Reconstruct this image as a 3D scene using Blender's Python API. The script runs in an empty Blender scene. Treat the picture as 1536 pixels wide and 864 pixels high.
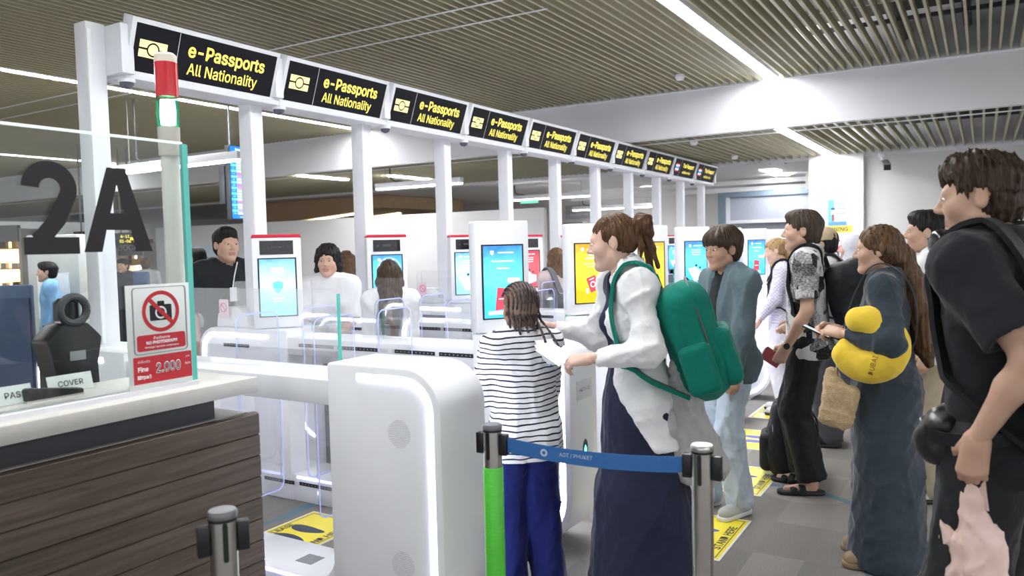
import bpy, bmesh, math, random
import numpy as np
from mathutils import Vector, Matrix
random.seed(7); np.random.seed(7)
R = math.radians
scn = bpy.context.scene
col = scn.collection

# ---------------------------------------------------------------- camera
F, CX, CY = 1170.0, 768.0, 432.0
HD, PITCH, ROLL = R(31.14), math.atan(62/1170), 0.024
CAMPOS = np.array([0, 0, 1.6])
fh = np.array([math.cos(HD), math.sin(HD), 0]); rh = np.array([math.sin(HD), -math.cos(HD), 0]); uz = np.array([0, 0, 1.])
fw = fh*math.cos(PITCH) - uz*math.sin(PITCH)
u0 = uz*math.cos(PITCH) + fh*math.sin(PITCH)
cr = rh*math.cos(ROLL) - u0*math.sin(ROLL)
cu = u0*math.cos(ROLL) + rh*math.sin(ROLL)
cam = bpy.data.cameras.new('camera'); camo = bpy.data.objects.new('camera', cam); col.objects.link(camo)
cam.sensor_width = 36; cam.lens = 36*F/1536; cam.clip_start = 0.05; cam.clip_end = 200
mw = Matrix(((cr[0], cu[0], -fw[0], 0), (cr[1], cu[1], -fw[1], 0), (cr[2], cu[2], -fw[2], 1.6), (0, 0, 0, 1)))
camo.matrix_world = mw
cam.dof.use_dof = True; cam.dof.focus_distance = 4.0; cam.dof.aperture_fstop = 3.2
scn.camera = camo

def ray(x, y): return fw + cr*(x-CX)/F - cu*(y-CY)/F
def atz(x, y, z): return CAMPOS + ray(x, y)*z
def onX(x, y, X): d = ray(x, y); return CAMPOS + d*(X/d[0])
def onY(x, y, Y): d = ray(x, y); return CAMPOS + d*(Y/d[1])
def onZ(x, y, Z): d = ray(x, y); return CAMPOS + d*((Z-1.6)/d[2])

# ---------------------------------------------------------------- world, exposure
w = bpy.data.worlds.new('world'); scn.world = w; w.use_nodes = True
bg = w.node_tree.nodes['Background']; bg.inputs[0].default_value = (0.93, 0.96, 1.0, 1); bg.inputs[1].default_value = 0.62
scn.view_settings.view_transform = 'Standard'; scn.view_settings.look = 'None'
scn.view_settings.gamma = 1; scn.view_settings.use_curve_mapping = False
scn.view_settings.exposure = 1.0
LED_POWER = 36.0

# ---------------------------------------------------------------- materials
def lin(c):
    return tuple((v/12.92 if v <= 0.04045 else ((v+0.055)/1.055)**2.4) for v in c)
def hx(s):
    return lin(tuple(int(s[i:i+2], 16)/255 for i in (0, 2, 4)))
MATS = {}
def mat(name, c, rough=0.5, metal=0.0, emis=0.0, var=0.06, vs=12.0, bump=0.0, bs=60.0, spec=0.5, sheen=0.0, coat=0.0, stretch=None, sss=0.0):
    if name in MATS: return MATS[name]
    if isinstance(c, str): c = hx(c)
    m = bpy.data.materials.new(name); m.use_nodes = True; MATS[name] = m
    nt = m.node_tree; b = nt.nodes['Principled BSDF']
    tc = nt.nodes.new('ShaderNodeTexCoord')
    src = tc.outputs['Object']
    if stretch:
        mp = nt.nodes.new('ShaderNodeMapping'); mp.inputs['Scale'].default_value = stretch
        nt.links.new(src, mp.inputs[0]); src = mp.outputs[0]
    n = nt.nodes.new('ShaderNodeTexNoise'); n.inputs['Scale'].default_value = vs; n.inputs['Detail'].default_value = 3
    nt.links.new(src, n.inputs['Vector'])
    rp = nt.nodes.new('ShaderNodeMapRange'); rp.inputs['To Min'].default_value = 1-var*1.6; rp.inputs['To Max'].default_value = 1+var*1.6
    nt.links.new(n.outputs['Fac'], rp.inputs['Value'])
    mx = nt.nodes.new('ShaderNodeVectorMath'); mx.operation = 'SCALE'; mx.inputs[0].default_value = c
    nt.links.new(rp.outputs[0], mx.inputs['Scale'])
    nt.links.new(mx.outputs[0], b.inputs['Base Color'])
    b.inputs['Roughness'].default_value = rough; b.inputs['Metallic'].default_value = metal
    b.inputs['Specular IOR Level'].default_value = spec
    if sheen: b.inputs['Sheen Weight'].default_value = sheen; b.inputs['Sheen Roughness'].default_value = 0.4
    if coat: b.inputs['Coat Weight'].default_value = coat
    if sss:
        b.inputs['Subsurface Weight'].default_value = sss; b.inputs['Subsurface Radius'].default_value = (0.01, 0.004, 0.002)
    if emis:
        b.inputs['Emission Color'].default_value = (*c, 1); b.inputs['Emission Strength'].default_value = emis
    if bump:
        n2 = nt.nodes.new('ShaderNodeTexNoise'); n2.inputs['Scale'].default_value = bs; n2.inputs['Detail'].default_value = 4
        nt.links.new(src, n2.inputs['Vector'])
        bp = nt.nodes.new('ShaderNodeBump'); bp.inputs['Strength'].default_value = bump; bp.inputs['Distance'].default_value = 0.01
        nt.links.new(n2.outputs['Fac'], bp.inputs['Height']); nt.links.new(bp.outputs[0], b.inputs['Normal'])
    return m
def glassmat(name, tint, gloss=1.0, ior=1.45):
    m = bpy.data.materials.new(name); m.use_nodes = True; nt = m.node_tree; nt.nodes.clear(); MATS[name] = m
    o = nt.nodes.new('ShaderNodeOutputMaterial'); mix = nt.nodes.new('ShaderNodeMixShader')
    t = nt.nodes.new('ShaderNodeBsdfTransparent'); g = nt.nodes.new('ShaderNodeBsdfGlossy'); f = nt.nodes.new('ShaderNodeFresnel')
    n = nt.nodes.new('ShaderNodeTexNoise'); n.inputs['Scale'].default_value = 3
    tc = nt.nodes.new('ShaderNodeTexCoord'); nt.links.new(tc.outputs['Object'], n.inputs['Vector'])
    mr = nt.nodes.new('ShaderNodeMapRange'); mr.inputs['To Min'].default_value = 0.01; mr.inputs['To Max'].default_value = 0.03
    nt.links.new(n.outputs['Fac'], mr.inputs['Value']); nt.links.new(mr.outputs[0], g.inputs['Roughness'])
    t.inputs[0].default_value = (*tint, 1); f.inputs[0].default_value = ior
    mu = nt.nodes.new('ShaderNodeMath'); mu.operation = 'MULTIPLY'; mu.inputs[1].default_value = gloss
    nt.links.new(f.outputs[0], mu.inputs[0]); nt.links.new(mu.outputs[0], mix.inputs[0])
    nt.links.new(t.outputs[0], mix.inputs[1]); nt.links.new(g.outputs[0], mix.inputs[2]); nt.links.new(mix.outputs[0], o.inputs[0])
    return m
def nodes_of(m):
    return m.node_tree, m.node_tree.nodes['Principled BSDF']

white = mat('white_lacquer', (0.86, 0.87, 0.9), 0.28, var=0.015, coat=0.2)
white2 = mat('white_satin', (0.82, 0.83, 0.87), 0.4, var=0.02)
offwhite = mat('offwhite_paint', (0.74, 0.735, 0.73), 0.6, var=0.03, vs=3)
fasciam = mat('fascia_paint', (0.72, 0.72, 0.745), 0.55, var=0.03, vs=2)
stripm = mat('led_strip', (0.80, 0.84, 1.0), 0.3, emis=8.0, var=0.0)
stripv = mat('led_strip_violet', (0.45, 0.45, 1.0), 0.3, emis=2.5, var=0.0)
ledm = mat('ceiling_led', (0.97, 0.98, 1.0), 0.3, emis=LED_POWER, var=0.0)
blackp = mat('black_plastic', (0.012, 0.012, 0.014), 0.35, var=0.1)
signblack = mat('sign_black', (0.006, 0.006, 0.010), 0.6, var=0.1, spec=0.2)
darkgrey = mat('dark_grey_plastic', (0.045, 0.048, 0.055), 0.45, var=0.1)
grey = mat('grey_plastic', (0.25, 0.26, 0.27), 0.5)
steel = mat('brushed_steel', (0.62, 0.60, 0.57), 0.28, 1.0, var=0.06, vs=30, stretch=(1, 1, 0.05))
yellowt = mat('sign_yellow', (0.95, 0.78, 0.12), 0.5, emis=0.55, var=0.02)
yellowp = mat('sign_pale_yellow', (0.97, 0.82, 0.30), 0.5, emis=0.55, var=0.02)
whitet = mat('white_print', (0.85, 0.86, 0.88), 0.5, var=0.02)
redp = mat('red_print', (0.55, 0.02, 0.03), 0.45, var=0.05)
redcap = mat('red_acrylic', (0.5, 0.01, 0.035), 0.25, var=0.04, emis=0.15)
bluep = mat('blue_print', (0.02, 0.10, 0.55), 0.5, var=0.04)
cream = mat('slat_cream', (0.43, 0.40, 0.265), 0.5, var=0.06, vs=4)
voidm = mat('ceiling_void', (0.05, 0.047, 0.04), 0.9, var=0.3, vs=2)
glass = glassmat('clear_glass', (0.965, 0.99, 0.982), 0.8)
glassg = glassmat('gate_glass', (0.985, 0.99, 0.995), 0.35)
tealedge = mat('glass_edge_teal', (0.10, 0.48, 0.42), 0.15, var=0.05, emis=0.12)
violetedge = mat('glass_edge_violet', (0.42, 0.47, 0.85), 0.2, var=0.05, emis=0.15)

# ---------------------------------------------------------------- mesh helpers
class MB:
    def __init__(s): s.v = []; s.f = []
    def add(s, vs, fs):
        o = len(s.v); s.v += [tuple(map(float, p)) for p in vs]; s.f += [tuple(i+o for i in f) for f in fs]; return s
    def box(s, x0, x1, y0, y1, z0, z1):
        return s.add([(x0,y0,z0),(x1,y0,z0),(x1,y1,z0),(x0,y1,z0),(x0,y0,z1),(x1,y0,z1),(x1,y1,z1),(x0,y1,z1)],
                     [(3,2,1,0),(4,5,6,7),(0,1,5,4),(1,2,6,5),(2,3,7,6),(3,0,4,7)])
    def obox(s, c, ax, ay, az):   # oriented box: centre and three half-axis vectors
        c = np.array(c, float); ax, ay, az = (np.array(a, float) for a in (ax, ay, az))
        P = [c+i*ax+j*ay+k*az for k in (-1, 1) for (i, j) in ((-1,-1),(1,-1),(1,1),(-1,1))]
        return s.add(P, [(3,2,1,0),(4,5,6,7),(0,1,5,4),(1,2,6,5),(2,3,7,6),(3,0,4,7)])
    def prism(s, poly, fn, a, b):  # poly 2D points; fn(u,v,w)->xyz
        n = len(poly)
        P = [fn(u, v, a) for u, v in poly] + [fn(u, v, b) for u, v in poly]
        return s.add(P, [tuple(range(n))[::-1], tuple(range(n, 2*n))] + [(i, (i+1) % n, n+(i+1) % n, n+i) for i in range(n)])
    def strip(s, A, B):            # ribbon between two point lists
        n = len(A); return s.add(list(A)+list(B), [(i, i+1, n+i+1, n+i) for i in range(n-1)])
    def tube(s, path, r, seg=8, caps=True):
        P = [np.array(p, float) for p in path]; n = len(P)
        rr = r if hasattr(r, '__len__') else [r]*n
        V = []; ref = None
        for i in range(n):
            t = P[min(i+1, n-1)]-P[max(i-1, 0)]; t = t/(np.linalg.norm(t)+1e-9)
            if ref is None:
                ref = np.cross(t, (0, 0, 1.)) if abs(t[2]) < 0.9 else np.cross(t, (1., 0, 0))
            a = ref - t*(ref@t); a /= np.linalg.norm(a)+1e-9; b = np.cross(t, a); ref = a
            for k in range(seg):
                an = 2*math.pi*k/seg; V.append(P[i]+rr[i]*(a*math.cos(an)+b*math.sin(an)))
        Fs = [(i*seg+k, i*seg+(k+1) % seg, (i+1)*seg+(k+1) % seg, (i+1)*seg+k) for i in range(n-1) for k in range(seg)]
        if caps: Fs += [tuple(range(seg))[::-1], tuple(range((n-1)*seg, n*seg))]
        return s.add(V, Fs)
    def lathe(s, prof, c=(0, 0, 0), seg=24):
        n = len(prof); V = []
        for (r, z) in prof:
            for k in range(seg):
                a = 2*math.pi*k/seg; V.append((c[0]+r*math.cos(a), c[1]+r*math.sin(a), c[2]+z))
        Fs = [(i*seg+k, i*seg+(k+1) % seg, (i+1)*seg+(k+1) % seg, (i+1)*seg+k) for i in range(n-1) for k in range(seg)]
        Fs += [tuple(range(seg))[::-1], tuple(range((n-1)*seg, n*seg))]
        return s.add(V, Fs)
    def disc(s, c, ax, ay, r, seg=24, r0=0.0):
        c, ax, ay = (np.array(a, float) for a in (c, ax, ay))
        ring = lambda q: [c+q*(ax*math.cos(2*math.pi*k/seg)+ay*math.sin(2*math.pi*k/seg)) for k in range(seg)]
        if r0 <= 0: return s.add(ring(r), [tuple(range(seg))])
        return s.add(ring(r0)+ring(r), [(k, seg+k, seg+(k+1) % seg, (k+1) % seg) for k in range(seg)])
    def build(s, name, m, parent=None, smooth=False, bevel=0.0, segs=2):
        me = bpy.data.meshes.new(name); me.from_pydata(s.v, [], s.f)
        if bevel:
            bm = bmesh.new(); bm.from_mesh(me)
            bmesh.ops.recalc_face_normals(bm, faces=bm.faces)
            es = [e for e in bm.edges if len(e.link_faces) == 2 and e.calc_face_angle(0) > 0.5]
            bmesh.ops.bevel(bm, geom=es, offset=bevel, segments=segs, profile=0.5, affect='EDGES', clamp_overlap=True)
            bm.to_mesh(me); bm.free()
        else:
            bm = bmesh.new(); bm.from_mesh(me); bmesh.ops.recalc_face_normals(bm, faces=bm.faces); bm.to_mesh(me); bm.free()
        if smooth or bevel:
            me.polygons.foreach_set('use_smooth', [True]*len(me.polygons))
            try: me.set_sharp_from_angle(angle=R(35))
            except Exception: pass
        me.materials.append(m)
        return link(name, me, parent)
def link(name, me, parent=None):
    o = bpy.data.objects.new(name, me); col.objects.link(o)
    if parent: o.parent = parent
    return o
def empty(name, loc=(0, 0, 0), rz=0.0):
    o = bpy.data.objects.new(name, None); col.objects.link(o); o.location = tuple(map(float, loc)); o.rotation_euler = (0, 0, rz); o.empty_display_size = 0.1
    return o
def tag(o, label, cat, group=None):
    o['label'] = label; o['category'] = cat
    if group: o['group'] = group
    return o
def struct(o): o['kind'] = 'structure'; return o
def kids(o): return [c for c in bpy.data.objects if c.parent == o]
def copy_tree(o, parent=None):
    c = o.copy(); col.objects.link(c)
    if parent: c.parent = parent
    for ch in list(kids(o)): copy_tree(ch, c)
    return c
TXT = {}
import os
def bundled_font(f):
    try: return bpy.data.fonts.load(os.path.join(bpy.utils.system_resource('DATAFILES', path='fonts'), f))
    except Exception: return None
FONT = bundled_font('Inter.woff2'); FONT_TH = bundled_font('NotoSansThai-VariableFont_wdth,wght.woff2')
def text(name, s, loc, xd, ud, size, m, parent=None, align='CENTER', bold=0.0, ext=0.0006, sx=1.0):
    key = (s, align, bold, sx)
    if key not in TXT:
        cv = bpy.data.curves.new('lettering', 'FONT'); cv.body = s
        fnt = FONT_TH if any('\u0e00' <= ch <= '\u0e7f' for ch in s) else FONT
        if fnt: cv.font = fnt
        cv.size = 1; cv.align_x = align; cv.align_y = 'CENTER'
        cv.extrude = 0.0; cv.resolution_u = 2
        if bold: cv.bevel_depth = bold; cv.bevel_resolution = 0
        to = bpy.data.objects.new('lettering', cv); col.objects.link(to)
        bpy.context.view_layer.update()
        me = bpy.data.meshes.new_from_object(to.evaluated_get(bpy.context.evaluated_depsgraph_get()))
        bpy.data.objects.remove(to); bpy.data.curves.remove(cv)
        TXT[key] = me
    me = TXT[key].copy(); me.materials.clear(); me.materials.append(m)
    xd = Vector(xd).normalized(); ud = Vector(ud); ud = (ud - xd*ud.dot(xd)).normalized(); nd = xd.cross(ud)*0.04
    M4 = Matrix(((xd.x*size*sx, ud.x*size, nd.x*size, loc[0]), (xd.y*size*sx, ud.y*size, nd.y*size, loc[1]), (xd.z*size*sx, ud.z*size, nd.z*size, loc[2]), (0, 0, 0, 1)))
    me.transform(M4)
    return link(name, me, parent)
def arc(cx, cy, r, a0, a1, n=8):
    return [(cx+r*math.cos(R(a0+(a1-a0)*i/n)), cy+r*math.sin(R(a0+(a1-a0)*i/n))) for i in range(n+1)]
def adopt(root):
    """children were built in world coordinates: move them into the root's own frame"""
    Mi = (Matrix.Translation(root.location) @ Matrix.Rotation(root.rotation_euler.z, 4, 'Z')).inverted()
    def go(o):
        for c in kids(o):
            if c.data is not None: c.data.transform(Mi)
            go(c)
    go(root); return root

# ================================================================ setting
# carpet
cm = mat('carpet', (0.30, 0.28, 0.26), 0.95, var=0.08, vs=40, bump=0.25, bs=400, spec=0.1)
nt, b = nodes_of(cm)
tc = nt.nodes.new('ShaderNodeTexCoord')
def vm(op, a=None, c=None):
    n = nt.nodes.new('ShaderNodeVectorMath'); n.operation = op
    if c is not None: n.inputs[1].default_value = c
    if a is not None: nt.links.new(a, n.inputs[0])
    return n
def mth(op, a, v=None):
    n = nt.nodes.new('ShaderNodeMath'); n.operation = op; nt.links.new(a, n.inputs[0])
    if v is not None: n.inputs[1].default_value = v
    return n
sn = vm('SNAP', tc.outputs['Object'], (0.5, 0.25, 10))
wn = nt.nodes.new('ShaderNodeTexWhiteNoise'); nt.links.new(sn.outputs[0], wn.inputs['Vector'])
vo = nt.nodes.new('ShaderNodeTexVoronoi'); vo.inputs['Scale'].default_value = 1.1; nt.links.new(tc.outputs['Object'], vo.inputs['Vector'])
circ = mth('LESS_THAN', vo.outputs['Distance'], 0.36)
wv = nt.nodes.new('ShaderNodeTexVoronoi'); wv.inputs['Scale'].default_value = 0.75; nt.links.new(tc.outputs['Object'], wv.inputs['Vector'])
ra = mth('SUBTRACT', wv.outputs['Distance'], 0.47); rb = mth('ABSOLUTE', ra.outputs[0]); rc = mth('LESS_THAN', rb.outputs[0], 0.022)
nn = nt.nodes.new('ShaderNodeTexNoise'); nn.inputs['Scale'].default_value = 1.6; nt.links.new(tc.outputs['Object'], nn.inputs['Vector'])
ng = mth('GREATER_THAN', nn.outputs['Fac'], 0.5)
rd = nt.nodes.new('ShaderNodeMath'); rd.operation = 'MULTIPLY'; nt.links.new(rc.outputs[0], rd.inputs[0]); nt.links.new(ng.outputs[0], rd.inputs[1])
fuzz = nt.nodes.new('ShaderNodeTexNoise'); fuzz.inputs['Scale'].default_value = 180; fuzz.inputs['Detail'].default_value = 2
nt.links.new(tc.outputs['Object'], fuzz.inputs['Vector'])
sm = nt.nodes.new('ShaderNodeMath'); sm.operation = 'MULTIPLY_ADD'; nt.links.new(circ.outputs[0], sm.inputs[0]); sm.inputs[1].default_value = 0.16
wsc = mth('MULTIPLY', wn.outputs['Value'], 0.26); nt.links.new(wsc.outputs[0], sm.inputs[2])
ad = mth('ADD', sm.outputs[0], 0.72)
fz = mth('MULTIPLY_ADD', fuzz.outputs['Fac'], 0.7); nt.links.new(ad.outputs[0], fz.inputs[2]); fz2 = mth('SUBTRACT', fz.outputs[0], 0.35)
base = vm('SCALE'); base.inputs[0].default_value = (0.30, 0.278, 0.258); nt.links.new(fz2.outputs[0], base.inputs['Scale'])
mixc = nt.nodes.new('ShaderNodeMix'); mixc.data_type = 'RGBA'; mixc.inputs['B'].default_value = (0.10, 0.22, 0.28, 1)
nt.links.new(base.outputs[0], mixc.inputs['A'])
mf = mth('MULTIPLY', rd.outputs[0], 0.7); nt.links.new(mf.outputs[0], mixc.inputs['Factor'])
nt.links.new(mixc.outputs['Result'], b.inputs['Base Color'])
fl = struct(MB().box(-4, 24, -8, 34, -0.1, 0).build('floor', cm))

# ceiling over the queue: open metal slats hung under a dark void
H1, H2, XF = 3.5, 2.96, 9.6
ce = struct(MB().box(-4, XF, -8, 30, H1+0.55, H1+0.6).build('ceiling', voidm))
slat = MB().box(-1.0, XF-0.005, -0.011, 0.011, 0, 0.085); slat0 = None
y = -3.3
LED_Y = (2.13, 8.46)
PITCH1 = 0.093
nsl = 0
while y < 13.2:
    if not any(abs(y-q) < 0.085 for q in LED_Y):
        if slat0 is None: slat0 = slat.build('slat', cream, ce); o = slat0
        else: o = slat0.copy(); col.objects.link(o)
        o.location = (0, y, H1); nsl += 1
    y += PITCH1
ms = MB()
while y < 29:
    ms.box(1, XF-0.005, y-0.012, y+0.012, H1, H1+0.085); y += 0.12
ms.build('slat_field', cream, ce)['kind'] = 'stuff'
# cross carriers and services in the void
mc = MB()
for X in (3.0, 5.2, 5.42, 7.4): mc.box(X-0.02, X+0.02, -3.4, 29, H1+0.085, H1+0.12)
mc.build('carrier_rail', mat('carrier_grey', (0.5, 0.5, 0.5), 0.5), ce)
md = MB()
for (yy, rr) in ((-0.6, 0.05), (0.15, 0.04), (0.75, 0.09)): md.tube([(-1, yy, H1+0.32), (XF, yy, H1+0.32)], rr, 10)
for X in (2.2, 4.4, 6.6, 8.6): md.box(X-0.02, X+0.02, -2, 1.6, H1+0.2, H1+0.24)
md.build('duct', mat('duct_grey', (0.10, 0.10, 0.12), 0.5, var=0.2), ce)
# the rail gap crossing the slats
mg = MB()
for X in (5.22, 5.62): mg.box(X-0.012, X+0.012, 3.0, 28, H1-0.006, H1+0.0)
mg.build('trim_rail', fasciam, ce)

def recessed_led(name, X0, X1, Y, Z, wd, nseg, label, group):
    L = (X1-X0)/nseg
    for i in range(nseg):
        o = MB().box(X0+i*L+0.012, X0+(i+1)*L-0.012, Y-wd/2, Y+wd/2, Z+0.012, Z+0.06).build(name, ledm)
        tag(o, label, 'ceiling light', group)
        MB().box(X0+i*L, X0+(i+1)*L, Y-wd/2-0.014, Y-wd/2, Z, Z+0.07).box(X0+i*L, X0+(i+1)*L, Y+wd/2, Y+wd/2+0.014, Z, Z+0.07).build('light_frame', white2, o)
recessed_led('linear_ceiling_light', 0.2, XF-0.02, LED_Y[0], H1, 0.13, 5, 'wide recessed linear ceiling light between slats above the queueing passengers', 'linear lights above the queue')
recessed_led('linear_ceiling_light', 0.2, XF-0.02, LED_Y[1], H1, 0.12, 5, 'recessed linear ceiling light between slats behind the overhead sign row', 'linear lights behind the signs')
recessed_led('linear_ceiling_light', -3.0, XF-0.02, -4.2, H1, 0.13, 4, 'recessed linear ceiling light over the rear of the queue area', 'linear lights over the queue rear')
recessed_led('linear_ceiling_light', 1.0, XF-0.02, 15.3, H1, 0.14, 4, 'recessed linear light in the ceiling of the far hall', 'linear lights of the far hall')
# fascia where the ceiling steps down
struct(MB().box(XF, XF+0.12, -8, 30, H2-0.03, H1+0.55).build('trim_1', fasciam))
struct(MB().box(XF-0.02, XF, -8, 30, H1-0.02, H1-0.003).build('trim_2', white2))
X2 = 13.75
ce2 = struct(MB().box(XF+0.12, X2, -8, 30, H2+0.4, H2+0.45).build('ceiling_lower', voidm))
s2 = None; y = -3.0
while y < 12:
    if abs(y-2.13) > 0.1:
        if s2 is None: s2 = MB().box(XF+0.125, X2-0.01, -0.012, 0.012, 0, 0.08).build('slat', cream, ce2); o = s2
        else: o = s2.copy(); col.objects.link(o)
        o.location = (0, y, H2)
    y += 0.125
ms = MB()
while y < 29: ms.box(XF+0.125, X2-0.01, y-0.013, y+0.013, H2, H2+0.08); y += 0.15
ms.build('slat_field', cream, ce2)['kind'] = 'stuff'
MB().box(XF+0.62, XF+0.65, -8, 30, H2-0.012, H2).build('trim_rail', white2, ce2)
recessed_led('linear_ceiling_light', XF+0.15, X2-0.02, 2.13, H2, 0.15, 2, 'recessed linear light in the lower slat ceiling beyond the fascia', 'linear lights of the lower ceiling')
# plain ceiling, walls beyond
struct(MB().box(X2, 24, 1.6, 30, H2-0.02, H2+0.2).build('ceiling_far', offwhite))
struct(MB().box(X2-0.03, X2+0.12, -8, 30, H2-0.05, H2+0.45).build('trim_3', fasciam))
wallm = mat('wall_grey', (0.60, 0.585, 0.575), 0.7, var=0.03, vs=2)
struct(MB().box(X2, X2+0.2, -8, 1.66, 0, H2).build('wall_right', wallm))
struct(MB().box(X2-0.15, X2+0.6, 1.635, 2.46, 0, H2).build('wall_column', offwhite))
struct(MB().box(20, 20.2, 1.6, 34, 0, H2+0.4).build('wall_back', mat('wall_warm_grey', (0.62, 0.60, 0.59), 0.7, var=0.03, vs=2)))
struct(MB().box(-4, 24, 32, 32.2, 0, 4.2).build('wall_far', mat('wall_far_grey', (0.62, 0.63, 0.62), 0.7)))
# white partition behind the exits, with a return
pw = mat('partition_white', (0.80, 0.795, 0.80), 0.6, var=0.02, vs=1.5)
struct(MB().box(12.0, 12.1, 6.56, 17.5, 0, 2.27).build('wall_partition', pw, bevel=0.006))

# ================================================================ service desk
dw = empty('service_desk', (1.0, 2.27, 0))
stone = mat('counter_stone', (0.52, 0.505, 0.465), 0.35, var=0.05, vs=25)
MB().box(-1.6, 1.93, 2.255, 2.72, 1.096, 1.15).build('countertop', stone, dw, bevel=0.004)
MB().box(-1.6, 1.78, 2.31, 2.66, 1.022, 1.096).build('shadow_gap_rail', mat('dark_laminate', (0.028, 0.03, 0.036), 0.55), dw)
MB().box(-1.6, 1.905, 2.29, 2.68, 0.0, 1.022).build('carcass', mat('desk_carcass', (0.42, 0.42, 0.40), 0.5), dw)
wood = mat('walnut_laminate', (0.115, 0.083, 0.06), 0.5, var=0.0)
nt, b = nodes_of(wood)
tc = nt.nodes.new('ShaderNodeTexCoord'); mp = nt.nodes.new('ShaderNodeMapping'); mp.inputs['Scale'].default_value = (1.4, 8, 26)
oi = nt.nodes.new('ShaderNodeObjectInfo'); adv = nt.nodes.new('ShaderNodeVectorMath'); adv.operation = 'ADD'
nt.links.new(tc.outputs['Object'], adv.inputs[0]); nt.links.new(oi.outputs['Random'], adv.inputs[1]); nt.links.new(adv.outputs[0], mp.inputs[0])
n1 = nt.nodes.new('ShaderNodeTexNoise'); n1.inputs['Scale'].default_value = 2.0; n1.inputs['Detail'].default_value = 6; n1.inputs['Distortion'].default_value = 0.6
nt.links.new(mp.outputs[0], n1.inputs['Vector'])
cr_ = nt.nodes.new('ShaderNodeValToRGB'); cr_.color_ramp.elements[0].position = 0.3; cr_.color_ramp.elements[0].color = (0.050, 0.035, 0.025, 1)
cr_.color_ramp.elements[1].position = 0.7; cr_.color_ramp.elements[1].color = (0.125, 0.090, 0.064, 1)
nt.links.new(n1.outputs['Fac'], cr_.inputs[0]); nt.links.new(cr_.outputs[0], b.inputs['Base Color'])
z = 1.02; pl0 = None; ph = 0.078
while z > 0.02:
    h = min(ph, z)
    if pl0 is None:
        pl0 = MB().prism([(0, -ph), (0, -0.006), (-0.010, -0.0), (-0.03, -0.0), (-0.03, -ph)], lambda u, v, w_: (w_, -u, v), -2.6, 0.93).build('plank', wood, dw)
        o = pl0
    else: o = pl0.copy(); col.objects.link(o)
    o.location = (0, -0.012+0.0, z); z -= ph
adopt_skip = [o for o in kids(dw) if o.name.startswith('plank')]
Mi = Matrix.Translation(dw.location).inverted()
for c in kids(dw):
    if not c.name.startswith('plank'): c.data.transform(Mi)
tag(dw, 'walnut slatted service counter with white stone top carrying the 2A glass screen', 'desk')
# glass screen with the counter number
gs = empty('glass_screen', (1.0, 2.34, 1.15))
MB().box(-1.2, 1.715, 2.334, 2.346, 1.165, 1.975).build('pane', glass, gs)
MB().box(1.715, 1.735, 2.332, 2.348, 1.165, 1.975).build('pane_edge', tealedge, gs)
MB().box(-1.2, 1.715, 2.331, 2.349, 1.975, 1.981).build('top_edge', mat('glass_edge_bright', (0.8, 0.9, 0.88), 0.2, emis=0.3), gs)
MB().box(-1.2, 1.73, 2.318, 2.362, 1.15, 1.166).build('base_channel', white2, gs)
blackv = mat('black_vinyl', (0.008, 0.008, 0.010), 0.5, var=0.05)
def digit2(x0, z0, w_, h, t):
    cx_, cz_, ro = x0+w_*0.5, z0+h*0.70, w_*0.5-t/2*0.0
    mid = []; r_m = (w_-t)/2; cxm = x0+w_/2; czm = z0+h-t/2-r_m*0.98
    for a in range(178, -31, -8): mid.append((cxm+r_m*math.cos(R(a)), czm+r_m*0.98*math.sin(R(a))))
    mid += [(x0+w_*0.62, z0+h*0.38), (x0+w_*0.36, z0+h*0.20), (x0+w_*0.24, z0+t*0.75)]
    L_, R_ = [], []
    for i, (u, v) in enumerate(mid):
        a_, b_2 = mid[max(i-1, 0)], mid[min(i+1, len(mid)-1)]; d_ = np.array([b_2[0]-a_[0], b_2[1]-a_[1]]); d_ /= np.linalg.norm(d_); n_ = np.array([-d_[1], d_[0]])*t/2
        L_.append((u+n_[0], 2.331, v+n_[1])); R_.append((u-n_[0], 2.331, v-n_[1]))
    m = MB().strip(L_, R_); m.add([(x0, 2.3308, z0), (x0+w_, 2.3308, z0), (x0+w_, 2.3308, z0+t), (x0, 2.3308, z0+t)], [(0, 1, 2, 3)])
    return m
digit2(1.185, 1.61, 0.160, 0.272, 0.050).build('number_lettering', blackv, gs)
ax0, aw, az, ah, at_ = 1.358, 0.228, 1.614, 0.262, 0.054
MB().add([(ax0+u*aw, 2.331, az+v*ah) for u, v in ((0, 0), (.25, 0), (.325, .26), (.675, .26), (.75, 0), (1, 0), (.635, 1), (.365, 1), (.39, .46), (.50, .80), (.61, .46))],
         [(0, 1, 2, 8, 7), (7, 8, 9), (7, 9, 6), (9, 10, 6), (6, 10, 3, 4, 5), (2, 3, 10, 8)]).build('letter_lettering', blackv, gs)
tag(adopt(gs), 'clear glass counter screen with large black 2A and bright teal edge', 'glass screen')
g2 = empty('glass_screen', (1.25, 2.95, 0.76))
MB().box(0.2, 1.26, 2.9, 2.912, 0.76, 1.95).build('pane', glass, g2); MB().box(1.26, 1.275, 2.898, 2.914, 0.76, 1.95).build('pane_edge', mat('glass_edge_dark', (0.03, 0.14, 0.12), 0.2), g2)
tag(adopt(g2), 'inner glass divider with dark green edge behind the 2A screen', 'glass screen')
# inner work surface
iw = empty('work_table', (1.2, 3.1, 0))
MB().box(-1.5, 1.9, 2.74, 3.45, 0.74, 0.77).build('table_top', white2, iw, bevel=0.004)
for xx in (-1.4, 1.75):
    for yy in (2.8, 3.38): MB().box(xx, xx+0.05, yy, yy+0.05, 0, 0.74).build('leg', white2, iw)
tag(adopt(iw), 'white work table behind the service counter', 'table')

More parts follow.
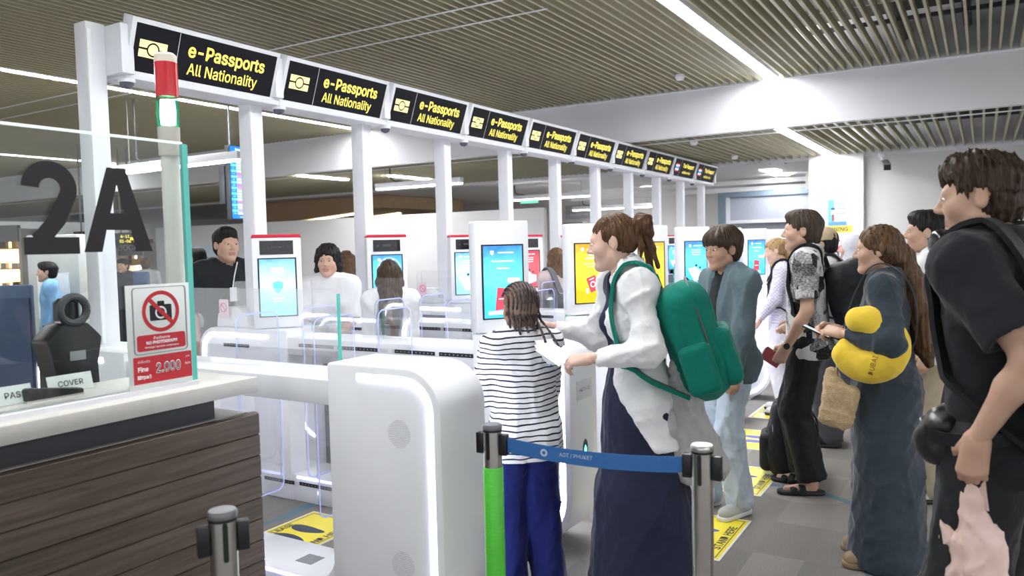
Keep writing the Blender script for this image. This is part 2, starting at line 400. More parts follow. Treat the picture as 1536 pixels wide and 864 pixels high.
# no-photograph notice on the screen
ns = empty('notice_board', (1.6, 2.325, 1.15))
bdm = mat('acrylic_white', (0.72, 0.76, 0.74), 0.3, var=0.02)
X0, X1, Z0, Z1 = 1.478, 1.708, 1.168, 1.505
MB().box(X0, X1, 2.322, 2.327, Z0, Z1).build('board', bdm, ns, bevel=0.001)
def fr(x): return X0+(X1-X0)*x
def fz_(t): return Z0+(Z1-Z0)*t
Yp = 2.3212
def rrect(x0, x1, z0, z1, r, n=5):
    return arc(x1-r, z1-r, r, 0, 90, n)+arc(x0+r, z1-r, r, 90, 180, n)+arc(x0+r, z0+r, r, 180, 270, n)+arc(x1-r, z0+r, r, 270, 360, n)
def plate(name, poly, y, m, par, th=0.0004): return MB().prism(poly, lambda u, v, w_: (u, w_, v), y, y-th).build(name, m, par)
def ringplate(name, po, pi_, y, m, par):
    n = len(po); return MB().add([(u, y, v) for u, v in po]+[(u, y, v) for u, v in pi_], [(i, (i+1) % n, n+(i+1) % n, n+i) for i in range(n)]).build(name, m, par)
ringplate('border', rrect(fr(.08), fr(.94), fz_(.33), fz_(.975), .012), rrect(fr(.10), fr(.92), fz_(.337), fz_(.968), .010), Yp, grey, ns)
cxn, czn = fr(.52), fz_(.735)
MB().disc((cxn, Yp-0.0012, czn), (1, 0, 0), (0, 0, 1), 0.068, 40, 0.055).build('prohibition_ring', redp, ns)
plate('camera_icon', rrect(cxn-0.040, cxn+0.040, czn-0.030, czn+0.022, .005), Yp, blackv, ns)
plate('camera_icon', rrect(cxn-0.012, cxn+0.014, czn+0.02, czn+0.034, .004), Yp, blackv, ns)
MB().disc((cxn, Yp-0.0008, czn-0.004), (1, 0, 0), (0, 0, 1), 0.021, 28, 0.015).build('lens_icon', whitet, ns)
dsl = 0.7071
MB().obox((cxn, Yp-0.0012, czn), (0.058*dsl, 0, -0.058*dsl), (0.007*dsl, 0, 0.007*dsl), (0, 0.0003, 0)).build('prohibition_bar', redp, ns)
plate('red_panel', rrect(fr(.13), fr(.90), fz_(.36), fz_(.515), .008), Yp, redp, ns)
text('lettering', 'ห้ามถ่ายภาพ', (fr(.515), Yp-0.001, fz_(.478)), (1, 0, 0), (0, 0, 1), 0.018, whitet, ns, bold=0.01)
text('lettering', 'NO PHOTOGRAPH', (fr(.515), Yp-0.001, fz_(.437)), (1, 0, 0), (0, 0, 1), 0.0185, whitet, ns, bold=0.03)
text('lettering', 'Фотографировать запрещено', (fr(.515), Yp-0.001, fz_(.395)), (1, 0, 0), (0, 0, 1), 0.0125, whitet, ns, bold=0.01)
plate('fine_panel', rrect(fr(.06), fr(.99), fz_(.05), fz_(.31), .002), Yp, redp, ns)
text('lettering', '2.000', (fr(.60), Yp-0.001, fz_(.185)), (1, 0, 0), (0, 0, 1), 0.060, whitet, ns, bold=0.03, sx=0.78)
text('lettering', '2.000', (fr(.60), Yp-0.0016, fz_(.185)), (1, 0, 0), (0, 0, 1), 0.060, blackv, ns, bold=0.0, sx=0.78)
text('lettering', 'Fine', (fr(.20), Yp-0.001, fz_(.19)), (1, 0, 0), (0, 0, 1), 0.027, whitet, ns, bold=0.03)
text('lettering', 'ฝ่าฝืนปรับ', (fr(.22), Yp-0.001, fz_(.262)), (1, 0, 0), (0, 0, 1), 0.016, whitet, ns)
text('lettering', 'Штраф', (fr(.22), Yp-0.001, fz_(.115)), (1, 0, 0), (0, 0, 1), 0.022, whitet, ns, bold=0.03)
text('lettering', 'บาท', (fr(.92), Yp-0.001, fz_(.26)), (1, 0, 0), (0, 0, 1), 0.014, whitet, ns)
text('lettering', 'Baht', (fr(.92), Yp-0.001, fz_(.19)), (1, 0, 0), (0, 0, 1), 0.015, whitet, ns)
tag(adopt(ns), 'no photograph notice with red prohibition ring and 2.000 fine on glass screen', 'notice')

# signal tower
st = empty('signal_tower', (1.765, 2.47, 1.15))
c0 = (1.765, 2.47, 0)
MB().lathe([(0.038, 1.15), (0.038, 1.17), (0.031, 1.175), (0.031, 1.95)], c0, 20).build('pole', mat('tower_pole', (0.62, 0.61, 0.55), 0.4), st, smooth=True)
MB().lathe([(0.036, 1.95), (0.037, 2.05)], c0, 20).build('body', mat('tower_body', (0.46, 0.44, 0.38), 0.4), st, smooth=True)
gm = mat('green_lens', (0.05, 0.8, 0.42), 0.2, emis=2.2, var=0.0)
MB().lathe([(0.038, 2.05), (0.038, 2.155)], c0, 20).build('green_lens', gm, st, smooth=True)
MB().lathe([(0.024, 2.06), (0.027, 2.10), (0.024, 2.145)], c0, 16).build('lamp_core', mat('green_core', (0.75, 1.0, 0.9), 0.2, emis=12, var=0), st, smooth=True)
gl = glassmat('green_shell', (0.35, 1.0, 0.7), 0.5)
MB().lathe([(0.0385, 2.155), (0.0385, 2.275)], c0, 20).build('red_lens', mat('red_lens', (0.42, 0.012, 0.02), 0.2, var=0.05, emis=0.03), st, smooth=True)
MB().lathe([(0.038, 2.275), (0.037, 2.30), (0.028, 2.308)], c0, 20).build('cap', mat('tower_cap', (0.55, 0.5, 0.42), 0.4), st, smooth=True)
tag(adopt(st), 'signal tower with red lens above lit green lens on the counter', 'signal light')
# make the green lens a tinted shell so the lit core shows through
for o in kids(st):
    if o.name.startswith('green_lens'): o.data.materials[0] = gl

# ================================================================ e-gates
NG = 10; GX0, GP = 2.55, 1.1
gate_lbl = 'white electronic passport gate with glowing rounded edge strips in the gate row'
W = 0.16
def yz(u, v, w_): return (w_, u, v)
def make_gate():
    root = empty('passport_gate', (GX0, 3.2, 0))
    prof = [(2.37, 1.13)] + arc(1.95, 0.96, 0.17, 90, 180, 8) + arc(2.06, 0.30, 0.28, 180, 262, 8) + [(2.37, 0.02)]
    MB().prism(prof, yz, -W, W).build('front_pedestal', white, root, bevel=0.012)
    # edge strips on both flanks
    outer = [(2.20, 1.095)] + arc(1.95, 0.96, 0.135, 90, 180, 8) + arc(2.06, 0.30, 0.245, 180, 255, 8)
    inner = [(2.20, 1.068)] + arc(1.95, 0.96, 0.108, 90, 180, 8) + arc(2.06, 0.30, 0.218, 180, 255, 8)
    for sgn in (-1, 1):
        MB().strip([yz(u, v, sgn*(W+0.002)) for u, v in outer], [yz(u, v, sgn*(W+0.002)) for u, v in inner]).build('light_strip', stripm, root)
    # plinth with a fillet up to the pedestal
    pp = [(2.0, 0.0), (4.6, 0.0), (4.6, 0.17), (2.50, 0.17)] + [(2.37+0.13-0.13*math.sin(R(a)), 0.30-0.13*math.cos(R(a))) for a in range(10, 91, 16)] + [(2.30, 0.30), (2.0, 0.1)]
    MB().prism(pp, yz, -W+0.01, W-0.01).build('plinth', white, root, bevel=0.006)
    MB().box(-0.05, 0.04, 2.62, 2.72, 0.170, 0.1715).build('floor_vent', grey, root)
    MB().box(-W+0.01, W-0.01, 2.36, 3.85, 0.945, 1.055).build('top_beam', white, root, bevel=0.008)
    rp = [(3.80, 0.0), (4.62, 0.0)] + [(4.66, 0.06)] + arc(4.50, 0.94, 0.16, 0, 90, 8) + [(3.80, 1.10)]
    MB().prism(rp, yz, -W, W).build('rear_body', white, root, bevel=0.010)
    o2 = [(3.98, 1.065)] + arc(4.50, 0.94, 0.128, 90, 0, 8) + [(4.628, 0.25)]
    i2 = [(3.98, 1.04)] + arc(4.50, 0.94, 0.103, 90, 0, 8) + [(4.603, 0.25)]
    for sgn in (-1, 1):
        MB().strip([yz(u, v, sgn*(W+0.002)) for u, v in o2], [yz(u, v, sgn*(W+0.002)) for u, v in i2]).build('light_strip', stripm, root)
        MB().box(sgn*W-0.002, sgn*W+0.002, 3.86, 4.12, 0.22, 0.90).build('access_panel', white2, root, bevel=0.001)
        MB().box(sgn*W-0.003, sgn*W+0.003, 4.22, 4.46, 0.55, 0.86).build('access_panel', white2, root, bevel=0.001)
        MB().box(sgn*(W+0.004)-0.002, sgn*(W+0.004)+0.002, 4.0, 4.02, 0.77, 0.87).build('lock_plate', mat('lock_blue_grey', (0.45, 0.5, 0.6), 0.4), root)
        # sensor strips
        m = MB(); d = MB()
        for (a, b_, zz) in ((2.34, 2.60, 1.01), (2.63, 2.92, 1.01), (3.05, 3.37, 1.01), (3.40, 3.70, 1.01), (3.44, 3.74, 0.118), (3.78, 4.05, 0.118), (4.15, 4.40, 0.985)):
            xs = sgn*(W-0.01) if a < 3.78 else sgn*W
            if zz < 0.5: xs = sgn*(W-0.01) if a < 3.78 else sgn*W
            if sgn < 0 and False: pass
            MB().box(xs-0.003, xs+0.003, a, b_, zz-0.011, zz+0.011).build('sensor_strip', blackp, root)
            for q in np.arange(a+0.02, b_-0.01, 0.028): d.disc((xs+sgn*0.0036, q, zz), (0, 1, 0), (0, 0, 1), 0.0042, 8)
        d.build('sensor_eyes', mat('sensor_grey', (0.35, 0.35, 0.4), 0.3), root)['kind'] = 'stuff'
        g = MB()
        for zc in (0.865, 0.33):
            for i in range(-8, 9):
                for j in range(-8, 9):
                    if i*i+j*j <= 70: g.disc((sgn*(W+0.0006), 1.985+i*0.0068, zc+j*0.0068), (0, 1, 0), (0, 0, 1), 0.0019, 6)
        g.build('speaker_grille', mat('grille_grey', (0.36, 0.36, 0.37), 0.5), root)['kind'] = 'stuff'
    for sgn in (-1, 1): MB().box(sgn*(W-0.008)-0.002, sgn*(W-0.008)+0.002, 2.56, 3.76, 0.150, 0.164).build('lane_light', stripv, root)
    # clear barrier panel
    MB().prism(rrect(2.44, 3.72, 1.05, 1.43, 0.03), yz, -0.005, 0.005).build('glass_panel', glassg, root)
    MB().box(-0.006, 0.006, 2.435, 2.445, 1.06, 1.41).build('glass_edge', tealedge, root)
    MB().prism(rrect(4.30, 4.62, 1.09, 1.40, 0.03), yz, 0.115, 0.125).build('glass_panel', glassg, root)
    # swing leaves inside the lane
    for yy in (2.78, 3.34):
        lf = MB().prism(rrect(0.17, 0.46, 0.28, 1.28, 0.05), lambda u, v, w_: (u, w_, v), yy-0.005, yy+0.005).build('swing_leaf', glassg, root)
        po = rrect(0.17, 0.46, 0.28, 1.28, 0.05); pi_ = rrect(0.178, 0.452, 0.288, 1.272, 0.043); n = len(po)
        MB().add([(u, yy-0.006, v) for u, v in po]+[(u, yy-0.006, v) for u, v in pi_], [(i, (i+1) % n, n+(i+1) % n, n+i) for i in range(n)]).build('leaf_edge', violetedge, lf)
        lf = MB().prism(rrect(-0.46, -0.17, 0.28, 1.28, 0.05), lambda u, v, w_: (u, w_, v), yy-0.005, yy+0.005).build('swing_leaf', glassg, root)
        MB().add([(-u, yy-0.006, v) for u, v in po]+[(-u, yy-0.006, v) for u, v in pi_], [(i, (i+1) % n, n+(i+1) % n, n+i) for i in range(n)]).build('leaf_edge', violetedge, lf)
    # passport reader housing on the rear body
    MB().prism([(4.20, 1.10), (4.52, 1.10), (4.50, 1.19), (4.44, 1.235), (4.30, 1.235), (4.22, 1.18)], yz, -0.12, 0.05).build('reader_housing', white, root, bevel=0.008)
    MB().prism(rrect(4.36, 4.45, 1.16, 1.29, 0.01), yz, -0.146, -0.142).build('warning_label', mat('pink_label', (0.85, 0.62, 0.70), 0.4), root)
    MB().disc((-0.1475, 4.405, 1.235), (0, 1, 0), (0, 0, 1), 0.033, 20, 0.027).build('label_ring', mat('pink_red', (0.75, 0.08, 0.18), 0.4), root)
    MB().obox((-0.1475, 4.405, 1.235), (0, 0.02, 0.02), (0, 0.002, -0.002), (0.0003, 0, 0)).build('label_bar', mat('pink_red', (0.75, 0.08, 0.18), 0.4), root)
    # front indicator and number plate
    MB().add([(0.03*math.cos(a), 1.7785, 0.53+0.055*math.sin(a)) for a in np.linspace(0, 2*math.pi, 24, endpoint=False)], [tuple(range(24))]).build('indicator', blackp, root)
    MB().add([(-0.014, 1.7775, 0.515), (0.014, 1.7775, 0.515), (0.014, 1.7775, 0.535), (0.0, 1.7775, 0.555), (-0.014, 1.7775, 0.535)], [(0, 1, 2, 3, 4)]).build('indicator_arrow', mat('indicator_green', (0.1, 0.9, 0.45), 0.3, emis=2.5, var=0), root)
    MB().box(-0.09, 0.09, 1.777, 1.781, 0.80, 0.90).build('number_plate', mat('plate_grey', (0.7, 0.71, 0.74), 0.4), root, bevel=0.001)
    return root
proto = make_gate()
for c in kids(proto):      # prototype built around x=0 : only y needs shifting to the root
    c.data.transform(Matrix.Translation((0, -3.2, 0)))
    for g in kids(c): g.data.transform(Matrix.Translation((0, -3.2, 0)))
gates = [proto] + [copy_tree(proto) for k in range(1, NG)]
for k, g in enumerate(gates):
    g.location.x = GX0+GP*k
    if k == 0:
        for c in list(kids(g)):
            nm = c.name.split('.')[0]
            if nm in ('indicator', 'indicator_arrow', 'number_plate') or (nm in ('swing_leaf', 'sensor_eyes') and c.data.vertices[0].co.x < 0) or (nm == 'sensor_strip' and c.data.vertices[0].co.x < 0 and c.data.vertices[0].co.y < 0.55):
                for q in kids(c): bpy.data.objects.remove(q)
                bpy.data.objects.remove(c)
        tag(g, 'white end gate with perforated speaker grilles standing beside the service desk', 'passport gate', 'passport gates')
    else:
        tag(g, gate_lbl if k > 1 else 'white passport gate that the braided child faces, lettered HKT 0-02', 'passport gate', 'passport gates')
    if k: text('plate_lettering', 'HKT 0-%02d' % (k+1), (0, 1.7762-3.2, 0.85), (1, 0, 0), (0, 0, 1), 0.036, darkgrey, g)

# ================================================================ overhead sign row
posts = []
for k in range(11):
    px_ = 2.555+1.09*k; r_ = empty('sign_post', (px_, 4.22, 0))
    MB().box(px_-0.055, px_+0.055, 4.17, 4.28, 1.10 if k < 10 else 0.0, 2.88 if k == 0 else 2.66).build('column', white2, r_, bevel=0.004)
    MB().box(px_-0.052, px_-0.03, 4.165, 4.17, 1.12, 2.84 if k == 0 else 2.64).build('cover_strip', white, r_)
    MB().box(px_-0.09, px_+0.09, 4.14, 4.31, *((1.10, 1.112) if k < 10 else (0.0, 0.012))).build('foot_plate', white2, r_)
    tag(adopt(r_), ['square white sign post next to the 2A screen, carrying the row end', 'square white post under the row of overhead passport signs'][min(k, 1)], 'post', 'posts of the overhead sign row')
bb, bt = np.array([0, 4.07, 2.605]), np.array([0, 3.965, 2.905])
ud = (bt-bb)/np.linalg.norm(bt-bb); nd = np.array([0, -ud[2], ud[1]])
hgt = np.linalg.norm(bt-bb)
def make_sign(k, thai):
    x0 = 2.65+1.102*k; x1 = x0+1.045; cxm = (x0+x1)/2
    r_ = empty('overhead_sign', (cxm, 4.1, 2.6))
    c = (bb+bt)/2; c = np.array([cxm, c[1], c[2]])
    MB().obox(c-nd*0.045, (0.5225, 0, 0), ud*hgt/2, nd*0.045).build('sign_box', white2, r_, bevel=0.004)
    fwid = 0.495
    MB().obox(c+nd*0.0015, (fwid, 0, 0), ud*(hgt/2-0.027), nd*0.0015).build('face_panel', signblack, r_)
    MB().box(x0, x1+0.055, 4.06, 4.27, 2.585, 2.635).build('soffit', white2, r_, bevel=0.004)
    MB().box(x1-0.005, x1+0.06, 4.02, 4.12, 2.63, 2.89).build('joint_cover', white2, r_)
    P = lambda u, v: c+np.array([u, 0, 0])+ud*v+nd*0.0042
    MB().obox(P(-0.225, 0), (0.0016, 0, 0), ud*(hgt/2-0.03), nd*0.0005).build('divider', whitet, r_)
    if not thai:
        m = MB(); a, b_ = 0.085, 0.047
        ic = P(-0.38, 0.0)
        for (u0_, u1_, v0_, v1_) in ((-a, a, 0.006, b_), (-a, a, -b_, -0.006)): m.obox(ic+np.array([(u0_+u1_)/2, 0, 0])+ud*(v0_+v1_)/2, ((u1_-u0_)/2, 0, 0), ud*(v1_-v0_)/2, nd*0.0004)
        m.build('chip_symbol', yellowp, r_)
        MB().disc(ic+nd*0.001, (1, 0, 0), ud, 0.040, 24, 0.030).build('symbol_ring', signblack, r_)
        MB().disc(ic+nd*0.001, (1, 0, 0), ud, 0.030, 24).build('symbol_core', yellowp, r_)
        text('lettering', 'e-Passports', P(0.125, 0.047), (1, 0, 0), ud, 0.146, yellowt, r_, bold=0.020, sx=0.95)
        text('lettering', 'All Nationality', P(0.110, -0.060), (1, 0, 0), ud, 0.128, yellowt, r_, bold=0.008, sx=0.89)
    else:
        ic = P(-0.36, 0.0)
        for nm, cc, v0_, v1_ in (('red', (0.6, 0.02, 0.05), -0.06, -0.04), ('white', (0.9, 0.9, 0.9), -0.04, -0.02), ('blue', (0.05, 0.25, 0.8), -0.02, 0.02), ('white', (0.9, 0.9, 0.9), 0.02, 0.04), ('red', (0.6, 0.02, 0.05), 0.04, 0.06)):
            MB().obox(ic+ud*(v0_+v1_)/2, (0.075, 0, 0), ud*(v1_-v0_)/2, nd*0.0004).build('flag_band', mat('flag_'+nm, cc, 0.5, emis=0.5), r_)
        text('lettering', 'Thai Passport', P(0.13, 0.045), (1, 0, 0), ud, 0.122, yellowt, r_, bold=0.018, sx=0.95)
        text('lettering', 'หนังสือเดินทางไทย', P(0.10, -0.06), (1, 0, 0), ud, 0.075, yellowt, r_, bold=0.01)
    # dome camera under the left corner
    d = MB().lathe([(0.045, 2.585), (0.045, 2.572), (0.044, 2.565)], (x0+0.03, 4.10, 0), 16).build('camera_base', white2, r_, smooth=True)
    MB().lathe([(0.038, 2.566), (0.036, 2.552), (0.027, 2.539), (0.012, 2.532), (0.002, 2.531)], (x0+0.03, 4.10, 0), 16).build('camera_dome', mat('smoked_dome', (0.10, 0.10, 0.14), 0.08, var=0.05, coat=0.5), d, smooth=True)
    if k == 0:
        MB().box(x0-0.045, x0+0.03, 4.02, 4.24, 2.60, 2.87).build('end_bracket', white2, r_, bevel=0.004)
    return adopt(r_)
for k in range(10):
    s = make_sign(k, k >= 8)
    if k < 8: tag(s, 'black overhead sign reading e-Passports All Nationality in yellow', 'sign', 'e-Passports overhead signs')
    else: tag(s, 'black overhead sign reading Thai Passport beside a small striped flag', 'sign', 'Thai Passport overhead signs')

# ================================================================ kiosks
def screen_mat(name, top, bot, mid=None, st=1.0):
    m = mat(name, (0.02, 0.02, 0.02), 0.15, var=0)
    nt, b = nodes_of(m)
    tc = nt.nodes.new('ShaderNodeTexCoord'); sp = nt.nodes.new('ShaderNodeSeparateXYZ'); nt.links.new(tc.outputs['Object'], sp.inputs[0])
    mr = nt.nodes.new('ShaderNodeMapRange'); mr.inputs['From Min'].default_value = 0.14; mr.inputs['From Max'].default_value = 0.50
    nz = nt.nodes.new('ShaderNodeTexNoise'); nz.inputs['Scale'].default_value = 7; nz.inputs['Distortion'].default_value = 1.5; nt.links.new(tc.outputs['Object'], nz.inputs['Vector'])
    ma = nt.nodes.new('ShaderNodeMath'); ma.operation = 'MULTIPLY_ADD'; ma.inputs[1].default_value = 0.14; nt.links.new(nz.outputs['Fac'], ma.inputs[0]); nt.links.new(sp.outputs['Z'], ma.inputs[2])
    sb = nt.nodes.new('ShaderNodeMath'); sb.operation = 'SUBTRACT'; sb.inputs[1].default_value = 0.07; nt.links.new(ma.outputs[0], sb.inputs[0])
    nt.links.new(sb.outputs[0], mr.inputs['Value'])
    rp = nt.nodes.new('ShaderNodeValToRGB'); e = rp.color_ramp.elements; e[0].color = (*bot, 1); e[1].color = (*top, 1)
    if mid: q = e.new(0.45); q.color = (*mid, 1)
    nt.links.new(mr.outputs[0], rp.inputs[0]); nt.links.new(rp.outputs[0], b.inputs['Emission Color']); b.inputs['Emission Strength'].default_value = st
    return m
scrblue = screen_mat('screen_blue', (0.02, 0.12, 0.55), (0.03, 0.45, 0.85), (0.12, 0.72, 0.98))
scramber = screen_mat('screen_amber', (0.45, 0.23, 0.02), (0.75, 0.42, 0.01), (1.0, 0.72, 0.05))
scrred = screen_mat('screen_red', (0.25, 0.02, 0.05), (0.55, 0.05, 0.08), (0.65, 0.10, 0.12))
scrcyan = screen_mat('screen_cyan', (0.03, 0.22, 0.6), (0.25, 0.65, 0.9), (0.5, 0.9, 1.0))
scrtxt = mat('screen_white', (0.95, 0.97, 1.0), 0.4, emis=1.0, var=0)
scrpass = mat('screen_passport_red', (0.6, 0.05, 0.08), 0.4, emis=0.45, var=0)
scrsh = mat('screen_pale_blue', (0.6, 0.85, 1.0), 0.4, emis=0.6, var=0)
def make_kiosk(X, Y, kind, scr, red):
    """local frame: front faces -Y, base at z=0"""
    r_ = empty('passport_kiosk', (X, Y, 1.101 if red else 1.131))
    r_.rotation_euler = (0, 0, R(-38) if not red else R(-40))
    MB().prism(rrect(-0.155, 0.155, 0.005, 0.61 if not red else 0.595, 0.014), lambda u, v, w_: (u, w_, v), -0.05, 0.06).build('housing', white, r_, bevel=0.006)
    MB().box(-0.10, 0.10, -0.02, 0.05, 0.0, 0.02).build('mount', grey, r_)
    if red:
        MB().prism([(-0.158, 0.595), (0.158, 0.595), (0.150, 0.616), (-0.150, 0.616)], lambda u, v, w_: (u, w_, v), -0.054, 0.064).build('red_cap', redcap, r_, bevel=0.003)
        MB().box(-0.105, 0.105, -0.053, -0.049, 0.485, 0.575).build('camera_window', mat('smoked_glass', (0.012, 0.012, 0.014), 0.08, coat=0.5), r_)
        cw = MB()
        for u in (-0.07, 0.07): cw.disc((u, -0.0535, 0.53), (1, 0, 0), (0, 0, 1), 0.008, 14)
        cw.box(-0.035, 0.035, -0.0545, -0.0533, 0.525, 0.540); cw.build('camera_lens', darkgrey, r_)
        z0, z1 = 0.085, 0.455
    else:
        z0, z1 = 0.085, 0.475
    MB().box(-0.122, 0.122, -0.054, -0.049, z0-0.008, z1+0.008).build('bezel', blackp, r_, bevel=0.002)
    sc = MB().box(-0.112, 0.112, -0.0560, -0.0538, z0, z1).build('screen', scr, r_)
    f_ = -0.0566; hz = z1-z0
    def t(s, u, v, size, bold=0.02, al='CENTER'): text('screen_lettering', s, (u, f_, z0+hz*v), (1, 0, 0), (0, 0, 1), size, scrtxt, sc, al, bold=bold)
    def shield(u, v, s): MB().add([(u+a*s, f_, z0+hz*v+b_*s) for a, b_ in ((-1, 1), (0, 1.25), (1, 1), (1, -0.1), (0.5, -0.9), (0, -1.3), (-0.5, -0.9), (-1, -0.1))], [tuple(range(8))]).build('shield_icon', scrtxt, sc)
    if kind == 'shield':
        MB().prism(rrect(-0.035, 0.035, z0+hz*.76, z0+hz*.85, .003), lambda u, v, w_: (u, w_, v), f_, f_-0.0003).build('badge', scrtxt, sc)
        s2_ = MB().add([(a*0.043, f_, z0+hz*.5+b_*0.05) for a, b_ in ((-1, .8), (0, 1.05), (1, .8), (0.9, -0.1), (0.45, -0.7), (0, -1.1), (-0.45, -0.7), (-0.9, -0.1))], [tuple(range(8))]).build('shield_icon', scrsh, sc)
        MB().add([(a*0.034, f_-0.0004, z0+hz*.5+b_*0.040) for a, b_ in ((-1, .8), (0, 1.05), (1, .8), (0.9, -0.1), (0.45, -0.7), (0, -1.1), (-0.45, -0.7), (-0.9, -0.1))], [tuple(range(8))]).build('shield_field', scrblue, sc)
        t('IMMIGRATION', 0, .505, 0.0115, .03)
        t('WELCOME TO', 0, .305, 0.016); t('THAILAND', 0, .255, 0.015)
    else:
        shield(-0.062, .905, 0.010); t('PASSPORT CONTROL', 0.018, .905, 0.0125, .03)
        if kind == 'passport_blue':
            t('Сканирование паспорта', 0, .79, 0.0155, .03); t('продолжается', 0, .69, 0.0145, .03)
            MB().add([(-0.05, f_, z0+0.04), (0.03, f_, z0+0.05), (0.035, f_, z0+0.155), (-0.035, f_, z0+0.165)], [(0, 1, 2, 3)]).build('passport_icon', scrpass, sc)
            MB().prism(rrect(-0.028, 0.018, z0+0.10, z0+0.105, .002), lambda u, v, w_: (u, w_, v), f_-0.0002, f_-0.0005).build('passport_mark', scrtxt, sc)
            MB().prism(rrect(-0.09, 0.05, z0+0.018, z0+0.038, .004), lambda u, v, w_: (u, w_, v), f_, f_-0.0003).build('tray_icon', scrsh, sc)
            MB().prism(rrect(0.025, 0.095, z0+0.19, z0+0.215, .004), lambda u, v, w_: (u, w_, v), f_, f_-0.0003).build('badge', scrtxt, sc)
        elif kind == 'passport_amber':
            t('WAIT...', 0, .81, 0.016, .03); t('PROCESSING', 0, .755, 0.017, .03); t('Please do not remove your passport', 0, .665, 0.0095); t('from the reader', 0, .615, 0.0095)
            ca, sa = math.cos(R(20)), math.sin(R(20))
            q = lambda a, b_: (0.012+a*ca-b_*sa, f_-0.0002, z0+0.125+a*sa+b_*ca)
            MB().add([q(-0.035, -0.05), q(0.035, -0.05), q(0.035, 0.05), q(-0.035, 0.05)], [(0, 1, 2, 3)]).build('passport_icon', scrpass, sc)
            MB().disc((0.012, f_-0.0006, z0+0.122), (1, 0, 0), (0, 0, 1), 0.020, 20, 0.014).build('globe_icon', scrtxt, sc)
            text('screen_lettering', 'PASSPORT', (0.002, f_-0.0006, z0+0.157), (ca, 0, sa), (-sa, 0, ca), 0.011, scrtxt, sc, bold=.03)
            MB().disc((-0.03, f_-0.0006, z0+0.07), (1, 0, 0), (0, 0, 1), 0.009, 14).disc((-0.03, f_-0.0006, z0+0.087), (1, 0, 0), (0, 0, 1), 0.009, 14).build('finger_icon', scrtxt, sc)
        else:
            t('Place your passport', 0, .81, 0.0145, .03); t('open on the reader', 0, .755, 0.0145, .03); t('photo page down', 0, .70, 0.0145, .03)
            MB().add([(-0.085, f_, z0+0.15), (-0.02, f_, z0+0.03), (0.07, f_, z0+0.06), (0.075, f_, z0+0.12), (0.03, f_, z0+0.13), (-0.005, f_, z0+0.16), (-0.05, f_, z0+0.15)], [tuple(range(7))]).build('reader_icon', scrtxt, sc)
            d_ = mat('screen_dark', (0.02, 0.04, 0.08), 0.5)
            MB().disc((0.0, f_-0.0004, z0+0.175), (1, 0, 0), (0, 0, 1), 0.012, 14).disc((0.04, f_-0.0004, z0+0.155), (1, 0, 0), (0, 0, 1), 0.010, 14).build('head_icon', d_, sc)
    return r_
front = [('passport_blue', scrblue, 'white kiosk with blue screen showing a red passport, by the braided child'),
         ('passport_amber', scramber, 'white kiosk with amber screen showing a tilted red passport booklet'),
         ('passport_amber', scramber, 'white kiosk with amber screen seen beside the red-brown hair bun'),
         ('reader', scrblue, 'white kiosk with blue screen of a reader, behind the young man in grey jacket'),
         ('reader', scrblue, 'white kiosk with blue screen hidden behind the dark-haired young man'),
         ('passport_blue', scrblue, 'white kiosk with blue screen beside the man in patterned shirt'),
         ('passport_amber', scramber, 'white kiosk with amber screen behind the blonde woman'),
         ('reader', scrblue, 'white kiosk with blue screen near the far end of the row')]
for k, (kd, sc_, lb) in enumerate(front):
    tag(make_kiosk(3.63+1.11*k, 2.27, kd, sc_, False), lb, 'kiosk', 'entry kiosks')
rear = [('shield', scrcyan, 'red-capped kiosk with pale blue shield screen beside the man in black shirt'),
        ('passport_blue', scrblue, 'red-capped kiosk with blue screen behind the long-haired woman'),
        ('reader', scrcyan, 'red-capped kiosk with pale blue screen left of the braided child'),
        ('reader', scrred, 'red-capped kiosk with dark red screen, right behind the entry kiosk'),
        ('shield', scrblue, 'red-capped kiosk with blue screen behind the amber entry kiosk'),
        ('shield', scrcyan, 'red-capped kiosk with pale blue screen beyond the teal backpack'),
        ('shield', scrblue, 'red-capped kiosk with blue screen farther along the row'),
        ('reader', scrblue, 'red-capped kiosk with blue screen at the far end of the row')]
for k, (kd, sc_, lb) in enumerate(rear):
    tag(make_kiosk(3.60+1.10*k, 3.98, kd, sc_, True), lb, 'kiosk', 'exit kiosks')

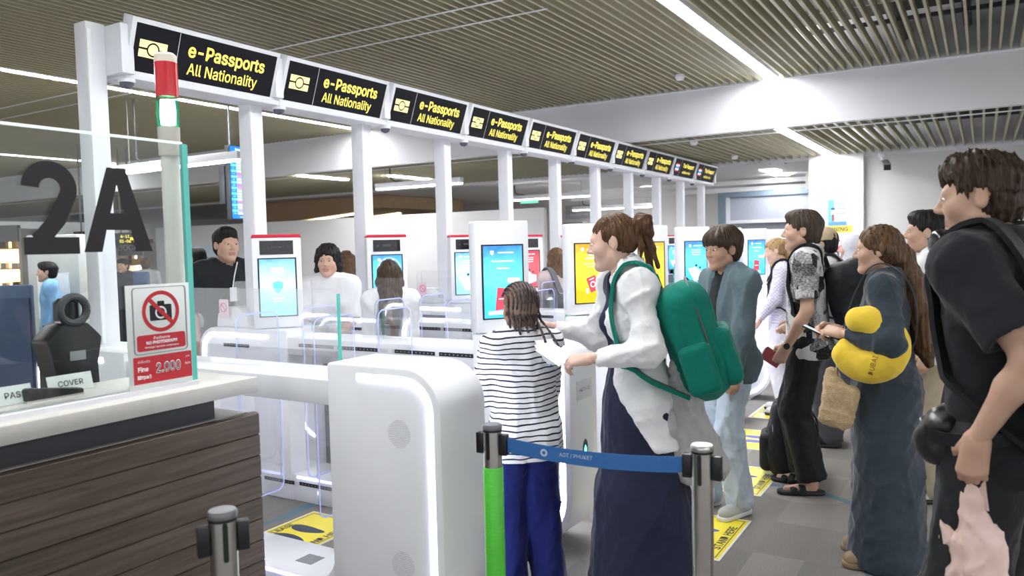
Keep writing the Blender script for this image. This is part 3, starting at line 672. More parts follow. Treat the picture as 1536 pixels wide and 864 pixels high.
# ================================================================ stanchions
def stanchion(x, y, label, rz, tape=False, belt_end=False):
    r_ = empty('stanchion', (x, y, 0), rz)
    MB().lathe([(0.175, 0), (0.175, 0.008), (0.16, 0.018), (0.04, 0.03), (0.035, 0.035)], (0, 0, 0), 32).build('base', steel, r_, smooth=True)
    MB().lathe([(0.032, 0.03), (0.032, 0.97)], (0, 0, 0), 24).build('pole', steel, r_, smooth=True)
    MB().lathe([(0.033, 0.975), (0.0345, 0.98), (0.0345, 0.988), (0.031, 0.993)], (0, 0, 0), 24).build('cap', mat('cap_grey', (0.2, 0.2, 0.21), 0.35, 0.3) if not belt_end else steel, r_, smooth=True)
    MB().lathe([(0.0335, 0.968), (0.0335, 0.975)], (0, 0, 0), 24).build('cap_ring', blackp, r_, smooth=True)
    for a in (0, 90, 180, 270):
        ca, sa = math.cos(R(a)), math.sin(R(a))
        if a in (0, 180):
            MB().obox((ca*0.045, sa*0.045, 0.925), (ca*0.014, sa*0.014, 0), (-sa*0.013, ca*0.013, 0), (0, 0, 0.036)).build('belt_clip', blackp, r_, bevel=0.003)
        else:
            MB().prism(rrect(-0.006, 0.006, 0.875, 0.968, 0.005), lambda u, v, w_: (w_*ca-u*sa, w_*sa+u*ca, v), 0.031, 0.0345).build('clip_slot', blackp, r_)
    if tape:
        MB().lathe([(0.0332, 0.11), (0.0345, 0.112), (0.0345, 0.843), (0.0332, 0.845)], (0, 0, 0), 24).build('green_tape', mat('green_tape', (0.10, 0.62, 0.05), 0.4, var=0.1, vs=40, stretch=(1, 1, 4)), r_, smooth=True)
        hz = mat('hazard_tape', (0.85, 0.45, 0.02), 0.4)
        MB().lathe([(0.0335, 0.03), (0.036, 0.035), (0.036, 0.10), (0.0335, 0.11)], (0, 0, 0), 24).build('hazard_tape', hz, r_, smooth=True)
    return tag(r_, label, 'stanchion')
pA, pB, pC = np.array([2.232, 1.442]), np.array([2.272, 0.719]), np.array([1.199, 1.544])
dAB = pB-pA
stanchion(*pA, 'steel belt post wrapped in bright green tape', math.atan2(dAB[1], dAB[0]), tape=True)
stanchion(*pB, 'plain steel belt post at the free end of the blue belt', math.atan2(dAB[1], dAB[0]), belt_end=True)
stanchion(*pC, 'steel belt post with dark cap in front of the walnut desk', R(150))
belt = empty('queue_belt', (pA[0], pA[1], 0.92))
blue = mat('belt_blue', (0.03, 0.15, 0.42), 0.55, var=0.08, vs=60, bump=0.1, bs=400)
nb = 24; L0 = pA+dAB*0.08; L1 = pB-dAB*0.08
pts = []
for i in range(nb+1):
    t_ = i/nb; q = L0+(L1-L0)*t_; pts.append((q[0], q[1], 0.925-0.028*4*t_*(1-t_)*0.6-0.0*t_))
dn = np.array([-dAB[1], dAB[0]])/np.linalg.norm(dAB)*0.0012
top, bot = [], []
m = MB()
A = [(x+dn[0], y+dn[1], z+0.025) for x, y, z in pts]; B = [(x+dn[0], y+dn[1], z-0.025) for x, y, z in pts]
A2 = [(x-dn[0], y-dn[1], z+0.025) for x, y, z in pts]; B2 = [(x-dn[0], y-dn[1], z-0.025) for x, y, z in pts]
m.strip(A, B).strip(A2, B2).strip(A, A2).strip(B, B2).build('belt_web', blue, belt, smooth=True)
xd = np.array([dAB[0], dAB[1], 0])/np.linalg.norm(dAB)
tp = np.array([*(pA+dAB*0.43), 0.913]); off = np.array([-dn[0], -dn[1], 0])*1.6
if off @ (CAMPOS*np.array([1, 1, 0])-np.array([*pA, 0])) < 0: off = -off
text('lettering', 'AOT / PHUKET', tp+off, xd, (0, 0, 1), 0.024, mat('belt_print', (0.5, 0.6, 0.75), 0.5), belt, bold=0.01)
MB().disc(tp+off-xd*0.115, xd, (0, 0, 1), 0.013, 20, 0.006).build('emblem', MATS['belt_print'], belt)
tag(adopt(belt), 'blue retractable queue belt stretched between two steel posts', 'belt')

# ================================================================ floor stickers
stky = mat('sticker_yellow', (0.86, 0.72, 0.03), 0.4, var=0.03)
stkw = mat('sticker_white', (0.78, 0.78, 0.76), 0.4)
foot = mat('sticker_blue', (0.05, 0.06, 0.38), 0.45)
footk = mat('sticker_black', (0.03, 0.035, 0.06), 0.45)
def footprint(cx, cy, s, m, par, mir):
    P = []
    for i in range(28):
        a = 2*math.pi*i/28; yv = math.cos(a)*0.125; xv = math.sin(a)*(0.042+0.012*math.cos(a))
        P.append((cx+mir*(xv+0.006*math.cos(2*a)), cy+yv))
    MB().prism(P, lambda u, v, w_: (u, v, w_), 0.0032, 0.0036).build('footprint', m, par)
def sticker(x, y, lb, dark=False):
    r_ = empty('floor_sticker', (x, y, 0))
    hw, hh = 0.32, 0.22
    MB().box(-hw, hw, -hh, hh, 0.0005, 0.002).build('backing', stkw, r_)
    MB().box(-hw+0.012, hw-0.012, -hh+0.012, hh-0.012, 0.002, 0.0026).build('yellow_field', stky, r_)
    fm = footk if dark else foot
    for (a, b_, c, d) in ((-hw+.03, hw-.03, -hh+.028, -hh+.033), (-hw+.03, hw-.03, hh-.033, hh-.028), (-hw+.03, -hw+.035, -hh+.028, hh-.028), (hw-.035, hw-.03, -hh+.028, hh-.028)):
        MB().box(a, b_, c, d, 0.0026, 0.0030).build('border_line', footk, r_)
    for mir in (-1, 1): footprint(mir*0.075, 0.02, 1, fm, r_, mir)
    text('lettering', 'PLEASE', (0, hh-0.062, 0.0034), (1, 0, 0), (0, 1, 0), 0.075, footk, r_, bold=0.02)
    text('lettering', 'STAND HERE', (0, -hh+0.062, 0.0034), (1, 0, 0), (0, 1, 0), 0.082, footk, r_, bold=0.02)
    return tag(r_, lb, 'floor sticker', 'stand here stickers')
sticker(3.08, 3.30, 'yellow stand here floor sticker with dark footprints inside the first gate lane', True)
for k, (sx_, sy_) in enumerate(((4.12, 1.34), (5.22, 1.40), (6.32, 1.52), (7.42, 1.60))):
    sticker(sx_, sy_, ['yellow stand here sticker on carpet beside the steel post', 'yellow stand here sticker between the young man and the sandals', 'yellow stand here sticker on carpet behind the black floor backpack', 'yellow stand here sticker at the feet of the woman in pale trousers'][k])
# ================================================================ hall furniture and background
# flight information display
fy = 8.2
a = onY(343, 217, fy); b_ = onY(343, 329, fy); xr = onY(393, 260, fy)[0]
fd = empty('flight_display', (a[0], fy, b_[2]))
x0, x1, z0, z1 = a[0], xr, b_[2], a[2]
MB().box(x0, x1, fy, fy+0.09, z0, z1).build('casing', darkgrey, fd, bevel=0.006)
MB().box(x0-0.02, x0+0.12, fy+0.09, fy+0.2, z0+0.2, z1-0.25).build('mount_box', darkgrey, fd, bevel=0.01)
MB().box(x0+0.012, x1-0.012, fy-0.002, fy, z0+0.012, z1-0.012).build('panel', mat('fids_blue', (0.02, 0.16, 0.60), 0.3, emis=0.9, var=0.02), fd)
rowa = mat('fids_row', (0.05, 0.50, 0.85), 0.3, emis=0.9, var=0.02); wtx = mat('fids_text', (0.9, 0.95, 1), 0.3, emis=0.9, var=0); rtx = mat('fids_red', (0.85, 0.2, 0.35), 0.3, emis=0.7, var=0)
nr = 22; rh_ = (z1-z0-0.15)/nr
for i in range(nr):
    zz = z1-0.09-(i+1)*rh_
    if i % 2 == 0: MB().box(x0+0.014, x1-0.014, fy-0.004, fy-0.002, zz, zz+rh_*0.96).build('flight_row', rowa, fd)
    cells = MB().box(x0+0.10, x0+0.17, fy-0.006, fy-0.004, zz+rh_*.2, zz+rh_*.8); cells.build('airline_cell', rtx if i in (2, 7, 8, 11, 12, 17, 20) else wtx, fd)
    text('row_lettering', random.choice(['DUBAI', 'DOHA', 'MOSCOW', 'DELHI', 'PERTH', 'SEOUL']), (x0+0.2, fy-0.0062, zz+rh_*.5), (1, 0, 0), (0, 0, 1), rh_*0.75, wtx, fd, 'LEFT', bold=0.02)
    text('row_lettering', '%02d:%02d' % (9+i//2, (i*25) % 60), (x0+0.03, fy-0.0062, zz+rh_*.5), (1, 0, 0), (0, 0, 1), rh_*0.6, wtx, fd, 'LEFT')
text('header_lettering', 'International', (x0+0.09, fy-0.0062, z1-0.055), (1, 0, 0), (0, 0, 1), 0.062, wtx, fd, 'LEFT', bold=0.02)
text('footer_lettering', 'Terminal', (x0+0.12, fy-0.0062, z0+0.032), (1, 0, 0), (0, 0, 1), 0.03, wtx, fd, 'LEFT')
for xx in (x0+0.1, x1-0.1): MB().tube([(xx, fy+0.1, z1-0.1), (xx, fy+0.1, H1)], 0.012, 8).build('hanger_rod', grey, fd)
tag(adopt(fd), 'hanging blue flight information display with rows of flights', 'display')

# hanging linear lamps
lampm = mat('lamp_tube', (0.97, 0.98, 1.0), 0.3, emis=26.0, var=0)
def hanging(X, Y0, Y1, Z, top, lb):
    r_ = empty('pendant_light', (X, (Y0+Y1)/2, Z))
    MB().box(X-0.05, X+0.05, Y0, Y1, Z, Z+0.09).build('housing', white2, r_, bevel=0.01)
    MB().box(X-0.045, X+0.045, Y0+0.02, Y1-0.02, Z-0.016, Z).build('diffuser', lampm, r_, bevel=0.006)
    for yy in (Y0+0.2, Y1-0.2): MB().tube([(X, yy, Z+0.09), (X, yy, top)], 0.005, 6).build('suspension_wire', grey, r_)
    yc = Y1-0.25
    MB().tube([(X+0.06, yc, top), (X+0.06, yc, Z+0.25), (X+0.05, yc-0.02, Z+0.16), (X+0.04, yc-0.1, Z+0.12), (X+0.02, yc-0.28, Z+0.10)], 0.012, 6).build('power_cable', darkgrey, r_)
    tag(adopt(r_), lb, 'pendant light', 'hanging linear lights')
hanging(10.15, 7.0, 8.75, 2.62, H2, 'hanging white linear lamp just past the fascia, with bent cable')
hanging(14.8, 7.0, 9.1, 2.62, H2-0.02, 'hanging white linear lamp near the green exit sign')
hanging(18.6, 7.0, 9.3, 2.52, H2-0.02, 'hanging white linear lamp by the grey back wall')
hanging(5.8, 6.9, 9.1, 2.62, H1, 'hanging white linear lamp beside the flight display')
for X, Y, Z in ((10.6, 10.4, H2), (11.8, 9.3, H2)):
    o = MB().box(X-0.6, X+0.6, Y-0.06, Y+0.06, Z-0.02, Z-0.004).build('surface_light', ledm); tag(o, 'slim linear light fixed under the lower slat ceiling', 'ceiling light', 'slim lights under lower ceiling')

# exit sign, notice board on the back wall
p = onX(795, 298, 19.9)
es = empty('exit_sign', p)
MB().box(p[0]-0.05, p[0]+0.02, p[1]-0.32, p[1]+0.32, p[2]-0.16, p[2]+0.16).build('housing', white2, es, bevel=0.01)
exg = mat('exit_green', (0.15, 0.75, 0.45), 0.3, emis=0.8, var=0)
MB().box(p[0]-0.056, p[0]-0.05, p[1]-0.29, p[1]+0.29, p[2]-0.13, p[2]+0.13).build('face', exg, es)
text('lettering', 'EXIT', (p[0]-0.058, p[1]-0.08, p[2]), (0, -1, 0), (0, 0, 1), 0.2, whitet, es, bold=0.02)
MB().tube([(p[0]-0.058, p[1]+0.2, p[2]+0.06), (p[0]-0.058, p[1]+0.19, p[2]-0.02), (p[0]-0.058, p[1]+0.24, p[2]-0.1)], 0.015, 6).build('running_figure', whitet, es)
tag(adopt(es), 'small green lit exit sign on the grey back wall', 'exit sign')
p = onX(869, 318, 19.95)
nb_ = empty('wall_notice', p)
MB().box(p[0]-0.03, p[0]+0.04, p[1]-0.42, p[1]+0.42, p[2]-0.19, p[2]+0.19).build('board', mat('notice_grey', (0.36, 0.37, 0.4), 0.5), nb_, bevel=0.01)
text('lettering', 'ตรวจคนเข้าเมือง', (p[0]-0.032, p[1], p[2]+0.07), (0, -1, 0), (0, 0, 1), 0.12, whitet, nb_)
text('lettering', 'Immigration Only', (p[0]-0.032, p[1], p[2]-0.07), (0, -1, 0), (0, 0, 1), 0.10, whitet, nb_)
tag(adopt(nb_), 'grey rectangular notice board with two white lines of text', 'notice')
p = onX(862, 337, 18.0)
ac = empty('fan_coil', p)
MB().box(p[0]-0.2, p[0]+0.2, p[1]-0.5, p[1]+0.5, 0, p[2]-0.02).build('cabinet', white2, ac, bevel=0.01)
MB().box(p[0]-0.15, p[0]+0.15, p[1]-0.3, p[1]+0.25, p[2]-0.02, p[2]+0.06).build('top_unit', grey, ac, bevel=0.01)
tag(adopt(ac), 'white equipment cabinet with grey unit on top by the back wall', 'cabinet')
# duct run along the back corridor
dr = empty('pipe_run', (16.4, 5, 2.6))
m = MB()
for q in (0.0, 0.14): m.box(16.3, 16.4, 2.6, 8.2, 2.62+q, 2.71+q)
m.build('trunking', offwhite, dr); MB().box(16.25, 16.42, 2.6, 3.0, 2.58, 2.9).build('junction_box', offwhite, dr, bevel=0.01)
tag(adopt(dr), 'white cable trunking run below the far ceiling', 'trunking')

# glazed portal in the corridor beyond the column
dr1 = struct(empty('door_1', (17, 4.0, 0)))
pf = mat('portal_blue_grey', (0.20, 0.27, 0.34), 0.4)
MB().box(16.95, 17.1, 4.78, 4.95, 0, 2.55).build('frame_post', pf, dr1); MB().box(16.95, 17.1, 2.0, 4.95, 2.55, 2.70).build('frame_head', pf, dr1)
MB().box(17.0, 17.06, 2.0, 4.78, 2.05, 2.55).build('transom_panel', mat('transom_grey', (0.42, 0.45, 0.52), 0.4), dr1)
MB().box(16.98, 17.07, 4.70, 4.78, 0, 2.55).build('inner_post', white2, dr1); MB().box(16.98, 17.07, 2.0, 4.70, 1.98, 2.05).build('inner_head', white2, dr1)
MB().box(17.02, 17.03, 3.0, 4.70, 0, 1.98).build('pane', mat('portal_pane', (0.16, 0.18, 0.21), 0.15), dr1)
adopt(dr1)
# posters on the column
def quad_on_col(x, y): return onX(x, y, X2-0.152)
c1, c2 = quad_on_col(1242, 300), quad_on_col(1270, 338)
ps = empty('safety_poster', (X2-0.152, (c1[1]+c2[1])/2, c2[2])); XP = X2-0.152
def pp(u0_, u1_, v0_, v1_): return XP, c1[1]+(c2[1]-c1[1])*u0_, c1[1]+(c2[1]-c1[1])*u1_, c2[2]+(c1[2]-c2[2])*v0_, c2[2]+(c1[2]-c2[2])*v1_
def patch(name, u0_, u1_, v0_, v1_, m, par, lift):
    X, ya, yb, za, zb = pp(u0_, u1_, v0_, v1_); return MB().box(X-lift-0.001, X-lift, min(ya, yb), max(ya, yb), za, zb).build(name, m, par)
lb_ = mat('poster_sky', (0.12, 0.52, 0.80), 0.5); patch('sheet', 0, 1, 0, 1, mat('poster_pale', (0.78, 0.82, 0.86), 0.5), ps, 0.001)
patch('sky_panel', 0, .34, .05, 1, lb_, ps, 0.002); patch('band', 0, 1, 0, .16, mat('poster_band', (0.10, 0.28, 0.62), 0.5), ps, 0.003)
for v in (.42, .62, .82): patch('text_bar', .44, .97, v, v+.07, mat('poster_bar', (0.25, 0.48, 0.78), 0.5), ps, 0.002)
patch('figure', .2, .34, .18, .45, mat('poster_maroon', (0.3, 0.08, 0.10), 0.5), ps, 0.003); patch('figure', .17, .37, .42, .6, whitet, ps, 0.003)
patch('figure', .16, .38, .6, .7, mat('poster_navy', (0.05, 0.06, 0.2), 0.5), ps, 0.003)
tag(adopt(ps), 'blue and white safety poster with small figure on the white column', 'poster')
c1, c2 = quad_on_col(1226, 339), quad_on_col(1279, 420)
wp = empty('warning_poster', (XP, (c1[1]+c2[1])/2, c2[2]))
patch('sheet', 0, 1, 0, .99, whitet, wp, 0.001); patch('heading', 0, 1, .86, .995, mat('warn_yellow', (0.9, 0.66, 0.08), 0.5), wp, 0.002)
text('lettering', 'WARNING', (XP-0.0045, (c1[1]+c2[1])/2, c2[2]+(c1[2]-c2[2])*.928), (0, -1, 0), (0, 0, 1), 0.115, footk, wp, bold=0.02)
yc_, zc_ = c1[1]+(c2[1]-c1[1])*.5, c2[2]+(c1[2]-c2[2])*.52
MB().disc((XP-0.004, yc_, zc_), (0, 1, 0), (0, 0, 1), 0.21, 32, 0.175).build('prohibition_ring', mat('warn_red', (0.65, 0.10, 0.17), 0.5), wp)
MB().obox((XP-0.0045, yc_, zc_), (0, 0.125, -0.125), (0, 0.012, 0.012), (0.0005, 0, 0)).build('prohibition_bar', MATS['warn_red'], wp)
MB().disc((XP-0.0035, yc_, zc_-0.05), (0, 1, 0), (0, 0, 1), 0.07, 20, 0.045).build('device_icon', footk, wp)
tag(adopt(wp), 'warning poster with yellow heading and red ring on the white column', 'poster')
p = onX(1342, 395, X2-0.01)
np_ = empty('wall_leaflet', p)
MB().box(X2-0.012, X2-0.002, p[1]-0.3, p[1]+0.3, p[2]-0.35, p[2]+0.15).build('sheet', mat('leaflet_lilac', (0.62, 0.62, 0.75), 0.5), np_); MB().box(X2-0.016, X2-0.010, p[1]-0.9, p[1]+0.3, p[2]-0.42, p[2]-0.34).build('blue_band', bluep, np_)
tag(adopt(np_), 'pale leaflet above a blue band on the right wall', 'leaflet')
# cctv
p = onX(1327, 240, X2-0.3)
cc = empty('cctv_camera', (X2-0.3, p[1], H2-0.05))
MB().lathe([(0.055, H2-0.05), (0.055, H2-0.09), (0.03, H2-0.11)], (X2-0.25, p[1]+0.05, 0), 14).build('mount', white2, cc, smooth=True)
MB().tube([(X2-0.25, p[1]+0.05, H2-0.10), (X2-0.27, p[1]+0.02, H2-0.2)], 0.02, 8).build('arm', white2, cc)
MB().obox((X2-0.33, p[1]-0.02, H2-0.235), (0.12, 0.03, 0.045), (-0.01, 0.055, 0), (-0.018, 0, 0.05)).build('housing', grey, cc, bevel=0.012)
MB().obox((X2-0.445, p[1]-0.05, H2-0.283), (0.008, 0.002, 0.003), (-0.01, 0.045, 0), (-0.015, 0, 0.04)).build('lens', blackp, cc)
tag(adopt(cc), 'grey bullet security camera at the top of the right wall', 'security camera')
def dome(x, y, X, lb):
    p = onX(x, y, X); r_ = empty('dome_camera', p)
    MB().lathe([(0.07, 0.10), (0.07, 0.06), (0.065, 0.05)], p, 16).build('base', white2, r_, smooth=True); MB().lathe([(0.055, 0.052), (0.05, 0.02), (0.03, 0.0), (0.005, -0.01)], p, 16).build('lens_dome', MATS['smoked_dome'], r_, smooth=True)
    tag(adopt(r_), lb, 'security camera', 'dome cameras of the lower ceiling')
dome(1155, 246, X2+0.3, 'small dark dome camera under the ceiling step'); dome(1178, 245, X2+0.3, 'larger dark dome camera beside the column top')
for (x, y, X, lb) in ((1156, 256, 15.2, 'square downlight in the plain far ceiling'), (1170, 262, 15.9, 'wide downlight strip in the plain far ceiling'), (976, 281, 17.2, 'square downlight in the plain far ceiling')):
    p = onZ(x, y, H2-0.03); p[0] = min(p[0], 19); o = MB().box(p[0]-0.25, p[0]+0.25, p[1]-0.15, p[1]+0.15, H2-0.034, H2-0.022).build('downlight', lampm); tag(o, lb, 'ceiling light', 'downlights of the far ceiling')
for (x, y, Z, lb) in ((1102, 236, H2, 'smoke detector under the lower slats'), (1041, 214, H2, 'smoke detector close to the fascia'), (1020, 116, H1, 'sprinkler head between the slats')):
    p = onZ(x, y, Z-0.03); o = MB().lathe([(0.05, 0.03), (0.055, 0.0), (0.04, -0.03), (0.01, -0.035)], p, 14).build('smoke_detector', white2, smooth=True); tag(o, lb, 'detector')

# notice on the partition and booth behind it
p = onX(322, 390, 11.95)
sp = empty('screening_poster', p)
MB().box(11.96, 11.995, p[1]-0.75, p[1]+0.75, p[2]-0.55, p[2]+0.35).build('sheet', mat('poster_ice', (0.62, 0.74, 0.84), 0.5), sp)
text('lettering', 'SECURITY SCREENING', (11.957, p[1]+0.1, p[2]+0.02), (0, -1, 0), (0, 0, 1), 0.17, mat('poster_blue_text', (0.05, 0.12, 0.35), 0.5), sp, bold=0.015)
tag(adopt(sp), 'pale blue security screening poster on the white partition', 'poster')
# slanted timber bulkhead seen above the partition
tb = empty('timber_bulkhead', (15.5, 15, 2.4))
MB().prism([(12.4, 2.62), (17.0, 2.30), (17.0, 2.93), (12.4, 2.93)], lambda u, v, w_: (w_, u, v), 14.6, 18.0).build('soffit', mat('timber_brown', (0.42, 0.28, 0.16), 0.5, var=0.15, stretch=(1, 6, 6)), tb)
for xx in (14.9, 16.2): MB().obox((xx, 14.4, 2.462), (0.06, 0, 0), (0, 1.2, -0.085), (0, 0.001, 0.012)).build('slot_light', mat('warm_led', (1.0, 0.86, 0.62), 0.3, emis=5, var=0), tb)
tag(adopt(tb), 'slanted brown timber bulkhead with warm light slots above the partition', 'bulkhead')
# staff booth beyond: signal light, blue screen, counter
p = onX(829, 400, 13.4); p[1] -= 0.35
bo = empty('staff_counter', (13.4, p[1], 0))
MB().box(13.1, 13.7, p[1]-0.35, p[1]+0.45, 0, 1.15).build('cabinet', white2, bo, bevel=0.01); MB().box(13.05, 13.75, p[1]-0.45, p[1]+0.5, 1.15, 1.19).build('top', white, bo, bevel=0.005)
tag(adopt(bo), 'white staff counter standing past the partition return', 'counter')
bs_ = empty('desk_display', (13.3, p[1]-0.1, 1.19))
MB().box(13.25, 13.3, p[1]-0.33, p[1]-0.02, 1.25, 1.95).build('casing', white2, bs_, bevel=0.01); MB().box(13.244, 13.25, p[1]-0.30, p[1]-0.05, 1.3, 1.9).build('screen', mat('display_blue', (0.05, 0.15, 0.75), 0.3, emis=0.9), bs_)
MB().box(13.2, 13.4, p[1]-0.25, p[1]-0.1, 1.19, 1.25).build('foot', grey, bs_); tag(adopt(bs_), 'tall blue display standing on the white staff counter', 'display')
s2 = empty('signal_tower', (13.3, p[1]+0.18, 1.19)); c0 = (13.3, p[1]+0.18, 0)
MB().lathe([(0.02, 1.19), (0.02, 1.85)], c0, 10).build('pole', grey, s2, smooth=True); MB().lathe([(0.05, 1.85), (0.05, 1.99)], c0, 12).build('green_lens', mat('far_green', (0.1, 0.6, 0.3), 0.3, emis=0.4), s2, smooth=True); MB().lathe([(0.05, 1.99), (0.05, 2.13)], c0, 12).build('red_lens', MATS['red_lens'], s2, smooth=True)
tag(adopt(s2), 'small red and green signal tower on the far staff counter', 'signal light')

# ---------------- items on the work table behind the glass
T = 0.77
DX = 1.665
ds = empty('document_camera', (1.665, 3.0, T))
MB().prism([(-0.09, 0.0), (0.09, 0.0), (0.095, 0.05), (0.085, 0.42), (0.105, 0.52), (0.05, 0.58), (-0.05, 0.58), (-0.11, 0.52), (-0.085, 0.40), (-0.095, 0.05)], lambda u, v, w_: (DX+u, 3.0+w_, T+v), -0.06, 0.06).build('body', blackp, ds, bevel=0.012)
MB().tube([(DX+0.05*math.cos(t_), 2.95, T+0.63+0.05*math.sin(t_)) for t_ in np.linspace(0, 2*math.pi, 25)], 0.015, 10, False).build('light_ring', darkgrey, ds, smooth=True)
MB().lathe([(0.044, -0.04), (0.044, 0.03), (0.026, 0.045)], (DX, 3.0, T+0.63), 20).build('camera_head', blackp, ds, smooth=True)
MB().box(DX-0.03, DX+0.03, 2.935, 2.94, T+0.44, T+0.475).build('label', grey, ds)
tag(adopt(ds), 'black document camera with ring head behind the glass screen', 'camera')
mo = empty('monitor', (1.18, 2.95, T))
MB().obox((1.20, 3.02, T+0.36), (0.16, 0.13, 0), (-0.02, 0.025, 0), (0, 0, 0.16)).build('casing', white2, mo, bevel=0.01); MB().obox((1.215, 2.993, T+0.36), (0.15, 0.12, 0), (-0.002, 0.0025, 0), (0, 0, 0.148)).build('screen', mat('monitor_lilac', (0.4, 0.4, 0.75), 0.2, emis=0.4), mo)
MB().box(1.15, 1.25, 2.95, 3.05, T, T+0.02).box(1.19, 1.21, 3.03, 3.05, T, T+0.25).build('stand', grey, mo); tag(adopt(mo), 'white monitor with pale screen on the work table', 'monitor')
for (x, z0_, z1_, y_, w_, m_, nm, lb, ct) in ((1.33, 0, .30, 2.86, .10, blackp, 'card_printer', 'black card printer on the work table', 'printer'), (1.60, 0, .33, 2.86, .10, darkgrey, 'fingerprint_reader', 'dark box reader beneath the document camera', 'reader')):
    r_ = empty(nm, (x, y_, T)); MB().box(x-w_, x+w_, y_-0.08, y_+0.06, T+z0_, T+z1_).build('body', m_, r_, bevel=0.012); MB().box(x-w_*.8, x+w_*.8, y_-0.083, y_-0.08, T+z1_*.6, T+z1_*.68).build('slot', grey, r_)
    tag(adopt(r_), lb, ct)
r_ = empty('paper_sheet', (1.47, 2.83, T)); MB().obox((1.465, 2.756, T+0.27), (0.06, 0, 0), (0, 0.012, 0.10), (0, 0.001, 0)).build('sheet', mat('paper_blue_grey', (0.5, 0.56, 0.58), 0.6), r_); MB().box(1.445, 1.485, 2.745, 2.775, T, T+0.17).build('stand', blackp, r_); tag(adopt(r_), 'grey printed sheet on a stand behind the glass', 'paper')
def slip(x, y, s, w_, z, lb):
    r_ = empty('name_slip', (x, y, z)); MB().obox((x, y, z+0.03), (w_, 0, 0), (0, 0.008, 0.028), (0, 0.001, 0)).build('card', mat('slip_white', (0.68, 0.72, 0.70), 0.5), r_)
    text('lettering', s, (x, y-0.0022, z+0.03), (1, 0, 0), (0, 0.27, 1), 0.036, darkgrey, r_, bold=0.01); tag(adopt(r_), lb, 'label card')
slip(1.455, 2.62, 'COVER', 0.075, 1.150, 'small white card reading COVER behind the glass'); slip(1.25, 2.56, 'PASS', 0.05, 1.150, 'small white card reading PASS behind the glass')
r_ = empty('stapler', (1.36, 2.55, 1.15)); MB().prism([(-0.09, 0), (0.09, 0), (0.09, 0.02), (-0.08, 0.045), (-0.09, 0.04)], lambda u, v, w_: (1.36+u, 2.55+w_, 1.15+v), -0.02, 0.02).build('arm', blackp, r_, bevel=0.006); MB().box(1.27, 1.45, 2.53, 2.57, 1.15, 1.156).build('base_plate', steel, r_); tag(adopt(r_), 'black stapler lying on the counter behind the glass', 'stapler')

# ---------------- far hall behind the glass screen
warm = mat('shop_glow', (1.0, 0.62, 0.30), 0.5, emis=1.6, var=0.35, vs=6); warm2 = mat('shop_pale_glow', (1.0, 0.9, 0.75), 0.5, emis=1.8, var=0.2, vs=5)
def shop(x0_, x1_, ytop, ybot, z, m_, lb, sign=None):
    A_ = atz(x0_, ytop, z); B_ = atz(x1_, ybot, z); r_ = empty('shop_front', ((A_[0]+B_[0])/2, (A_[1]+B_[1])/2, 0))
    d = np.array([B_[0]-A_[0], B_[1]-A_[1], 0]); L = np.linalg.norm(d); d /= L; n_ = np.array([-d[1], d[0], 0])
    if n_ @ fh < 0: n_ = -n_
    mid = (A_+B_)/2; h0, h1 = 0.0, A_[2]
    ctr = np.array([mid[0], mid[1], 0])
    MB().obox(ctr+n_*0.8+np.array([0, 0, h1/2]), d*L/2, n_*0.05, (0, 0, h1/2)).build('back_wall', mat('shop_back', (0.35, 0.25, 0.18), 0.6, var=0.3), r_)
    for j in range(4): MB().obox(ctr+n_*0.5+np.array([0, 0, 0.35+j*0.5]), d*L/2*.94, n_*0.2, (0, 0, 0.015)).build('shelf', mat('shop_shelf', (0.5, 0.38, 0.25), 0.5), r_)
    MB().obox(ctr+n_*0.74+np.array([0, 0, h1*.55]), d*L/2*.9, n_*0.01, (0, 0, h1*.32)).build('lit_panel', m_, r_)
    MB().obox(ctr+np.array([0, 0, h1-0.12]), d*L/2, n_*0.06, (0, 0, 0.2)).build('header', mat('shop_header', (0.3, 0.3, 0.3), 0.5), r_)
    for sg in (-1, 1): MB().obox(ctr+d*sg*L/2+n_*0.4+np.array([0, 0, h1/2]), d*0.04, n_*0.4, (0, 0, h1/2)).build('side_wall', offwhite, r_)
    rnd = random.Random(int(x0_))
    for j in range(4):
        for i in range(5):
            q = ctr+n_*0.45+d*(L*.8*(i/4-.5))+np.array([0, 0, 0.365+j*0.5]); hh_ = rnd.uniform(.12, .3)
            MB().obox(q+np.array([0, 0, hh_/2]), d*rnd.uniform(.05, .09), n_*0.06, (0, 0, hh_/2)).build('goods_box', mat('goods_%d' % rnd.randint(0, 4), [(0.7, 0.2, 0.08), (0.8, 0.55, 0.2), (0.25, 0.3, 0.5), (0.75, 0.7, 0.6), (0.2, 0.12, 0.08)][rnd.randint(0, 4)], 0.5), r_)
    if sign: text('lettering', sign, ctr-n_*0.07+np.array([0, 0, h1-0.1]), d if d @ rh > 0 else -d, (0, 0, 1), 0.3, whitet, r_, bold=0.02)
    tag(adopt(r_), lb, 'shop front')
shop(-60, 36, 345, 480, 19, warm, 'warmly lit shop front far behind the number 2')
shop(108, 150, 372, 470, 20, warm, 'glowing orange shop with goods shelves behind the letter A', 'KHEA')
shop(176, 218, 366, 470, 21.0, warm2, 'pale lit shop named BOCA with goods shelves', 'BOCA')
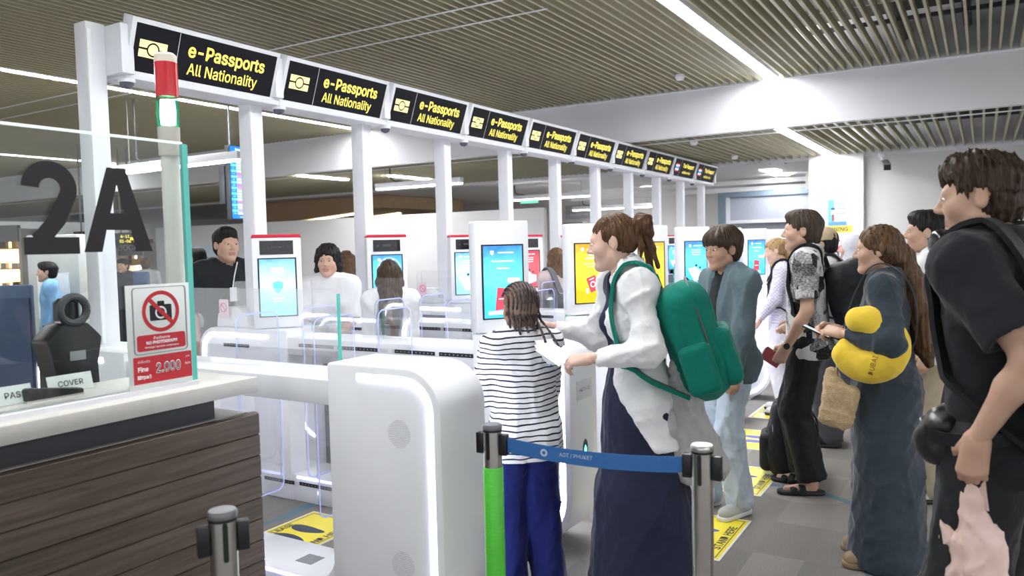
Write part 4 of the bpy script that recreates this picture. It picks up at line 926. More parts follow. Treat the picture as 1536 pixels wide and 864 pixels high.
def wayfinding(x0_, x1_, y0_, y1_, z, s, lb, arrow):
    A_ = onY(x0_, y0_, z); B_ = onY(x1_, y1_, z); r_ = empty('wayfinding_sign', ((A_[0]+B_[0])/2, z, B_[2]))
    MB().box(A_[0], B_[0], z, z+0.15, B_[2], A_[2]).build('box', blackp, r_, bevel=0.01)
    cz_ = (A_[2]+B_[2])/2; hh_ = A_[2]-B_[2]; wd_ = B_[0]-A_[0]; L_ = s.split('\n')
    xs_ = A_[0]+wd_*(.68 if arrow < 0 else .34); xa = A_[0]+wd_*(.25 if arrow < 0 else .78)
    for i, q in enumerate(L_): text('lettering', q, (xs_, z-0.004, cz_+hh_*(0.2*(len(L_)-1)-0.4*i)), (1, 0, 0), (0, 0, 1), hh_*(.75 if len(L_) == 1 else .45), yellowt, r_, bold=0.02)
    ar = [(-.5, 0), (-.05, .42), (-.05, .14), (.5, .14), (.5, -.14), (-.05, -.14), (-.05, -.42)]
    MB().add([(xa-arrow*u*hh_*.62*1.0, z-0.004, cz_+v*hh_*.8) for u, v in ar], [tuple(range(7))]).build('arrow', yellowt, r_)
    for xx in (A_[0]+0.1, B_[0]-0.1): MB().tube([(xx, z+0.07, A_[2]), (xx, z+0.07, H1)], 0.015, 6).build('hanger_rod', grey, r_)
    tag(adopt(r_), lb, 'sign')
wayfinding(117, 143, 347, 367, 13.0, '14', 'black hanging sign with yellow left arrow and 14', -1)
wayfinding(177, 207, 349, 367, 13.0, '4-11\n01-04', 'black hanging sign with yellow 4-11 01-04 and right arrow', 1)
def boxat(name, x0_, x1_, ytop, z, dep, m_, lb, ct, extra=None):
    A_ = atz(x0_, ytop, z); B_ = atz(x1_, ytop, z); h1 = (A_[2]+B_[2])/2; d = np.array([B_[0]-A_[0], B_[1]-A_[1], 0]); L = np.linalg.norm(d); d /= L; n_ = np.array([-d[1], d[0], 0])
    if n_ @ fh < 0: n_ = -n_
    c = np.array([(A_[0]+B_[0])/2, (A_[1]+B_[1])/2, 0]); r_ = empty(name, c)
    MB().obox(c+n_*dep/2+np.array([0, 0, h1/2+0.03]), d*L/2, n_*dep/2, (0, 0, h1/2-0.03)).build('body', m_, r_, bevel=0.02)
    for sg in (-1, 1): MB().obox(c+n_*dep/2+d*sg*L*.4+np.array([0, 0, 0.03]), d*0.04, n_*0.1, (0, 0, 0.03)).build('foot', darkgrey, r_)
    if extra: extra(r_, c, d, n_, L, h1)
    return tag(adopt(r_), lb, ct)
def xray_extra(r_, c, d, n_, L, h1):
    MB().obox(c-n_*0.01+np.array([0, 0, h1*.62]), d*L*.3, n_*0.01, (0, 0, h1*.14)).build('panel', whitet, r_)
    for k in range(3): MB().obox(c-n_*0.022+d*(-L*.1)+np.array([0, 0, h1*(.55+.06*k)]), d*L*.12, n_*0.002, (0, 0, 0.02)).build('label_bar', bluep, r_)
    MB().obox(c-n_*0.012+np.array([0, 0, h1*.3]), d*L*.3, n_*0.01, (0, 0, h1*.13)).build('opening', blackp, r_)
boxat('information_kiosk', 38, 116, 352, 9.0, 0.5, mat('machine_grey', (0.5, 0.51, 0.5), 0.4), 'tall grey machine with white notice panel behind the number 2', 'machine', xray_extra)
def div_extra(r_, c, d, n_, L, h1):
    MB().obox(c-n_*0.01+np.array([0, 0, h1*.5]), d*L*.46, n_*0.006, (0, 0, h1*.4)).build('panel', mat('divider_panel', (0.04, 0.065, 0.13), 0.6), r_)
boxat('folding_screen', -30, 46, 428, 8.0, 0.06, mat('divider_blue', (0.05, 0.08, 0.15), 0.6), 'dark blue divider screen in the far hall', 'divider', div_extra)
boxat('folding_screen', 198, 222, 408, 10.5, 0.06, mat('divider_blue', (0.05, 0.08, 0.15), 0.6), 'narrow blue divider screen beside the sign post', 'divider', div_extra)
for k, (x_, y_, z_) in enumerate(((88, 440, 10.2), (150, 440, 10.2))):
    A_ = atz(x_, y_, z_); r_ = empty('belt_post', (A_[0], A_[1], 0))
    MB().lathe([(0.17, 0), (0.16, 0.02), (0.03, 0.03), (0.03, 0.98), (0.035, 1.0)], (A_[0], A_[1], 0), 16).build('pole', steel, r_, smooth=True)
    MB().lathe([(0.04, 0.88), (0.04, 0.97)], (A_[0], A_[1], 0), 14).build('belt_head', blackp, r_, smooth=True); tag(adopt(r_), 'steel belt post standing in the far hall', 'stanchion', 'far hall belt posts')
A_ = atz(88, 440, 10.2); B_ = atz(150, 440, 10.2)
o = MB().obox(((A_[0]+B_[0])/2, (A_[1]+B_[1])/2, 0.93), ((B_[0]-A_[0])/2*.92, (B_[1]-A_[1])/2*.92, 0), (0.001, 0.001, 0), (0, 0, 0.025)).build('queue_belt', blue); tag(o, 'blue queue belt between two posts in the far hall', 'belt')
# ================================================================ implicit-surface modelling (people, bags, cloth)
def V3(*a): return np.array(a, dtype=np.float32)
class Vol:
    def __init__(s, lo, hi, vox):
        s.lo = np.array(lo, np.float32); s.vox = vox
        s.n = np.maximum(np.ceil((np.array(hi)-s.lo)/vox).astype(int)+1, 4)
        s.ax = [s.lo[i]+vox*np.arange(s.n[i], dtype=np.float32) for i in range(3)]
        s.d = np.full(s.n, 0.5, np.float32)
    def sub_(s, lo, hi):
        a = np.clip(np.floor((np.array(lo)-s.lo)/s.vox).astype(int), 0, s.n); b = np.clip(np.ceil((np.array(hi)-s.lo)/s.vox).astype(int)+1, 0, s.n)
        sl = tuple(slice(a[i], b[i]) for i in range(3))
        if any(a[i] >= b[i] for i in range(3)): return None, None
        return sl, (s.ax[0][sl[0]][:, None, None], s.ax[1][sl[1]][None, :, None], s.ax[2][sl[2]][None, None, :])
    def comb(s, sl, v, k, mode):
        d = s.d[sl]
        if mode == 'add':
            h = np.maximum(k-np.abs(d-v), 0)/max(k, 1e-6); s.d[sl] = np.minimum(d, v)-h*h*k*0.25
        else:
            v = -v; h = np.maximum(k-np.abs(d-v), 0)/max(k, 1e-6); s.d[sl] = np.maximum(d, v)+h*h*k*0.25
        return s
    def cone(s, a, b, ra, rb, k=0.03, flat=None, fk=1.0, mode='add'):
        a = np.array(a, np.float32); b = np.array(b, np.float32); r = max(ra, rb); pad = k+0.03
        sl, P = s.sub_(np.minimum(a, b)-r-pad, np.maximum(a, b)+r+pad)
        if sl is None: return s
        ba = b-a; L2 = float(ba@ba)+1e-9
        q = [P[i]-a[i] for i in range(3)]
        t = np.clip((q[0]*ba[0]+q[1]*ba[1]+q[2]*ba[2])/L2, 0, 1)
        q = [q[i]-t*ba[i] for i in range(3)]
        d2 = q[0]**2+q[1]**2+q[2]**2
        if flat is not None:
            f = q[0]*flat[0]+q[1]*flat[1]+q[2]*flat[2]; d2 = d2+(fk*fk-1)*f*f
        return s.comb(sl, np.sqrt(np.maximum(d2, 0))-(ra+(rb-ra)*t), k, mode)
    def chain(s, pts, rs, k=0.03, **kw):
        for i in range(len(pts)-1): s.cone(pts[i], pts[i+1], rs[i], rs[i+1], k, **kw)
        return s
    def ell(s, c, r, k=0.02, rot=None, mode='add'):
        c = np.array(c, np.float32); r = np.array(r, np.float32); m = float(r.max())+k+0.03
        sl, P = s.sub_(c-m, c+m)
        if sl is None: return s
        q = [P[i]-c[i] for i in range(3)]
        if rot is not None:
            q = [q[0]*rot[0][i]+q[1]*rot[1][i]+q[2]*rot[2][i] for i in range(3)]
        k0 = np.sqrt((q[0]/r[0])**2+(q[1]/r[1])**2+(q[2]/r[2])**2)
        k1 = np.sqrt((q[0]/r[0]**2)**2+(q[1]/r[1]**2)**2+(q[2]/r[2]**2)**2)+1e-6
        return s.comb(sl, k0*(k0-1)/k1, k, mode)
    def box(s, c, h, rnd=0.02, k=0.01, rot=None, mode='add'):
        c = np.array(c, np.float32); h = np.array(h, np.float32); m = float(np.linalg.norm(h))+k+0.03
        sl, P = s.sub_(c-m, c+m)
        if sl is None: return s
        q = [P[i]-c[i] for i in range(3)]
        if rot is not None: q = [q[0]*rot[0][i]+q[1]*rot[1][i]+q[2]*rot[2][i] for i in range(3)]
        e = [np.abs(q[i])-(h[i]-rnd) for i in range(3)]
        out = np.sqrt(sum(np.maximum(x, 0)**2 for x in e)); ins = np.minimum(np.maximum(np.maximum(e[0], e[1]), e[2]), 0)
        return s.comb(sl, out+ins-rnd, k, mode)
    def cut(s, p, n, k=0.0):
        n = np.array(n, float); n = n/np.linalg.norm(n)
        v = (s.ax[0][:, None, None]-p[0])*n[0]+(s.ax[1][None, :, None]-p[1])*n[1]+(s.ax[2][None, None, :]-p[2])*n[2]
        if k: h = np.maximum(k-np.abs(s.d-v), 0)/k; s.d = (np.maximum(s.d, v)+h*h*k*0.25).astype(np.float32)
        else: s.d = np.maximum(s.d, v).astype(np.float32)
        return s
    def folds(s, amp, freq=9.0, seed=0, squash=(1, 1, 0.45), n=4):
        rg = np.random.RandomState(seed); X, Y, Z = s.ax[0][:, None, None], s.ax[1][None, :, None], s.ax[2][None, None, :]
        acc = 0
        for i in range(n):
            v = rg.normal(size=3)*np.array(squash); v = v/np.linalg.norm(v)*freq*(1+0.5*i)*2
            w = rg.normal(size=3)*freq*0.8
            sn_ = np.sin(v[0]*X+v[1]*Y+v[2]*Z+rg.uniform(0, 6)+1.6*np.sin(w[0]*X+w[1]*Y+w[2]*Z))
            acc = acc+(0.45*sn_+0.5-1.5*(1-np.abs(sn_))**2)*(0.75**i)
        s.d = (s.d+amp*0.5*acc).astype(np.float32); return s
    def mesh(s):
        d = s.d.copy(); d[0] = d[-1] = 0.5; d[:, 0] = d[:, -1] = 0.5; d[:, :, 0] = d[:, :, -1] = 0.5
        ins = d < 0; c = np.zeros(tuple(x-1 for x in d.shape), np.int8)
        offs = [(i, j, k) for i in (0, 1) for j in (0, 1) for k in (0, 1)]
        sl = lambda o: tuple(slice(o[i], d.shape[i]-1+o[i]) for i in range(3))
        for o in offs: c += ins[sl(o)]
        act = np.argwhere((c > 0) & (c < 8))
        if len(act) == 0: return np.zeros((0, 3)), np.zeros((0, 4), int)
        idx = np.full(c.shape, -1, np.int32); idx[act[:, 0], act[:, 1], act[:, 2]] = np.arange(len(act))
        vals = [d[act[:, 0]+o[0], act[:, 1]+o[1], act[:, 2]+o[2]] for o in offs]
        acc = np.zeros((len(act), 3)); cnt = np.zeros(len(act))
        for a in range(8):
            for b in range(a+1, 8):
                df = [offs[b][i]-offs[a][i] for i in range(3)]
                if sum(map(abs, df)) != 1: continue
                m = (vals[a] < 0) != (vals[b] < 0); t = vals[a]/(vals[a]-vals[b]+1e-12)
                for i in range(3): acc[:, i] += np.where(m, offs[a][i]+t*df[i], 0)
                cnt += m
        v = s.lo+s.vox*(act+acc/cnt[:, None])
        Q = []
        for ax in range(3):
            u, w = (ax+1) % 3, (ax+2) % 3
            s0 = [slice(None)]*3; s1 = [slice(None)]*3; s0[ax] = slice(0, -1); s1[ax] = slice(1, None)
            cr_ = ins[tuple(s0)] != ins[tuple(s1)]
            e = np.argwhere(cr_); e = e[(e[:, u] > 0) & (e[:, w] > 0) & (e[:, u] < d.shape[u]-1) & (e[:, w] < d.shape[w]-1)]
            if len(e) == 0: continue
            def gi(du, dw):
                q = e.copy(); q[:, u] -= du; q[:, w] -= dw; return idx[q[:, 0], q[:, 1], q[:, 2]]
            quad = np.stack([gi(1, 1), gi(0, 1), gi(0, 0), gi(1, 0)], 1)
            fl_ = ~ins[e[:, 0], e[:, 1], e[:, 2]]; quad[fl_] = quad[fl_][:, ::-1]
            Q.append(quad)
        q = np.concatenate(Q); q = q[(q >= 0).all(1)]
        return v, q
def npmesh(name, v, q, m, parent=None, smooth=True, mi=None, mats=None):
    me = bpy.data.meshes.new(name); v = np.asarray(v, np.float32); q = np.asarray(q, np.int32)
    me.vertices.add(len(v)); me.vertices.foreach_set('co', v.ravel())
    me.loops.add(q.size); me.loops.foreach_set('vertex_index', q.ravel())
    me.polygons.add(len(q)); me.polygons.foreach_set('loop_start', np.arange(0, q.size, 4, dtype=np.int32))
    try: me.polygons.foreach_set('loop_total', np.full(len(q), 4, np.int32))
    except Exception: pass
    me.update(calc_edges=True)
    if smooth: me.polygons.foreach_set('use_smooth', np.ones(len(q), bool))
    for x in (mats or [m]): me.materials.append(x)
    if mi is not None: me.polygons.foreach_set('material_index', np.asarray(mi, np.int32))
    me.validate(); me.update()
    return link(name, me, parent)
def relax(v, q, it=1, f=0.5):
    for _ in range(it):
        acc = np.zeros_like(v); cnt = np.zeros(len(v))
        for a in range(4):
            np.add.at(acc, q[:, a], v[q[:, (a+1) % 4]]+v[q[:, (a-1) % 4]]); np.add.at(cnt, q[:, a], 2)
        v = v*(1-f)+f*acc/np.maximum(cnt, 1)[:, None]
    return v
def nrm(a): a = np.array(a, float); return a/(np.linalg.norm(a)+1e-9)
def rotx(a): c, s = math.cos(a), math.sin(a); return np.array([[1, 0, 0], [0, c, -s], [0, s, c]])
def rotz(a): c, s = math.cos(a), math.sin(a); return np.array([[c, -s, 0], [s, c, 0], [0, 0, 1]])
def roty(a): c, s = math.cos(a), math.sin(a); return np.array([[c, 0, s], [0, 1, 0], [-s, 0, c]])
def ik(a, b, l1, l2, pole):
    a, b, pole = np.array(a, float), np.array(b, float), np.array(pole, float)
    d = b-a; L = np.linalg.norm(d); L_ = min(L, (l1+l2)*0.999); u = d/(L+1e-9)
    if L > L_: b = a+u*L_
    x = (l1*l1-l2*l2+L_*L_)/(2*L_); h = math.sqrt(max(l1*l1-x*x, 0)); w = pole-u*(pole@u)
    return a+u*x+nrm(w)*h, b

# ---------------- heads
HEADS = {}
def head_mesh(vox, fem):
    key = (vox, fem)
    if key in HEADS: return HEADS[key]
    w = 0.94 if fem else 1.0
    V = Vol((-0.12, -0.14, -0.20), (0.12, 0.15, 0.15), vox)
    V.ell((0, -0.012, 0.03), (0.076, 0.098, 0.088), 0.01)
    V.ell((0, 0.030, -0.035), (0.058*w, 0.060, 0.080), 0.03)
    for sg in (-1, 1):
        V.cone((sg*0.050*w, 0.005, -0.062), (sg*0.012, 0.062, -0.098), 0.022*w, 0.018*w, 0.03)
        V.ell((sg*0.038, 0.060, -0.028), (0.026, 0.026, 0.026), 0.03)
        V.ell((sg*0.032, 0.097, 0.002), (0.017, 0.012, 0.011), 0.012, mode='sub')
        V.ell((sg*0.077, -0.010, -0.006), (0.009, 0.020, 0.032), 0.006, rot=rotz(sg*0.35)); V.ell((sg*0.090, -0.004, -0.002), (0.0105, 0.012, 0.020), 0.004, mode='sub')
        V.ell((sg*0.0105, 0.099, -0.033), (0.0085, 0.010, 0.008), 0.006)
    V.cone((-0.036, 0.080, 0.020), (0.036, 0.080, 0.020), 0.010 if fem else 0.012, 0.010 if fem else 0.012, 0.02)
    V.cone((0, 0.088, 0.012), (0, 0.110, -0.027), 0.007, 0.0100, 0.012)
    V.cone((-0.019, 0.084, -0.0605), (0.019, 0.084, -0.0605), 0.0065, 0.0065, 0.008); V.cone((-0.016, 0.083, -0.071), (0.016, 0.083, -0.071), 0.0075, 0.0075, 0.008)
    V.cone((-0.02, 0.094, -0.0655), (0.02, 0.094, -0.0655), 0.0018, 0.0018, 0.004, mode='sub')
    V.ell((0, 0.076, -0.102), (0.022, 0.018, 0.017), 0.02)
    V.cone((0, -0.022, -0.06), (0, -0.034, -0.20), 0.050*w, 0.055*w, 0.03)
    v, q = V.mesh(); v = relax(v, q, 1, 0.4)
    c = v[q].mean(1)
    lips = (np.abs(c[:, 0]) < 0.023) & (c[:, 1] > 0.081) & (c[:, 2] > -0.079) & (c[:, 2] < -0.056)
    HEADS[key] = (v, q, lips.astype(int)); return HEADS[key]
HANDS = {}
def hand_mesh(pose, vox):
    """wrist at origin, fingers along +Y, palm facing -Z, thumb on +X"""
    key = (pose, vox)
    if key in HANDS: return HANDS[key]
    V = Vol((-0.07, -0.06, -0.13), (0.10, 0.22, 0.05), vox)
    curl = {'relax': (0.35, 0.45, 0.35), 'grip': (1.25, 1.45, 0.9), 'pinch': (0.75, 0.7, 0.4), 'flat': (0.12, 0.12, 0.1)}[pose]
    V.cone((0, -0.03, 0), (0, 0.012, 0), 0.018, 0.026, 0.01, flat=(0, 0, 1), fk=1.15)
    xs = (0.027, 0.009, -0.009, -0.026); L = (0.042, 0.047, 0.043, 0.034); yk = (0.088, 0.092, 0.088, 0.078)
    for i in range(4):
        V.cone((xs[i]*0.6, 0.0, 0), (xs[i], yk[i], 0), 0.016, 0.0125, 0.018)
        p = np.array([xs[i], yk[i], 0.0]); a = 0; ex = (0.0, 0.05, 0.1, 0.18)[i]
        for j, (f, r0, r1) in enumerate(((1.0, 0.0108, 0.0095), (0.68, 0.0095, 0.0085), (0.55, 0.0085, 0.0070))):
            a += curl[j]+ex*(pose == 'relax'); n_ = p+L[i]*f*np.array([-xs[i]*0.12*(pose == 'flat'), math.cos(a), -math.sin(a)])
            V.cone(p, n_, r0*(0.9 if i == 3 else 1), r1*(0.9 if i == 3 else 1), 0.004); p = n_
    V.ell((0.018, 0.03, -0.012), (0.016, 0.03, 0.014), 0.015)
    t = {'relax': [(0.02, 0.012, -0.006), (0.046, 0.045, -0.022), (0.053, 0.078, -0.032), (0.050, 0.104, -0.038)],
         'grip': [(0.02, 0.012, -0.008), (0.042, 0.045, -0.032), (0.030, 0.072, -0.050), (0.008, 0.086, -0.056)],
         'pinch': [(0.02, 0.012, -0.008), (0.048, 0.044, -0.030), (0.050, 0.080, -0.052), (0.042, 0.108, -0.062)],
         'flat': [(0.02, 0.012, -0.004), (0.050, 0.040, -0.014), (0.066, 0.070, -0.018), (0.074, 0.096, -0.020)]}[pose]
    V.chain(t, (0.016, 0.013, 0.0105, 0.0085), 0.008)
    HANDS[key] = V.mesh(); return HANDS[key]

EYEW = mat('eye_white', (0.75, 0.74, 0.72), 0.2, var=0); EYED = mat('eye_dark', (0.03, 0.018, 0.012), 0.15, var=0)
BROW = mat('brow_dark', (0.03, 0.02, 0.015), 0.7, var=0.1)
LIPM = mat('lip_tone', (0.45, 0.20, 0.17), 0.5, var=0.05)
def skin(name, c): return mat(name, c, 0.5, var=0.05, vs=30, sss=0.15, bump=0.03, bs=300)
SK = dict(fair=skin('skin_fair', (0.66, 0.43, 0.34)), light=skin('skin_light', (0.58, 0.36, 0.26)), mid=skin('skin_mid', (0.46, 0.27, 0.185)), tan=skin('skin_tan', (0.40, 0.23, 0.15)))
def hairm(name, c, c2=None):
    m = mat(name, c, 0.48, var=0.0, spec=0.2); nt, b = nodes_of(m)
    tc = nt.nodes.new('ShaderNodeTexCoord'); mp = nt.nodes.new('ShaderNodeMapping'); mp.inputs['Scale'].default_value = (90, 90, 9)
    n = nt.nodes.new('ShaderNodeTexNoise'); n.inputs['Scale'].default_value = 1.2; n.inputs['Detail'].default_value = 5; n.inputs['Distortion'].default_value = 0.7
    nt.links.new(tc.outputs['Object'], mp.inputs[0]); nt.links.new(mp.outputs[0], n.inputs['Vector'])
    r = nt.nodes.new('ShaderNodeValToRGB'); r.color_ramp.elements[0].position = 0.3; r.color_ramp.elements[1].position = 0.72
    r.color_ramp.elements[0].color = (*[x*0.45 for x in c], 1); r.color_ramp.elements[1].color = (*(c2 or [min(1, x*1.7) for x in c]), 1)
    nt.links.new(n.outputs['Fac'], r.inputs[0]); nt.links.new(r.outputs[0], b.inputs['Base Color'])
    bp = nt.nodes.new('ShaderNodeBump'); bp.inputs['Strength'].default_value = 0.5; bp.inputs['Distance'].default_value = 0.004
    nt.links.new(n.outputs['Fac'], bp.inputs['Height']); nt.links.new(bp.outputs[0], b.inputs['Normal'])
    return m
HM = dict(black=hairm('hair_black', (0.014, 0.012, 0.012)), darkbrown=hairm('hair_dark_brown', (0.045, 0.028, 0.018)), brown=hairm('hair_brown', (0.11, 0.062, 0.034)),
          auburn=hairm('hair_auburn', (0.075, 0.038, 0.021), (0.17, 0.085, 0.04)), blonde=hairm('hair_blonde', (0.32, 0.20, 0.10)), ash=hairm('hair_ash_brown', (0.06, 0.043, 0.03)))

class Fig:
    def __init__(s, label, loc, heading, H, skin_, fem=False, vox=0.011, hvox=0.0048, build=1.0, lean=0, twist=0, head=(0, 0, 0), feet=None,
                 wl=None, wr=None, pl=None, pr=None, hl='relax', hr='relax', pnl=None, pnr=None, hdl=None, hdr=None, side=0, group=None, hs=1.0):
        s.sc = H/1.75; s.fem = fem; s.vox = vox; s.hvox = hvox; s.b = build; s.label = label
        sw = (0.158 if fem else 0.180)*(0.5+0.5*build)
        s.P = V3(side, 0, 0.955); Rt = rotx(-R(lean)); s.Rt = Rt
        up = Rt @ V3(0, 0, 1); s.up = up
        s.waist = s.P+up*0.14; s.chest = s.P+up*0.34; s.neck = s.P+up*0.535
        tw = rotz(R(twist)); s.right = tw @ V3(1, 0, 0); s.fwd = tw @ (Rt @ V3(0, 1, 0))
        s.shc = s.P+up*0.475
        s.sh = {'L': s.shc-s.right*sw, 'R': s.shc+s.right*sw}
        hw = 0.088
        s.hip = {'L': s.P+V3(-hw, 0, -0.02), 'R': s.P+V3(hw, 0, -0.02)}
        feet = feet or {}
        s.foot = {'L': np.array(feet.get('L', (-0.10, 0.0, 12)), float), 'R': np.array(feet.get('R', (0.10, 0.0, -12)), float)}
        s.ank = {}; s.knee = {}
        for k in 'LR':
            f = s.foot[k]; a = V3(f[0], f[1]-0.03, 0.085); kn, an = ik(s.hip[k], a, 0.435, 0.43, V3(0, 1, 0)); s.knee[k] = kn; s.ank[k] = a
        dl = {'L': s.sh['L']+V3(-0.06, 0.03, -0.51), 'R': s.sh['R']+V3(0.06, 0.03, -0.51)}
        s.wr = {}; s.el = {}
        for k, t, pole in (('L', wl, pl), ('R', wr, pr)):
            t = dl[k] if t is None else np.array(t, float)
            pole = (V3(-0.35 if k == 'L' else 0.35, -1, -0.3)) if pole is None else pole
            s.el[k], s.wr[k] = ik(s.sh[k], t, 0.285, 0.255, pole)
        s.hp = {'L': hl, 'R': hr}; s.pn = {'L': pnl, 'R': pnr}; s.hd = {'L': hdl, 'R': hdr}
        yaw, pit, rol = head
        s.Rh = rotz(R(yaw)) @ rotx(-R(pit)) @ roty(R(rol))
        s.hc = s.neck+up*0.02+V3(0, 0.035, 0.0)+s.Rh @ V3(0, 0, 0.118*hs)
        s.hs = hs
        s.root = None; s.skin = SK[skin_]; s.heading = heading; s.loc = loc; s.group = group
        s.body()
    def W(s, v): return np.asarray(v)*s.sc
    def world(s, p):
        p = np.array(p, float)*s.sc; a = R(s.heading-90); return np.array([s.loc[0]+p[0]*math.cos(a)-p[1]*math.sin(a), s.loc[1]+p[0]*math.sin(a)+p[1]*math.cos(a), p[2]])
    def tolocal(s, w_):
        a = R(s.heading-90); d = np.array(w_, float)-np.array([s.loc[0], s.loc[1], 0]); return np.array([d[0]*math.cos(a)+d[1]*math.sin(a), -d[0]*math.sin(a)+d[1]*math.cos(a), d[2]])/s.sc
    def torso(s, V, inf=0.0, lo=0.0, k=0.05, bust=True):
        b = s.b; f = s.fwd; F_ = dict(flat=f, fk=1.58)
        hipr, war, chr_ = ((0.168, 0.130, 0.148) if s.fem else (0.160, 0.142, 0.165))
        V.cone(s.P-s.up*0.03, s.waist, hipr*b+inf, war*b+inf, k, **F_); V.cone(s.waist, s.chest, war*b+inf, chr_*b+inf, k, **F_)
        V.cone(s.chest, s.shc-s.up*0.03, chr_*b+inf, 0.125*b+inf, k, **F_)
        V.cone(s.sh['L']+s.right*0.02-s.up*0.02, s.sh['R']-s.right*0.02-s.up*0.02, 0.056+inf, 0.056+inf, k)
        for kk in 'LR': V.cone(s.neck+s.up*0.0-s.fwd*0.02, s.sh[kk]+s.up*0.015, 0.050+inf*0.6, 0.046+inf, k)
        for sg in (-1, 1):
            V.ell(s.P+s.right*sg*0.075-s.fwd*0.055-s.up*0.03, (0.082+inf, 0.078+inf, 0.09+inf), k)
            if s.fem and bust: V.ell(s.chest+s.right*sg*0.07+s.fwd*0.070-s.up*0.02, (0.060+inf*.7, 0.056+inf*.7, 0.063+inf*.7), k)
    def bounds(s, pts, pad):
        a = np.array(pts); return a.min(0)-pad, a.max(0)+pad
    def body(s):
        pts = [s.P, s.neck, *s.sh.values(), *s.el.values(), *s.wr.values(), *s.knee.values(), *s.ank.values()]
        lo, hi = s.bounds(pts, 0.21); lo[2] = -0.02; hi[2] = s.neck[2]+0.10
        V = Vol(lo, hi, max(s.vox*1.25, 0.013))
        s.torso(V, -0.012)
        V.cone(s.neck-s.up*0.03, s.hc-s.Rh @ V3(0, 0.025, 0.11), 0.058, 0.050, 0.03)
        m = 0.9 if s.fem else 1.0; m *= 0.6+0.4*s.b
        for k in 'LR':
            V.chain([s.sh[k], s.sh[k]*0.5+s.el[k]*0.5, s.el[k], s.el[k]*0.65+s.wr[k]*0.35, s.wr[k]], [0.050*m, 0.046*m, 0.037*m, 0.039*m, 0.026*m], 0.02)
            V.chain([s.hip[k], s.knee[k], s.knee[k]*0.65+s.ank[k]*0.35, s.ank[k]], [0.080*m, 0.052*m, 0.053*m, 0.035*m], 0.03)
            f = s.foot[k]; a = R(f[2]); d = V3(-math.sin(a), math.cos(a), 0)
            V.cone(s.ank[k]-V3(0, 0, 0.04), s.ank[k]+d*0.15-V3(0, 0, 0.058), 0.034, 0.026, 0.03)
        v, q = V.mesh(); mi = np.zeros(len(q), int)
        VS, QS, MI = [v], [q], [mi]; off = len(v)
        hv, hq, lm = head_mesh(s.hvox, s.fem)
        VS.append((s.Rh @ (hv*s.hs).T).T+s.hc); QS.append(hq+off); MI.append(lm); off += len(hv)
        for k in 'LR':
            fd_ = nrm(s.wr[k]-s.el[k]) if s.hd[k] is None else nrm(s.hd[k])
            pn = s.pn[k] if s.pn[k] is not None else (V3(1, 0.2, 0) if k == 'L' else V3(-1, 0.2, 0))
            zz = -nrm(pn-fd_*(np.array(pn)@fd_)); xx = np.cross(fd_, zz)
            hv, hq = hand_mesh(s.hp[k], max(0.0042, s.hvox*0.9)); hv = hv.copy(); hq = hq.copy()
            # thumb side: +X of the hand; for the right hand palm down thumb points to -x of the frame -> mirror
            want = 1 if k == 'R' else -1
            hv2 = hv.copy(); flip = (want == 1)
            if flip: hv2[:, 0] *= -1; hq = hq[:, ::-1]
            sz = 0.92 if s.fem else 1.0
            M_ = np.stack([xx, fd_, zz], 1)
            VS.append((M_ @ (hv2*sz).T).T+s.wr[k]); QS.append(hq+off); MI.append(np.zeros(len(hq), int)); off += len(hv)
            s.hd[k] = fd_; s.pn[k] = -zz
        v = np.concatenate(VS)*s.sc; q = np.concatenate(QS); mi = np.concatenate(MI)
        o = npmesh('person', v, q, s.skin, mi=mi, mats=[s.skin, LIPM]); s.root = o
        o.location = (s.loc[0], s.loc[1], 0); o.rotation_euler = (0, 0, R(s.heading-90))
        tag(o, s.label, 'person', s.group)
        # eyes and brows
        if s.hvox < 0.008:
            for sg in (-1, 1):
                e = MB(); c = s.hc+s.Rh @ (V3(sg*0.031, 0.0805, 0.002)*s.hs); fz_2 = s.Rh @ V3(0, 1, 0)
                prof = [(0.0001, -0.008), (0.006, -0.0072), (0.0102, -0.0042), (0.0118, 0), (0.0102, 0.0042), (0.006, 0.0072), (0.0001, 0.008)]
                e.lathe(prof, (0, 0, 0), 12); e.v = [tuple((c+np.array(p))*s.sc) for p in e.v]
                eo = e.build('eye', EYEW, o, smooth=True)
                d = MB().disc((c+fz_2*0.0121)*s.sc, s.Rh @ V3(1, 0, 0), s.Rh @ V3(0, 0, 1), 0.0058*s.sc, 12); d.build('iris', EYED, eo)
                bw = MB().tube([s.hc+s.Rh @ (V3(sg*x_, y_, z_)*s.hs) for x_, y_, z_ in ((0.014, 0.0905, 0.0195), (0.028, 0.0895, 0.0245), (0.044, 0.080, 0.0225))], [0.0028, 0.0034, 0.0014], 6)
                bw.v = [tuple(np.array(p)*s.sc) for p in bw.v]; bw.build('eyebrow', BROW, o, smooth=True)
    def hairline(s, V, p, n, amp, seed):
        n = np.array(n, float); n = n/np.linalg.norm(n); X, Y, Z = V.ax[0][:, None, None], V.ax[1][None, :, None], V.ax[2][None, None, :]
        v = (X-p[0])*n[0]+(Y-p[1])*n[1]+(Z-p[2])*n[2]+amp*np.sin(95*X+seed)*np.sin(37*X+2*seed+20*Z)+amp*0.6*np.sin(210*X+90*Z+seed)
        h = np.maximum(0.012-np.abs(V.d-v), 0)/0.012; V.d = (np.maximum(V.d, v)+h*h*0.003).astype(np.float32)
